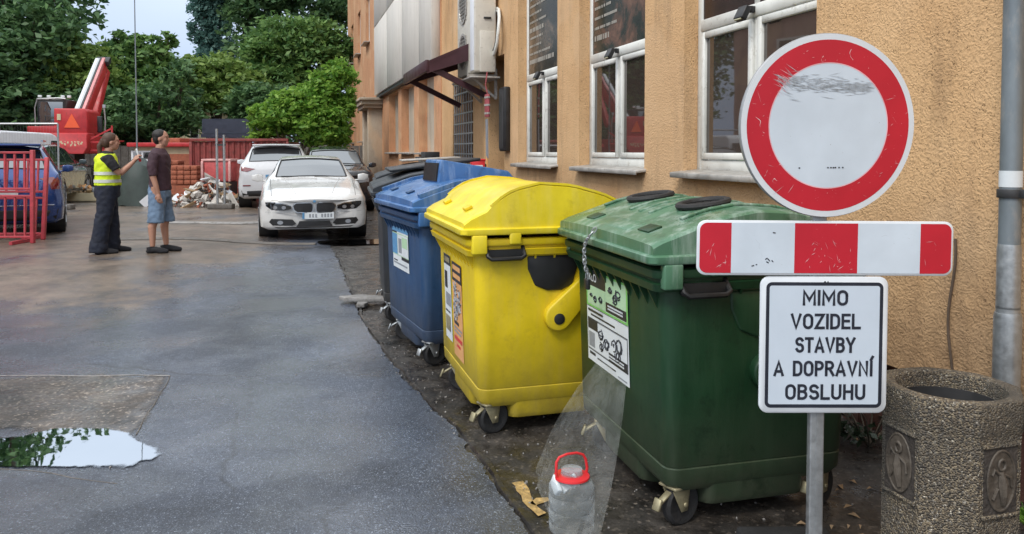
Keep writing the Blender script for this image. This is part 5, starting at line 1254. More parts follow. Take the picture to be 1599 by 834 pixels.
    def along(nm, y0, y1, l0, l1, m, r=.007, sink=.004):
        pts = []
        for k in range(16):
            l = l0 + (l1 - l0) * k / 15; y = y0 + (y1 - y0) * k / 15; h = bvh.ray_cast(Vector((Ln / 2 - l, y, 4)), Vector((0, 0, -1)))
            if h[0] is not None: pts.append(h[0] - Vector((0, 0, sink)))
        q = MB(); q.tube(pts, r, 6); q.build(nm, m, t, smooth=True)
    for s_ in (-1, 1):
        along('hood_crease', s_ * .30, s_ * .50, .22, ws[0] - .06, paint, .016, .008); along('hood_gap', s_ * .70, s_ * .74, .20, ws[0] - .02, MT['black'], .005, .001)
    # wheels with dark arches
    for l in wheels:
        for sy in (-1, 1):
            x = Ln / 2 - l; W = tab[3][3] if 0 else .905 if tab is SEDAN else .925
            q = MB(); q.lathe([(wr + .055, sy * (W - .3)), (wr + .055, sy * (W + .006)), (wr + .035, sy * (W + .008)), (wr + .03, sy * (W - .02))], (x, 0, wr + .01), 28, 'Y'); q.build('wheel_arch', MT['black'], t)
            wq = empty('wheel', (x, sy * (W - .10), wr)); wq.parent = t
            q = MB(); q.lathe([(wr - .11, sy * .09), (wr - .09, sy * .115), (wr - .02, sy * .115), (wr, sy * .09), (wr, -sy * .09), (wr - .02, -sy * .115)], n=30, axis='Y'); q.build('tyre', MT['rubber'], wq, smooth=True)
            q = MB(); q.lathe([(wr - .10, sy * .095), (wr - .12, sy * .10), (wr - .125, sy * .06)], n=24, axis='Y')
            for k in range(5):
                a = k * 1.2566; q.bar((0, sy * .10, 0), ((wr - .10) * math.cos(a), sy * .105, (wr - .10) * math.sin(a)), .05, .03)
            q.build('rim', MT['alloy'], wq)
    return t, conform, objs, Ln
def plate_on(t, conform, y, z, side, hw=.26, hh=.055, marks=True, mm='paper'):
    o = conform('number_plate', [(y - hw, z - hh), (y + hw, z - hh), (y + hw, z + hh), (y - hw, z + hh)], MT[mm], side, .012)
    return o
HB = -(R(90) - BA)          # facing down the street towards the camera, parallel to the wall
wx, wy = px(491, 13.0), 13.0
Ln = 4.62
hv = Vector((math.sin(BA), -math.cos(BA)))     # heading vector
c = Vector((wx, wy)) - hv * Ln / 2
hd = math.atan2(hv.y, hv.x)
car1, conf, ob, _ = make_car('parked_car', 'white sedan with kidney shaped twin grille facing the camera beside the containers', MT['carwhite'], SEDAN, (c.x, c.y, gh(wx, wy) + .0), hd)
for s in (-1, 1):
    kd = conf('kidney_grille', [(s * .03, .505), (s * .03, .615), (s * .06, .645), (s * .30, .64), (s * .35, .60), (s * .33, .53), (s * .28, .492), (s * .06, .485)], MT['black'], 1, .008)
    for k in range(8):
        conf('grille_slat', [(s * (.055 + .033 * k), .50), (s * (.061 + .033 * k), .50), (s * (.061 + .033 * k), .61), (s * (.055 + .033 * k), .61)], MT['darkmetal'], 1, .014, parent=kd)
    hl = conf('headlight', [(s * .38, .545), (s * .38, .60), (s * .52, .635), (s * .72, .665), (s * .80, .66), (s * .79, .60), (s * .70, .535), (s * .50, .525)], MT['glass_dark'], 1, .006)
    for yy in (.50, .64):
        conf('lamp_ring', [(s * (yy + .036 * math.cos(a)), .572 + .030 * math.sin(a)) for a in [k * .628 for k in range(10)]], MT['alloy'], 1, .010, parent=hl)
    conf('brow', [(s * .37, .605), (s * .50, .645), (s * .70, .668), (s * .70, .655), (s * .50, .63), (s * .37, .59)], MT['chrome'], 1, .012, parent=hl)
    conf('side_intake', [(s * .30, .30), (s * .36, .37), (s * .70, .385), (s * .74, .33), (s * .68, .27), (s * .36, .27)], MT['black'], 1, .006)
    conf('fog_lamp', [(s * (.56 + .05 * math.cos(a)), .32 + .035 * math.sin(a)) for a in [k * .785 for k in range(8)]], MT['lamp'], 1, .012)
for s in (-1, 1):           # chrome surround of each kidney, hood shut lines, bumper crease
    ko = [(.02, .495), (.02, .62), (.055, .657), (.305, .652), (.362, .605), (.34, .525), (.285, .480), (.055, .473)]
    ki = [(.034, .505), (.034, .613), (.064, .643), (.298, .638), (.348, .60), (.328, .532), (.278, .494), (.064, .487)]
    for i in range(8):
        j = (i + 1) % 8; conf('grille_surround', [(s * ko[i][0], ko[i][1]), (s * ko[j][0], ko[j][1]), (s * ki[j][0], ki[j][1]), (s * ki[i][0], ki[i][1])], MT['chrome'], 1, .013)
    conf('shut_line', [(s * .36, .668), (s * .70, .700), (s * .70, .694), (s * .36, .662)], MT['black'], 1, .002)
    conf('shut_line', [(s * .02, .668), (s * .36, .668), (s * .36, .662), (s * .02, .662)], MT['black'], 1, .002)
    conf('bumper_crease', [(s * .10, .475), (s * .80, .500), (s * .80, .495), (s * .10, .470)], MT['sgrey'], 1, .002)
conf('lower_intake', [(-.27, .29), (-.30, .25), (.30, .25), (.27, .29), (.25, .34), (-.25, .34)], MT['black'], 1, .005)
conf('bumper_lip', [(-.66, .245), (.66, .245), (.60, .222), (-.60, .222)], MT['darkmetal'], 1, .010)
pl_ = plate_on(car1, conf, .06, .43, 1)
conf('plate_band', [(-.20 - .0, .376), (-.165, .376), (-.165, .484), (-.20, .484)], MT['sblue'], 1, .016, parent=pl_) if 0 else None
conf('country_band', [(.32, .378), (.285, .378), (.285, .482), (.32, .482)][::-1] if 0 else [(-.20, .378), (-.165, .378), (-.165, .482), (-.20, .482)], MT['sblue'], 1, .015, parent=pl_)
for i, x in enumerate((-.09, -.04, .01, .11, .16, .21, .26)): conf('character', [(x, .40), (x + .03, .40), (x + .03, .46), (x, .46)], MT['sgrey'], 1, .0145, parent=pl_)
conf('emblem', [(.026 * math.cos(a), .672 + .022 * math.sin(a)) for a in [k * .785 for k in range(8)]], MT['sblue'], 1, .012)
def mirror(t, x, w, z, m, paint):
    for s in (-1, 1):
        q = MB(); q.loft([[(x - .05, s * (w + .02), z - .05), (x + .03, s * (w + .02), z - .06), (x + .04, s * (w + .02), z + .05), (x - .05, s * (w + .02), z + .06)],
                          [(x - .07, s * (w + .12), z - .07), (x + .05, s * (w + .12), z - .07), (x + .05, s * (w + .12), z + .07), (x - .07, s * (w + .12), z + .075)],
                          [(x - .06, s * (w + .22), z - .04), (x + .02, s * (w + .22), z - .04), (x + .02, s * (w + .22), z + .05), (x - .06, s * (w + .22), z + .05)]])
        q.bar((x, s * (w - .06), z - .06), (x, s * (w + .05), z - .05), .05, .03)
        mo = q.build('wing_mirror', paint, t, smooth=True, bevel=.012)
mirror(car1, Ln / 2 - 1.78, .86, 1.02, 0, MT['carwhite'])
q = MB(); q.bar((Ln / 2 - 1.50, -.55, 1.055), (Ln / 2 - 1.46, .1, 1.06), .012); q.bar((Ln / 2 - 1.50, .05, 1.055), (Ln / 2 - 1.46, .60, 1.05), .012); q.build('wiper', MT['black'], car1)
q = MB(); q.box((Ln / 2 - 2.15, 0, 1.30), (.05, .22, .07)); q.build('interior_mirror', MT['black'], car1)
# white suv seen from behind
wx, wy = px(432, 19.3), 19.3
hw = -hv; c = Vector((wx, wy)) + hw * 4.44 / 2
car2, conf, ob, Ln2 = make_car('parked_car', 'white suv seen from behind beyond the white sedan', MT['carwhite2'], SUV, (c.x, c.y, gh(wx, wy)), math.atan2(hw.y, hw.x), ws=(1.3, 2.0), rw=(4.02, 4.27), sg=(1.6, 3.9), wheels=(.88, 3.55), wr=.36)
for s in (-1, 1):
    conf('tail_lamp', [(s * .50, 1.00), (s * .84, 1.06), (s * .84, .95), (s * .70, .93)], MT['taillamp'], -1, .008)
    conf('reflector', [(s * .62, .60), (s * .80, .60), (s * .80, .57), (s * .62, .57)], MT['taillamp'], -1, .008)
conf('rear_bumper', [(-.84, .46), (.84, .46), (.80, .30), (-.80, .30)], MT['black'], -1, .008)
plate_on(car2, conf, 0, .80, -1, mm='sblue')
q = MB(); q.box((-Ln2 / 2 + .38, 0, 1.60), (.30, 1.16, .035)); q.build('spoiler', MT['carwhite2'], car2, bevel=.012)
for s in (-1, 1):
    q = MB(); q.bar((-1.6, s * .58, 1.67), (.6, s * .58, 1.69), .03, .03); q.build('roof_rail', MT['chrome'], car2)
mirror(car2, Ln2 / 2 - 1.6, .87, 1.14, 0, MT['carwhite2'])
# black car behind the sedan, near the wall
wx, wy = px(530, 19.0), 19.0; c = Vector((wx, wy)) - hv * 2.3
car3, conf, ob, _ = make_car('parked_car', 'black car mostly hidden between the white sedan and the building', MT['carblack'], SUV, (c.x, c.y, gh(wx, wy) - .03), hd, ws=(1.3, 2.0), rw=(4.02, 4.27), sg=(1.6, 3.9), wheels=(.88, 3.55), wr=.35)
for s in (-1, 1): conf('headlight', [(s * .45, .80), (s * .75, .84), (s * .75, .74), (s * .45, .72)], MT['lamp'], 1, .008)
mirror(car3, 2.22 - 1.6, .87, 1.14, 0, MT['carblack'])
# blue car on the left seen from its rear corner
ang = R(90 + 30); hb2 = Vector((math.cos(ang), math.sin(ang))); side = Vector((math.cos(ang - R(90)), math.sin(ang - R(90))))
rc = Vector((px(97, 13.2), 13.2)); c = rc - side * .90 + hb2 * 2.22
car4, conf, ob, _ = make_car('parked_car', 'dark blue suv seen from behind next to the red barriers', MT['carblue'], SUV, (c.x, c.y, gh(rc.x, rc.y) - .05), ang, ws=(1.3, 2.0), rw=(4.02, 4.27), sg=(1.6, 3.9), wheels=(.88, 3.55), wr=.36)
for s in (-1, 1):
    conf('tail_lamp', [(s * .56, 1.03), (s * .86, 1.06), (s * .86, .84), (s * .74, .84), (s * .70, .95)], MT['taillamp'], -1, .008)
conf('rear_bumper', [(-.84, .50), (.84, .50), (.80, .32), (-.80, .32)], MT['black'], -1, .008)
conf('chrome_strip', [(-.78, .585), (.78, .585), (.78, .57), (-.78, .57)], MT['chrome'], -1, .012)
plate_on(car4, conf, 0, .80, -1)
q = MB(); q.box((-Ln2 / 2 + .38, 0, 1.60), (.34, 1.18, .04)); q.build('spoiler', MT['carblue'], car4, bevel=.012)
for s in (-1, 1):
    q = MB(); q.bar((-1.7, s * .60, 1.67), (.6, s * .60, 1.69), .035, .035); q.build('roof_rail', MT['chrome'], car4)
mirror(car4, Ln2 / 2 - 1.6, .87, 1.14, 0, MT['carblue'])
c = Vector((px(92, 20.5), 20.5)) + hb2 * .6
car5, conf, ob, _ = make_car('parked_car', 'dark grey green car parked ahead of the blue suv, only its side showing', MT['cargrey'], SUV, (c.x - .7, c.y + .2, gh(c.x, c.y)), R(90 + 16), ws=(1.3, 2.0), rw=(4.02, 4.27), sg=(1.6, 3.9), wheels=(.88, 3.55), wr=.36)
mirror(car5, Ln2 / 2 - 1.6, .87, 1.14, 0, MT['cargrey'])
# pale van roof behind on the left
vn = empty('parked_van', (px(5, 21.5), 21.5, gh(-10, 20)), R(100), 'pale blue white van behind the blue suv at the left edge', 'van')
q = MB(); prof = [(-2.3, .35), (-2.35, 1.0), (-2.25, 1.88), (-2.1, 1.97), (1.0, 1.97), (1.35, 1.90), (1.9, 1.25), (2.35, 1.05), (2.45, .8), (2.45, .35)]
q.prism([(x, -.9, z) for x, z in prof], (0, 0, 0), (0, 1.8, 0)); q.build('body', MT['white'], vn, bevel=.06, seg=3)
for s in (-1, 1):
    q = MB(); q.prism([(.9, s * .905, 1.2), (1.75, s * .905, 1.2), (1.35, s * .905, 1.75), (.9, s * .905, 1.75)], (0, 0, 0), (0, s * .01, 0)); q.build('side_glass', MT['carglass'], vn)
    for x in (-1.5, 1.6):
        q = MB(); q.lathe([(.22, s * .80), (.33, s * .82), (.34, s * .90), (.32, s * .93), (.20, s * .93)], (x, 0, .34), 24, 'Y'); q.build('wheel', MT['rubber'], vn, smooth=True)
    q = MB(); q.box((-2.34, s * .45, 1.45), (.03, .7, .5)); q.build('rear_window', MT['carglass'], vn)
    q = MB(); q.box((-2.35, s * .80, 1.0), (.04, .1, .35)); q.build('tail_lamp', MT['taillamp'], vn)

# ------------------------------------------------------------------ people
def organic(name, prims, voxel, m, parent=None, sm=6, fac=.5, fold=None):
    """union of tapered limbs and ellipsoids fused into one continuous skin"""
    q = MB()
    for p in prims:
        if p[0] == 'e':
            c, r = Vector(p[1]), p[2]; vs = []; n1, n2 = 14, 9
            rot = Matrix.Rotation(p[3], 3, p[4]) if len(p) > 3 else Matrix.Identity(3)
            prof = []
            for i in range(n2 + 1):
                ph = math.pi * i / n2
                for j in range(n1):
                    th = 2 * math.pi * j / n1; vs.append(c + rot @ Vector((r[0] * math.sin(ph) * math.cos(th), r[1] * math.sin(ph) * math.sin(th), r[2] * math.cos(ph) * 1.0)))
            q.add(vs, [(i * n1 + j, i * n1 + (j + 1) % n1, (i + 1) * n1 + (j + 1) % n1, (i + 1) * n1 + j) for i in range(n2) for j in range(n1)])
        elif p[0] == 't': q.tube(p[1], p[2], 12)
        elif p[0] == 'l': q.loft(p[1])
    o = q.build(name, m, parent, fix=True)
    mo = o.modifiers.new('r', 'REMESH'); mo.mode = 'VOXEL'; mo.voxel_size = voxel
    ms = o.modifiers.new('s', 'SMOOTH'); ms.iterations = sm; ms.factor = fac
    dg = bpy.context.evaluated_depsgraph_get(); me = bpy.data.meshes.new_from_object(o.evaluated_get(dg)); o.modifiers.clear()
    old = o.data; o.data = me; bpy.data.meshes.remove(old); me.name = name
    if fold is None: fold = 0 if name in ('body', 'hair', 'shoes') else .013
    if fold:
        nr = [v.normal.copy() for v in me.vertices]
        for v, n_ in zip(me.vertices, nr):
            p = v.co; k_ = noise.noise((p.x * 8 + p.z * 5, p.y * 8, p.z * 3.5)) + .6 * noise.noise((p.x * 16, p.y * 16 + p.z * 9, p.z * 14)); v.co = p + n_ * (abs(k_) * 1.3 - .25) * fold
    me.polygons.foreach_set('use_smooth', [True] * len(me.polygons)); return o
def oval(cx, cy, rx, ry, z, n=18, tilt=0): return [(cx + rx * math.cos(2 * math.pi * i / n), cy + ry * math.sin(2 * math.pi * i / n), z + tilt * rx * math.cos(2 * math.pi * i / n)) for i in range(n)]
def head_prims(c, f=(1, 0), tilt=0):
    """head facing local +x; c = centre of head"""
    x, y, z = c
    P = [('e', (x - .005, y, z + .025), (.098, .076, .100)), ('e', (x + .022, y, z - .045), (.070, .058, .072)), ('e', (x + .052, y, z - .085), (.030, .032, .026)),
         ('e', (x + .094, y, z - .018), (.020, .013, .016)), ('t', [(x + .082, y, z + .022), (x + .098, y, z - .014)], [.009, .013]),
         ('e', (x + .078, y, z - .055), (.016, .024, .010)), ('e', (x + .072, y, z + .038), (.022, .055, .012))]
    for s in (-1, 1): P += [('e', (x - .005, y + s * .076, z - .01), (.020, .010, .032)), ('e', (x + .060, y + s * .040, z - .02), (.025, .02, .03))]
    return P
def face_bits(t, c):
    x, y, z = c
    q = MB()
    for s in (-1, 1):
        q.lathe([(.0, .080), (.009, .0825), (.0, .0845)], (x, y + s * .032, z + .012), 10, 'X')
    q.build('eyes', MT['darkhair'], t)
    q = MB(); q.tube([(x + .078, y - .022, z - .056), (x + .091, y, z - .054), (x + .078, y + .022, z - .056)], .0035, 5); q.build('mouth', mat('lips', (.30, .10, .08), .5), t)
def hand(wr, d, up, curl=.4, s=1):
    """palm plus five tapering, bent fingers. wr wrist, d direction, up = back of hand normal"""
    wr = Vector(wr); d = Vector(d).normalized(); up = Vector(up).normalized(); sd_ = d.cross(up).normalized(); P = []
    P.append(('t', [wr, wr + d * .03, wr + d * .085], [.024, .030, .028]))
    for i, (o_, ln) in enumerate(((-.030, .072), (-.011, .082), (.010, .078), (.029, .062))):
        a = wr + d * .075 + sd_ * o_; b_ = a + d * ln * .45 - up * ln * .10 * curl; e_ = b_ + (d * math.cos(curl * 1.6) - up * math.sin(curl * 1.6)) * ln * .35; g_ = e_ + (d * math.cos(curl * 2.6) - up * math.sin(curl * 2.6)) * ln * .25
        P.append(('t', [a, b_, e_, g_], [.0105, .0098, .009, .0075]))
    a = wr + d * .025 + sd_ * -.024 * s
    P.append(('t', [a, a + (d * .6 - sd_ * .7 * s) * .035, a + (d * .85 - sd_ * .5 * s - up * .2) * .062], [.014, .011, .009])); return P
def shoe(x, y, z, ln=.28, a=0):
    ca, sa = math.cos(a), math.sin(a)
    def p(u, v, h): return (x + u * ca - v * sa, y + u * sa + v * ca, z + h)
    return [('t', [p(-.07, 0, .05), p(.02, 0, .055), p(.12, 0, .04), p(.19, 0, .03)], [.045, .046, .040, .026]), ('t', [p(-.06, 0, .10), p(-.05, 0, .05)], [.046, .05]),
            ('e', p(-.06, 0, .035), (.055, .042, .035)), ('e', p(.10, 0, .03), (.10, .045, .028))]
# woman in hi-vis vest, facing right with both forearms raised to hold a small device
WX, WY = px(168, 10.9), 10.9
wm_ = empty('person', (WX, WY, gh(WX, WY) - .01), R(28), 'person in yellow hi-vis vest and wide dark trousers holding up a small white device', 'person')
HC = (.06, 0, 1.585)
body = head_prims(HC) + [('t', [(.03, 0, 1.50), (.0, 0, 1.38)], [.052, .062])]
body += [('l', [oval(0, 0, .13, .15, .95), oval(.0, 0, .115, .135, 1.10), oval(0, 0, .12, .16, 1.25), oval(-.01, 0, .11, .17, 1.36), oval(0, 0, .08, .10, 1.43)])]
for s in (-1, 1):
    body += [('t', [(-.01, s * .17, 1.37), (.08, s * .21, 1.21), (.16, s * .19, 1.14)], [.055, .045, .040]), ('t', [(.16, s * .19, 1.14), (.27, s * .13, 1.24), (.34, s * .07, 1.31)], [.042, .036, .026])]
    body += hand((.34, s * .07, 1.31), (.55, -s * .1, .85), (-.8, s * .3, .5), .7, s)
    body += [('t', [(-.02, s * .10, .95), (.0, s * .10, .60), (-.03 + s * .06, s * .11, .10)], [.08, .05, .04])]
organic('body', body, .0085, MT['skin'], wm_, 3)
face_bits(wm_, HC)
hz_ = HC
hp = [('e', (HC[0] - .025, 0, HC[2] + .045), (.102, .088, .096)), ('e', (HC[0] - .07, 0, HC[2]), (.06, .082, .09)), ('e', (HC[0] - .115, 0, HC[2] + .015), (.035, .04, .04)),
      ('t', [(HC[0] - .12, 0, HC[2] + .01), (HC[0] - .155, 0, HC[2] - .06), (HC[0] - .15, 0, HC[2] - .16), (HC[0] - .14, 0, HC[2] - .25)], [.032, .036, .030, .012])]
organic('hair', hp, .009, MT['hair'], wm_, 2)
sh = [('l', [oval(0, 0, .150, .168, .98), oval(0, 0, .14, .158, 1.12), oval(0, 0, .142, .178, 1.26), oval(-.01, 0, .128, .188, 1.36), oval(.0, 0, .085, .12, 1.43), oval(.005, 0, .065, .07, 1.455)])]
for s in (-1, 1): sh += [('t', [(-.01, s * .16, 1.375), (.05, s * .20, 1.29), (.115, s * .215, 1.195)], [.072, .070, .064])]
organic('shirt', sh, .011, MT['blackcloth'], wm_, 4)
ve = [('l', [oval(0, 0, .172, .188, .97), oval(0, 0, .162, .178, 1.08), oval(0, 0, .160, .190, 1.20), oval(-.01, 0, .150, .186, 1.29), oval(-.012, 0, .142, .170, 1.36), oval(-.01, 0, .112, .135, 1.42)])]
organic('vest', ve, .011, MT['hivis'], wm_, 3)
def band(z, rx, ry, h, nm='reflective_band', mm='reflective', cx=0):
    q = MB(); q.loft([oval(cx, 0, rx, ry, z - h / 2, 28), oval(cx, 0, rx, ry, z + h / 2, 28)], cap=False); q.build(nm, MT[mm], wm_, smooth=True)
band(1.035, .1765, .1925, .045); band(1.145, .170, .190, .045)
tr = [('l', [oval(0, 0, .155, .178, 1.06), oval(0, 0, .160, .182, .98), oval(-.01, 0, .170, .188, .88), oval(-.01, 0, .16, .178, .80)])]
for s in (-1, 1): tr += [('l', [oval(-.01, s * .09, .135, .095, .88), oval(-.01 + s * .03, s * .10, .112, .09, .60), oval(-.02 + s * .06, s * .105, .108, .088, .42), oval(-.04 + s * .075, s * .11, .112, .085, .20), oval(-.05 + s * .085, s * .115, .122, .09, .06), oval(-.05 + s * .085, s * .115, .120, .09, .035)])]
organic('trousers', tr, .013, MT['navycloth'], wm_, 4)
organic('shoes', shoe(-.07, -.115, 0) + shoe(.10, .115, 0), .010, MT['blackcloth'], wm_, 2)
dv = empty('handheld_device', (0, 0, 0), 0, 'small red and white handheld device held up by the person in the vest', 'device')
dv.location = Matrix.Translation(wm_.location) @ Matrix.Rotation(R(28), 4, 'Z') @ Vector((.395, 0, 1.41)); dv.rotation_euler = (0, R(-15), R(28))
q = MB(); q.box((0, 0, 0), (.025, .085, .17)); q.build('case', MT['paper'], dv, bevel=.008)
q = MB(); q.box((.0135, 0, .01), (.004, .07, .12)); q.build('screen', MT['glass_dark'], dv)
q = MB(); q.box((0, 0, -.085), (.032, .09, .05)); q.build('grip', MT['ropered'], dv, bevel=.008)
# man in shorts, facing right, arm hanging
MX, MY = px(250, 11.0), 11.0
mn = empty('person', (MX, MY, gh(MX, MY) - .01), R(8), 'person in dark maroon top, blue denim shorts and black shoes standing with arms down', 'person')
HC = (.03, 0, 1.635)
body = head_prims(HC) + [('t', [(.015, 0, 1.55), (-.01, 0, 1.42)], [.058, .066])]
body += [('l', [oval(0, 0, .125, .15, .95), oval(.0, 0, .12, .15, 1.10), oval(0, 0, .125, .175, 1.28), oval(-.01, 0, .115, .185, 1.40), oval(-.01, 0, .08, .11, 1.47)])]
for s in (-1, 1):
    body += [('t', [(-.01, s * .19, 1.41), (-.03, s * .235, 1.24), (-.02, s * .245, 1.10)], [.058, .048, .042]), ('t', [(-.02, s * .245, 1.10), (.02, s * .245, .96), (.045, s * .235, .86)], [.043, .036, .027])]
    body += hand((.045, s * .235, .86), (.15, 0, -1), (0, s, 0), .45, -1)
    body += [('t', [(-.01, s * .10, .95), (.01 + s * .04, s * .11, .52)], [.088, .056]), ('t', [(.01 + s * .04, s * .11, .52), (-.035 + s * .05, s * .11, .38), (-.02 + s * .06, s * .11, .10)], [.055, .058, .034])]
organic('body', body, .0085, MT['skin'], mn, 3); face_bits(mn, HC)
organic('hair', [('e', (HC[0] - .030, 0, HC[2] + .05), (.102, .088, .086)), ('e', (HC[0] - .06, 0, HC[2] + .0), (.06, .082, .085))], .009, MT['darkhair'], mn, 2)
sh = [('l', [oval(0, 0, .150, .180, .90), oval(0, 0, .142, .170, 1.0), oval(0, 0, .142, .175, 1.15), oval(0, 0, .145, .195, 1.30), oval(-.01, 0, .130, .202, 1.41), oval(-.01, 0, .09, .13, 1.475), oval(-.005, 0, .072, .075, 1.50)])]
for s in (-1, 1): sh += [('t', [(-.01, s * .18, 1.42), (-.03, s * .235, 1.24), (-.02, s * .246, 1.14), (-.015, s * .248, 1.11)], [.072, .066, .060, .056])]
organic('top', sh, .011, MT['maroon'], mn, 4)
tr = [('l', [oval(0, 0, .140, .165, 1.0), oval(-.01, 0, .152, .172, .90), oval(-.01, 0, .15, .168, .80)])]
for s in (-1, 1): tr += [('l', [oval(-.01, s * .088, .128, .092, .88), oval(s * .02, s * .105, .112, .09, .65), oval(.01 + s * .045, s * .115, .110, .085, .47), oval(.01 + s * .045, s * .115, .108, .084, .44)])]
organic('shorts', tr, .012, MT['denim'], mn, 3)
organic('shoes', shoe(-.06, -.11, 0) + shoe(.06, .11, 0), .010, MT['blackcloth'], mn, 2)

# ------------------------------------------------------------------ red barriers on the left
def barrier(name, label, x0, x1, Y, h, lean=0, nb=8, yaw=0):
    z0 = gh(x0, Y); t = empty(name, (x0, Y, z0), yaw, label, 'barrier', 'red barrier panels at the left edge'); W = x1 - x0
    def pt(x, z): return (x, z * math.sin(lean) * .6, z)
    for x in (.03, W - .03):
        q = MB(); q.bar(pt(x, 0), pt(x, h + .04), .06, .06); q.build('post', MT['gate_red'], t, bevel=.008)
    for z in (.10, h * .52, h * .60, h):
        q = MB(); q.bar(pt(.03, z), pt(W - .03, z), .045, .035); q.build('rail', MT['gate_red'], t, bevel=.005)
    for i in range(nb):
        x = W * (i + 1) / (nb + 1)
        q = MB(); q.bar(pt(x, h * .60), pt(x, h), .028, .028); q.build('bar', MT['gate_red'], t)
        q = MB(); q.bar(pt(x, .10), pt(x, h * .52), .024, .024); q.build('bar', MT['gate_red'], t)
    for x in (.2, W - .2):
        q = MB(); q.box((x, .0, .03), (.05, .55, .05)); q.build('foot', MT['gate_red'], t)
    return t
x1 = px(52, 12.0)
barrier('barrier', 'red pipe barrier panel with thick end post, nearest the camera at the left edge', x1 - 2.0, x1, 12.0, 1.42, .05, 12)
barrier('barrier', 'red barrier panel leaning tilted behind the nearest red panel', x1 - 2.2, x1 - .12, 12.3, 1.30, .22, 12, yaw=R(5))

# ------------------------------------------------------------------ red construction machine
EX = empty('excavator', (px(118, 27), 27, gh(-14, 27)), R(12), 'red tracked excavator with raised telescopic boom and orange warning triangle', 'excavator')
E = {'body': MT['red']}
q = MB(); q.prism([(-1.25, -1.3, 1.42), (1.05, -1.3, 1.42), (1.15, -1.1, 1.62), (1.15, -1.1, 2.18), (-1.25, -1.1, 2.18), (-1.3, -1.3, 1.75)], (0, 0, 0), (0, .9, 0)); q.build('counterweight', MT['red'], EX, bevel=.06)
q = MB(); q.box((0, .6, 1.75), (2.35, 2.6, .65)); q.build('platform', MT['red'], EX, bevel=.04)
q = MB(); q.box((-.62, -.55, 2.28), (1.15, 1.0, .25)); q.build('deck', MT['red'], EX, bevel=.03)
q = MB(); q.prism([(-.18, -1.0, 2.12), (1.12, -1.0, 2.12), (1.12, -1.0, 2.95), (1.02, -1.0, 3.05), (-.18, -1.0, 3.05)], (0, 0, 0), (0, 1.5, 0)); q.build('engine_cover', MT['red'], EX, bevel=.04)
q = MB(); q.box((-.62, .75, 2.82), (1.12, 1.7, 1.25)); q.build('cab', MT['black'], EX, bevel=.06, seg=3)
q = MB(); q.box((-.62, -.115, 2.88), (.95, .03, .90)); q.build('cab_window', MT['carglass'], EX, bevel=.01)
q = MB(); q.tube([(-1.20, -.2, 2.2), (-1.22, -.2, 3.1), (-1.12, -.2, 3.42), (-.3, -.2, 3.46), (.0, -.2, 3.44)], .028, 8); q.tube([(-1.20, 1.5, 2.2), (-1.22, 1.5, 3.1), (-1.12, 1.5, 3.42), (-.3, 1.5, 3.46)], .028, 8); q.build('guard_rail', MT['steel'], EX, smooth=True)
for x in (-1.05, -.7, -.15, .1):
    q = MB(); q.box((x, -.1, 3.52), (.14, .10, .09)); q.build('work_lamp', MT['paper'], EX, bevel=.015)
q = MB(); tri = [(.52, 0, 2.86), (.82, 0, 2.36), (.22, 0, 2.36)]; q.prism(tri, (0, -1.03, 0), (0, -1.005, 0)); wtr = q.build('warning_triangle', mat('warning_orange', (.85, .12, .04), .4, var=.05), EX)
q = MB(); q.box((.02, -1.012, 2.74), (.14, .02, .22)); q.build('sticker', MT['cream'], EX)
q = MB(); rr = random.Random(31); x = -.42
while x < 1.0:                       # worn maker's lettering, unreadable in the photograph: broken pale patches
    for k_ in range(5):
        if rr.random() < .75: q.box((x + rr.uniform(-.02, .05), -1.303 - .001 * k_, 1.80 + rr.uniform(-.075, .075)), (rr.uniform(.02, .07), .01, rr.uniform(.02, .08)))
    x += .125
tag(q.build('lettering', MT['cream'], EX), kind='stuff')
q = MB(); B0, B1 = Vector((.42, .3, 2.6)), Vector((.62, 2.6, 4.95)); q.bar(B0, B1, .34, .42); bm_ = q.build('boom', MT['red'], EX, bevel=.04)
for k_, (o_, mm) in enumerate(((-.17, 'paper'), (.0, 'darkmetal'), (-.08, 'steel'))):
    q = MB(); q.bar(B0 + Vector((o_, -.28, .30)), B1 + Vector((o_, -.26, .24)), .09 if k_ else .12, .06); q.build('hydraulic_pipe', MT[mm], bm_)
q = MB(); q.bar(B0 + Vector((.13, -.26, .30)), B1 + Vector((.12, -.24, .26)), .12, .08); q.build('hydraulic_ram', mat('pink_red_ram', (.62, .26, .26), .4), bm_)
q = MB(); q.box(B1 + Vector((0, 0, .16)), (.60, .4, .22), rx=R(35)); q.cyl(B1 + Vector((-.3, .1, .2)), B1 + Vector((.3, .1, .2)), .13); q.build('boom_head', MT['darkmetal'], bm_, bevel=.02)
q = MB(); q.bar(B1 + Vector((0, .45, -.15)), B0 + Vector((.02, 1.6, .1)), .26, .3); q.build('stick', MT['red'], EX, bevel=.03)
q = MB()
for a, c_ in (((1.2, -.9, 1.55), (2.05, -.9, 1.55)), ((1.2, -.9, 1.85), (2.05, -.9, 1.85)), ((2.05, -.9, 1.55), (2.05, -.9, 2.45)), ((1.2, -.9, 1.95), (2.05, -.9, 2.35)), ((2.05, -.9, 1.9), (2.05, .6, 1.9))): q.bar(a, c_, .06, .06)
q.build('side_guard', MT['red'], EX)
q = MB(); q.tube([(1.65, -.6, 1.9), (1.70, -.6, 2.6), (1.66, -.6, 3.1)], .03, 6); q.box((1.66, -.6, 3.16), (.12, .06, .12)); q.build('mirror_arm', MT['steel'], EX)
q = MB(); q.box((1.45, -.5, 2.5), (.2, .12, .6)); q.build('exhaust_box', MT['black'], EX, bevel=.02)
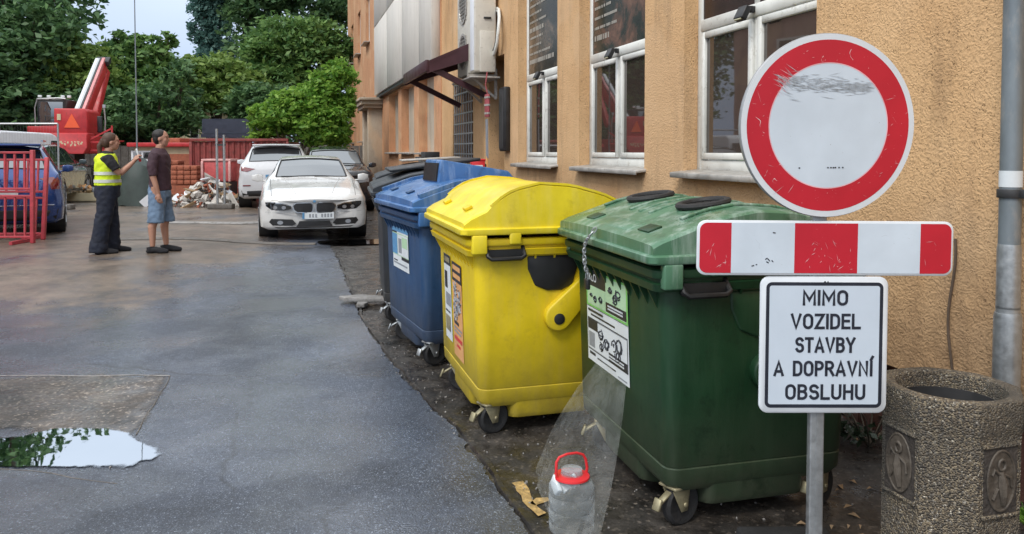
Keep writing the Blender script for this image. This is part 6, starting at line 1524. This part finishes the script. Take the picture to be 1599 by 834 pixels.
for sx in (-1, 1):
    q = MB(); q.loft([[(sx * .95 + dx, 1.9 * math.cos(a) , .48 + .46 * math.sin(a)) for a in [k_ * math.pi / 10 for k_ in range(20)]] for dx in (-.25, .25)]); tk = q.build('track', MT['rubber'], EX, bevel=.02)
    q = MB()
    for k_ in range(40):
        a = k_ * math.pi / 20; q.box((sx * .95, 1.93 * math.cos(a), .48 + .48 * math.sin(a)), (.52, .06, .06), rx=a)
    q.build('track_pads', MT['darkmetal'], tk)
q = MB(); q.cyl((0, .2, .8), (0, .2, 1.45), .55); q.box((0, .2, .75), (1.5, 1.2, .4)); q.build('undercarriage', MT['darkmetal'], EX, bevel=.03)
q = MB(); q.cyl((.25, -1.0, .55), (.25, -1.0, 1.45), .32, n=20); q.build('tank', MT['sgrey'], EX, smooth=True)
q = MB(); q.box((-.15, -1.2, 1.36), (.1, .1, .1)); q.build('beacon', MT['sorange'], EX, bevel=.02)

EX.scale = (.80, .9, .95); EX.location.x = px(108, 27)
# cream crate with scraps under the machine
ct = empty('skip_tray', (px(135, 22), 22, gh(-12, 22)), 0, 'low cream tray filled with scraps below the red excavator', 'tray')
q = MB(); q.box((0, 0, .06), (.95, .6, .06)); q.box((0, -.29, .16), (.95, .03, .20)); q.box((-.46, 0, .16), (.03, .6, .2)); q.box((.46, 0, .16), (.03, .6, .2)); q.box((0, .29, .16), (.95, .03, .20)); q.build('tray', MT['cream'], ct)
rr = random.Random(9)
for i in range(14):
    q = MB(); chunk(q, (rr.uniform(-.38, .38), rr.uniform(-.2, .2), rr.uniform(.2, .42)), (rr.uniform(.12, .3), rr.uniform(.06, .16), rr.uniform(.05, .12)), rr); q.build('scrap', [MT['wood'], MT['plaster_chunk'], MT['sorange'], MT['sgrey']][i % 4], ct)

# ------------------------------------------------------------------ site fence
def site_fence(label, x0, x1, Y, h=2.05, yaw=0):
    t = empty('site_fence', (x0, Y, gh(x0, Y)), yaw, label, 'fence', 'temporary steel fence panels'); W = x1 - x0
    for nm, a, c_ in (('post', (0, 0, .05), (0, 0, h)), ('post', (W, 0, .05), (W, 0, h)), ('rail', (0, 0, h), (W, 0, h)), ('rail', (0, 0, .2), (W, 0, .2))):
        q = MB(); q.cyl(a, c_, .024, n=8); q.build(nm, MT['steel'], t, smooth=True)
    q = MB()
    for i in range(1, 34): q.bar((W * i / 34, 0, .2), (W * i / 34, 0, h), .0016)
    for i in range(1, 8): q.bar((0, .004, .2 + (h - .2) * i / 8), (W, .004, .2 + (h - .2) * i / 8), .0022)
    tag(q.build('wire_mesh', MT['steel'], t), kind='stuff')
    for x in (0, W):
        q = MB(); q.box((x, 0, .065), (.68, .23, .13)); q.build('foot', MT['conc_dark'], t, bevel=.02)
    return t
site_fence('steel mesh fence panel behind the blue suv, its top rail crossing the excavator', px(-60, 19.0), px(92, 19.0), 19.0, 2.12)
q1 = px(345, 19.2)
ft_ = empty('fence_post', (q1, 19.2, gh(q1, 19.2)), 0, 'pair of tall grey fence posts in a dark concrete foot before the rubble pile', 'fence post')
for dx in (-.09, .09):
    q = MB(); q.cyl((dx, 0, .1), (dx, 0, 2.0 if dx < 0 else 1.85), .030, n=10); q.build('post', MT['steel'], ft_, smooth=True)
q = MB(); q.box((0, 0, .065), (.62, .26, .13)); q.build('foot', MT['conc_dark'], ft_, bevel=.02)
for z in (.5, 1.6):
    q = MB(); q.box((0, 0, z), (.26, .04, .05)); q.build('clamp', MT['darkmetal'], ft_)
# slender mast
ms_ = empty('lamp_mast', (px(215, 24), 24, gh(-11, 24)), 0, 'tall thin grey mast rising before the trees behind the person in the vest', 'mast')
q = MB(); q.tube([(0, 0, 0), (0, 0, 3), (0, 0, 9)], [.035, .02, .014], 8); q.build('mast', MT['pipe'], ms_, smooth=True)
q = MB(); q.cyl((0, 0, 0), (0, 0, .4), .11); q.build('base', MT['darkmetal'], ms_)

# ------------------------------------------------------------------ rubble, pallets, huts
RP = empty('rubble_pile', (px(322, 20.2), 20.4, gh(-8, 20)), 0, 'heap of broken pale plaster, timber and brick in front of the rust red container', 'rubble')
rr = random.Random(14)
q = MB()
for i in range(420):
    a = rr.uniform(0, 6.28); r_ = rr.random() ** .6; x, y = 1.0 * r_ * math.cos(a), .8 * r_ * math.sin(a); s = rr.uniform(.03, .10)
    chunk(q, (x, y, (1 - r_) * .62 * rr.uniform(.5, 1) + .03), (s, s * .8, s * .6), rr, rr.choice((0, 0, 0, 1, 2)))
tag(q.build('small_rubble', [MT['plaster_chunk'], MT['brick'], MT['conc_dark']], RP), kind='stuff')
for i in range(75):
    a = rr.uniform(0, 6.28); r_ = rr.random() ** .7; x, y = .95 * r_ * math.cos(a), .75 * r_ * math.sin(a); z = (1 - r_) * .66 + .05
    q = MB(); k_ = i % 5
    if k_ == 0: chunk(q, (x, y, z), (rr.uniform(.4, .75), .10, .04), rr); nm, mm = 'plank', MT['wood']
    elif k_ == 3: chunk(q, (x, y, z), (.25, .12, .07), rr); nm, mm = 'brick', MT['brick']
    elif k_ == 4: chunk(q, (x, y, z), (rr.uniform(.3, .55), rr.uniform(.2, .4), .04), rr); nm, mm = 'board', MT['white'] if rr.random() < .5 else MT['plaster_chunk']
    else: chunk(q, (x, y, z), (rr.uniform(.14, .32), rr.uniform(.12, .22), rr.uniform(.08, .18)), rr); nm, mm = 'plaster_chunk', MT['plaster_chunk']
    q.build(nm, mm, RP)
RC = empty('container', (px(375, 24.5), 24.5, gh(-9, 24)), R(2), 'rust red corrugated steel container behind the rubble pile', 'container')
q = MB(); x = -1.5
pts = []
while x < 1.5: pts += [(x, -.02), (x + .06, -.02), (x + .09, .02), (x + .15, .02)]; x += .18
q.add([(p[0], p[1], z) for z in (0.05, 1.75) for p in pts], [(i, i + 1, len(pts) + i + 1, len(pts) + i) for i in range(len(pts) - 1)]); q.build('front_wall', MT['rust'], RC)
q = MB(); q.box((0, 1.2, .9), (2.96, 2.3, 1.68)); q.build('hull', MT['rust'], RC)
for b_ in (((0, -.02, 1.80), (3.1, .1, .09)), ((0, -.02, .05), (3.1, .1, .10)), ((-1.52, -.02, .92), (.09, .1, 1.65)), ((1.52, -.02, .92), (.09, .1, 1.65))):
    q = MB(); q.box(*b_); q.build('frame', MT['rust'], RC, bevel=.01)
# red chest-like bin with pale lid edge
RB = empty('red_tank', (px(338, 22.5), 22.5, gh(-8, 22)), 0, 'red plastic crate shaped tank with pale rim between rubble and container', 'tank')
q = MB(); q.box((0, .3, .85), (.80, .6, .62)); q.build('tank', mat('pinkish_red_plastic', (.5, .09, .09), .5, dirt=.3), RB, bevel=.06, seg=3)
q = MB(); q.box((0, .3, 1.18), (.86, .66, .07)); q.box((-.40, -.03, .85), (.07, .05, .6)); q.box((.40, -.03, .85), (.07, .05, .6)); q.build('rim', mat('pale_pink_plastic', (.6, .32, .30), .5), RB, bevel=.015)
q = MB(); q.box((0, .3, .27), (.8, .6, .54)); q.build('stand', MT['darkmetal'], RB)
# brick pallet
for kx, (pxx, lab) in enumerate(((290, 'stack of red hollow bricks on a pallet left of the rubble pile'), (262, 'darker brick stack partly hidden behind the person in shorts'))):
    PL = empty('brick_stack', (px(pxx + 2, 23.5 + kx), 23.5 + kx, gh(-8, 23)), R(4), lab, 'bricks', 'stacks of bricks')
    q = MB(); q.box((0, 0, .06), (.8, .6, .12)); q.build('pallet', MT['wood'], PL)
    me0 = None
    for i in range(4):
        for j in range(4 + kx):
            for y in (0,):
                if me0 is None:
                    q = MB(); q.box((0, 0, 0), (.185, .55, .135)); b0 = q.build('brick', MT['brick'], PL, bevel=.01, seg=1); me0 = b0.data; b_ = b0
                else:
                    b_ = bpy.data.objects.new('brick', me0); COL.objects.link(b_); b_.parent = PL
                b_.location = (-.30 + .2 * i + rr.uniform(-.006, .006), rr.uniform(-.01, .01), .20 + .145 * j + .3)
    q = MB(); q.box((0, 0, .27), (.8, .55, .28)); q.build('block', MT['brick'], PL)
# site hut, red band and white wall with green paned window
HT = empty('site_hut', (px(270, 26), 26, gh(-11, 26)), 0, 'low white site hut with red roof edge behind the two people', 'hut')
q = MB(); q.box((0, 1.2, .85), (2.6, 2.4, 1.5)); q.build('wall', MT['cream'], HT)
q = MB(); q.box((0, 1.15, 1.66), (2.9, 2.7, .14)); q.build('roof_edge', MT['red'], HT, bevel=.02)
q = MB(); q.box((-.5, 1.2, 1.80), (1.0, 1.2, .20)); q.build('roof_hood', MT['brick'], HT, bevel=.03)
q = MB(); q.box((-1.0, -.02, 1.15), (.75, .05, .62)); wf = q.build('window', MT['white'], HT)
for x in (-1.17, -.83):
    for z in (1.0, 1.3):
        q = MB(); q.box((x, -.05, z), (.26, .02, .22)); q.build('pane', MT['carglass'] if z > 1.1 else mat('green_glass', (.02, .18, .09), .2), wf)
q = MB(); q.box((.25, -.02, .9), (1.3, .05, .9)); q.build('red_panel', MT['brick'], HT)
# dark roofed shed
SD = empty('shed', (px(362, 29), 29, gh(-10, 29)), 0, 'shed with dark navy sloping roof left of the bright green bush', 'shed')
q = MB(); q.box((0, 1.2, 1.0), (1.9, 2.2, 1.9)); q.build('wall', MT['sgrey'], SD)
q = MB(); q.prism([(-1.05, -.12, 2.10), (-1.05, -.10, 2.66), (-1.05, 2.5, 2.75), (-1.05, 2.5, 2.10)], (0, 0, 0), (2.1, 0, 0)); q.build('roof', MT['navy'], SD)
q = MB(); q.box((0, -.16, 2.02), (2.14, .04, .14)); q.build('eave_board', MT['navy'], SD)
# yellow house glimpsed between the trees
YH = empty('yellow_house', (px(330, 44), 44, 0), 0, 'pale yellow house glimpsed between the trees above the dark shed', 'house')
q = MB(); q.box((0, 3, 2.0), (4.2, 6, 4.0)); q.build('wall', MT['cream'], YH)
q = MB(); q.box((-1.2, -.4, .9), (1.9, 1.0, 2.0)); q.build('porch', MT['cream'], YH)
for x in (-.9, .2, 1.3):
    f = MB(); f.box((x, -.03, 2.9), (.55, .06, 1.0)); fo = f.build('window', MT['white_frame'], YH)
    g = MB(); g.box((x, -.07, 2.9), (.44, .03, .88)); g.build('pane', MT['glass_dark'], fo)
q = MB(); q.prism([(-2.4, -.4, 4.0), (-2.4, 3, 5.0), (-2.4, 6.4, 4.0)], (0, 0, 0), (4.8, 0, 0)); q.build('roof', MT['brick'], YH)
LW = empty('boundary_wall', (px(220, 31), 31, 0), 0, 'long dark timber boundary fence behind the excavator and huts', 'fence')
for i in range(60):
    q = MB(); q.box((-9 + i * .31, 0, .95), (.29, .04, 1.9 + .03 * (i % 3))); q.build('board', MT['wood'] if 0 else MT['conc_dark'], LW)
dk = empty('tarpaulin_heap', (px(218, 20.5), 20.5, gh(-10, 20)), 0, 'dark olive covered heap of equipment between the two people', 'equipment')
q = MB(); rr = random.Random(3); rings = []
for z, r_ in ((0, .62), (.3, .60), (.7, .50), (1.05, .38), (1.25, .12)):
    rings.append([(r_ * math.cos(a) * rr.uniform(.85, 1.1), r_ * .8 * math.sin(a) * rr.uniform(.85, 1.1), z + rr.uniform(-.04, .04)) for a in [k_ * .3927 for k_ in range(16)]])
q.loft(rings); q.build('cover', mat('dark_olive_tarp', (.035, .05, .045), .6), dk, smooth=True)
q = MB(); q.bar((.35, -.6, .05), (.75, -.4, .45), .04, .22); q.build('panel', MT['white'], dk)

# ------------------------------------------------------------------ trees and plants
def crown_mesh(name, blobs, n, size, m, parent, seed=1, flat=.75, clump=.16):
    rs = np.random.RandomState(seed)
    vol = np.array([b[3] * b[4] * b[5] for b in blobs]) ** .75; cnt = (n * vol / vol.sum()).astype(int)
    C = []
    for b, k in zip(blobs, cnt):
        ncl = max(10, k // 38)
        d = rs.normal(size=(ncl, 3)); d /= np.linalg.norm(d, axis=1)[:, None]; r = rs.uniform(.35, 1.02, (ncl, 1)) ** .55
        cl = d * r; idx = rs.randint(0, ncl, k)
        p = cl[idx] + rs.normal(size=(k, 3)) * clump * np.array([1, 1, .6])
        C.append(p * np.array(b[3:6]) + np.array(b[0:3]))
    C = np.concatenate(C); N_ = len(C)
    a = rs.normal(size=(N_, 3)); a[:, 2] *= .6; a /= np.linalg.norm(a, axis=1)[:, None]
    t = rs.normal(size=(N_, 3)); b_ = np.cross(a, t); b_ /= np.linalg.norm(b_, axis=1)[:, None]
    s = size * rs.uniform(.4, 1.6, (N_, 1)); w_ = s * rs.uniform(.35, .6, (N_, 1))
    nrm = np.cross(a, b_)
    V = np.empty((N_, 4, 3)); V[:, 0] = C - a * s; V[:, 1] = C + b_ * w_ + nrm * s * .15; V[:, 2] = C + a * s; V[:, 3] = C - b_ * w_ + nrm * s * .15
    me = bpy.data.meshes.new(name); me.vertices.add(N_ * 4); me.vertices.foreach_set('co', V.reshape(-1)); me.loops.add(N_ * 4)
    me.loops.foreach_set('vertex_index', np.arange(N_ * 4)); me.polygons.add(N_); me.polygons.foreach_set('loop_start', np.arange(0, N_ * 4, 4)); me.polygons.foreach_set('loop_total', np.full(N_, 4))
    me.update(); me.validate(); me.materials.append(m); o = bpy.data.objects.new(name, me); COL.objects.link(o)
    if parent is not None: o.parent = parent
    return o
def tree(label, x, y, h, blobs, n, size, m, seed, trunk=.18, name='tree', cat='tree', lean=0):
    t = empty(name, (x, y, gh(x, y)), 0, label, cat, 'trees and bushes closing the street'); rs = random.Random(seed)
    q = MB(); pts = [(0, 0, -.1), (.05, 0, h * .2), (.1 * lean, .05, h * .42), (.2 * lean, 0, h * .75)]; q.tube(pts, [trunk, trunk * .85, trunk * .65, trunk * .25], 9)
    q.build('trunk', MT['bark'], t, smooth=True)
    q = MB()
    for i, b in enumerate(blobs):
        a = Vector(pts[1]).lerp(Vector(pts[2]), rs.random()); c_ = Vector(b[:3])
        mid = a.lerp(c_, .5) + Vector((rs.uniform(-.3, .3), rs.uniform(-.3, .3), -.1)); q.tube([a, mid, c_], [trunk * .45, trunk * .3, trunk * .1], 6)
        for k in range(4):
            e_ = c_ + Vector((rs.uniform(-1, 1) * b[3], rs.uniform(-1, 1) * b[4], rs.uniform(-.4, 1) * b[5])) * .7; q.tube([mid.lerp(c_, rs.random()), c_.lerp(e_, .5), e_], [trunk * .18, trunk * .12, trunk * .04], 5)
    q.build('limbs', MT['bark'], t, smooth=True)
    crown_mesh('crown', blobs, n, size, m, t, seed); return t
def blob_at(cx, cy, Y, bx, rx, rz_, ry=None, by=0):   # crown mass given as (pixel centre) -> local offsets from the trunk at bx
    return (px(cx, Y) - bx, by, 1.75 + (236 - cy) / 1200 * Y, rx / 1200 * Y, (ry or rx) / 1200 * Y, rz_ / 1200 * Y)
def T(label, tx, Y, blobs, n, size, m, seed, **k):
    bx = px(tx, Y); g = gh(bx, Y)
    bl = [blob_at(*(b[:2]), Y, bx, *(b[2:])) for b in blobs]; top = max(b[2] + b[5] for b in bl)
    return tree(label, bx, Y, top, bl, n, size, m, seed, **k)
T('tall dark broadleaf tree with open crown at the far left edge', 10, 34, [(-60, 40, 130, 130), (50, -25, 105, 90), (-80, -170, 110, 100), (-110, -290, 100, 80), (100, 15, 60, 62), (-150, -60, 120, 140), (50, 105, 85, 55), (-10, 150, 120, 60)], 23000, .17, MT['leaf_dark'], 1, trunk=.3)
T('dense dark tree behind the excavator cab', 40, 31.8, [(20, 110, 80, 70), (60, 60, 60, 50), (-40, 130, 80, 80), (30, 175, 80, 45)], 14000, .14, MT['leaf_dark'], 2, trunk=.22)
T('yellow green tree behind the excavator boom', 120, 33, [(120, 105, 45, 40), (95, 130, 50, 40), (160, 130, 40, 40), (110, 165, 60, 40)], 9000, .13, MT['leaf_olive'], 3, trunk=.16)
T('rounded green tree behind the thin mast', 225, 35, [(205, 118, 50, 46), (250, 128, 40, 50), (180, 130, 42, 52), (232, 92, 28, 28), (196, 82, 26, 22), (262, 74, 16, 13), (225, 175, 70, 46)], 13000, .14, MT['leaf_mid'], 4, trunk=.2)
T('dark bushy tree behind the person in shorts', 250, 32, [(250, 190, 60, 45), (205, 200, 55, 40), (285, 150, 30, 50), (170, 200, 50, 50), (120, 195, 60, 50)], 12000, .12, MT['leaf_dark'], 5, trunk=.15)
T('tall blue green poplar left of the high trees', 325, 50, [(322, 40, 22, 60), (345, 80, 24, 60), (318, -60, 24, 90), (350, -30, 30, 70), (335, 120, 30, 40)], 14000, .17, MT['leaf_blue'], 6, trunk=.25)
T('tall grey green tree beside the poplar', 395, 48, [(395, 20, 42, 55), (430, -30, 60, 60), (370, -50, 50, 70), (400, 80, 45, 50), (500, 10, 60, 50), (470, -60, 80, 70), (530, 60, 40, 60), (560, 0, 50, 70)], 19000, .19, MT['leaf_dark'], 7, trunk=.3)
T('broad green tree with pale leaf tips in front of the tall trees', 440, 41, [(440, 85, 50, 45), (480, 70, 45, 40), (410, 110, 40, 40), (500, 110, 45, 45), (450, 140, 60, 40), (525, 90, 30, 40)], 20000, .14, MT['leaf_mid'], 8, trunk=.25)
T('olive green tree above the dark roofed shed', 340, 38, [(345, 130, 40, 35), (310, 140, 35, 40), (380, 150, 35, 35), (350, 165, 45, 22), (300, 175, 30, 30)], 13000, .13, MT['leaf_olive'], 9, trunk=.2)
T('dark tree between the shed and the bright bush', 400, 36, [(400, 175, 40, 35), (440, 180, 40, 40), (380, 180, 30, 22)], 8000, .12, MT['leaf_dark'], 10, trunk=.15)
T('bright green willowy bush against the salmon wall', 470, 25, [(470, 185, 42, 34), (428, 200, 34, 26), (505, 158, 30, 32), (500, 205, 45, 38), (532, 150, 26, 40), (532, 205, 24, 40), (412, 218, 28, 20), (450, 168, 22, 16), (520, 128, 16, 16), (400, 190, 14, 14)], 19000, .085, MT['leaf_light'], 11, trunk=.08, name='bush', cat='bush')
hb_ = crown_mesh('far_wood', [((i - 9) * 3.2, 0, 2.2 + 1.2 * math.sin(i * 1.7), 2.6, 2, 2.6) for i in range(20)], 26000, .22, MT['leaf_dark'], None, 12)
hb_.location = (-14, 56, 0); tag(hb_, 'far dark wood closing the view behind the trees', 'wood', kind='stuff')
# ivy and weeds behind the litter bin
IV = empty('ivy', (2.05, 4.35, -.02), 0, 'low dark ivy and litter between the green container and the wall', 'plant')
crown_mesh('leaves', [(0, 0, .22, .34, .28, .20), (-.25, .2, .12, .25, .2, .14)], 900, .024, mat('dark_ivy', (.02, .035, .015), .5), IV, 21)
q = MB()
for i in range(12): a = i * .52; q.tube([(0, 0, 0), (.15 * math.cos(a), .15 * math.sin(a), .2), (.3 * math.cos(a), .25 * math.sin(a), .3)], [.006, .004, .002], 5)
q.build('stems', MT['bark'], IV)
WD = empty('weed', (2.26, 3.25, -.02), 0, 'small green weed growing beside the litter bin at the right edge', 'plant')
crown_mesh('leaves', [(0, 0, .14, .10, .12, .12)], 160, .035, MT['leaf_light'], WD, 22)
q = MB()
for i in range(5): a = i * 1.25; q.tube([(0, 0, 0), (.06 * math.cos(a), .06 * math.sin(a), .18)], [.005, .002], 5)
q.build('stems', MT['leaf_mid'], WD)
lf = MB(); rr = random.Random(17)
for i in range(90):
    x, y = rr.uniform(1.3, 2.4), rr.uniform(2.9, 4.9); a = rr.uniform(0, 6.28); s = rr.uniform(.012, .03)
    lf.add([(x - s * math.cos(a), y - s * math.sin(a), -.015 + rr.random() * .01), (x + s * .5 * math.sin(a), y - s * .5 * math.cos(a), 0), (x + s * math.cos(a), y + s * math.sin(a), -.012), (x - s * .5 * math.sin(a), y + s * .5 * math.cos(a), .002)], [(0, 1, 2, 3)])
tag(lf.build('fallen_leaves', MT['wood']), 'dry brown leaves scattered behind the green container', 'leaves', kind='stuff')
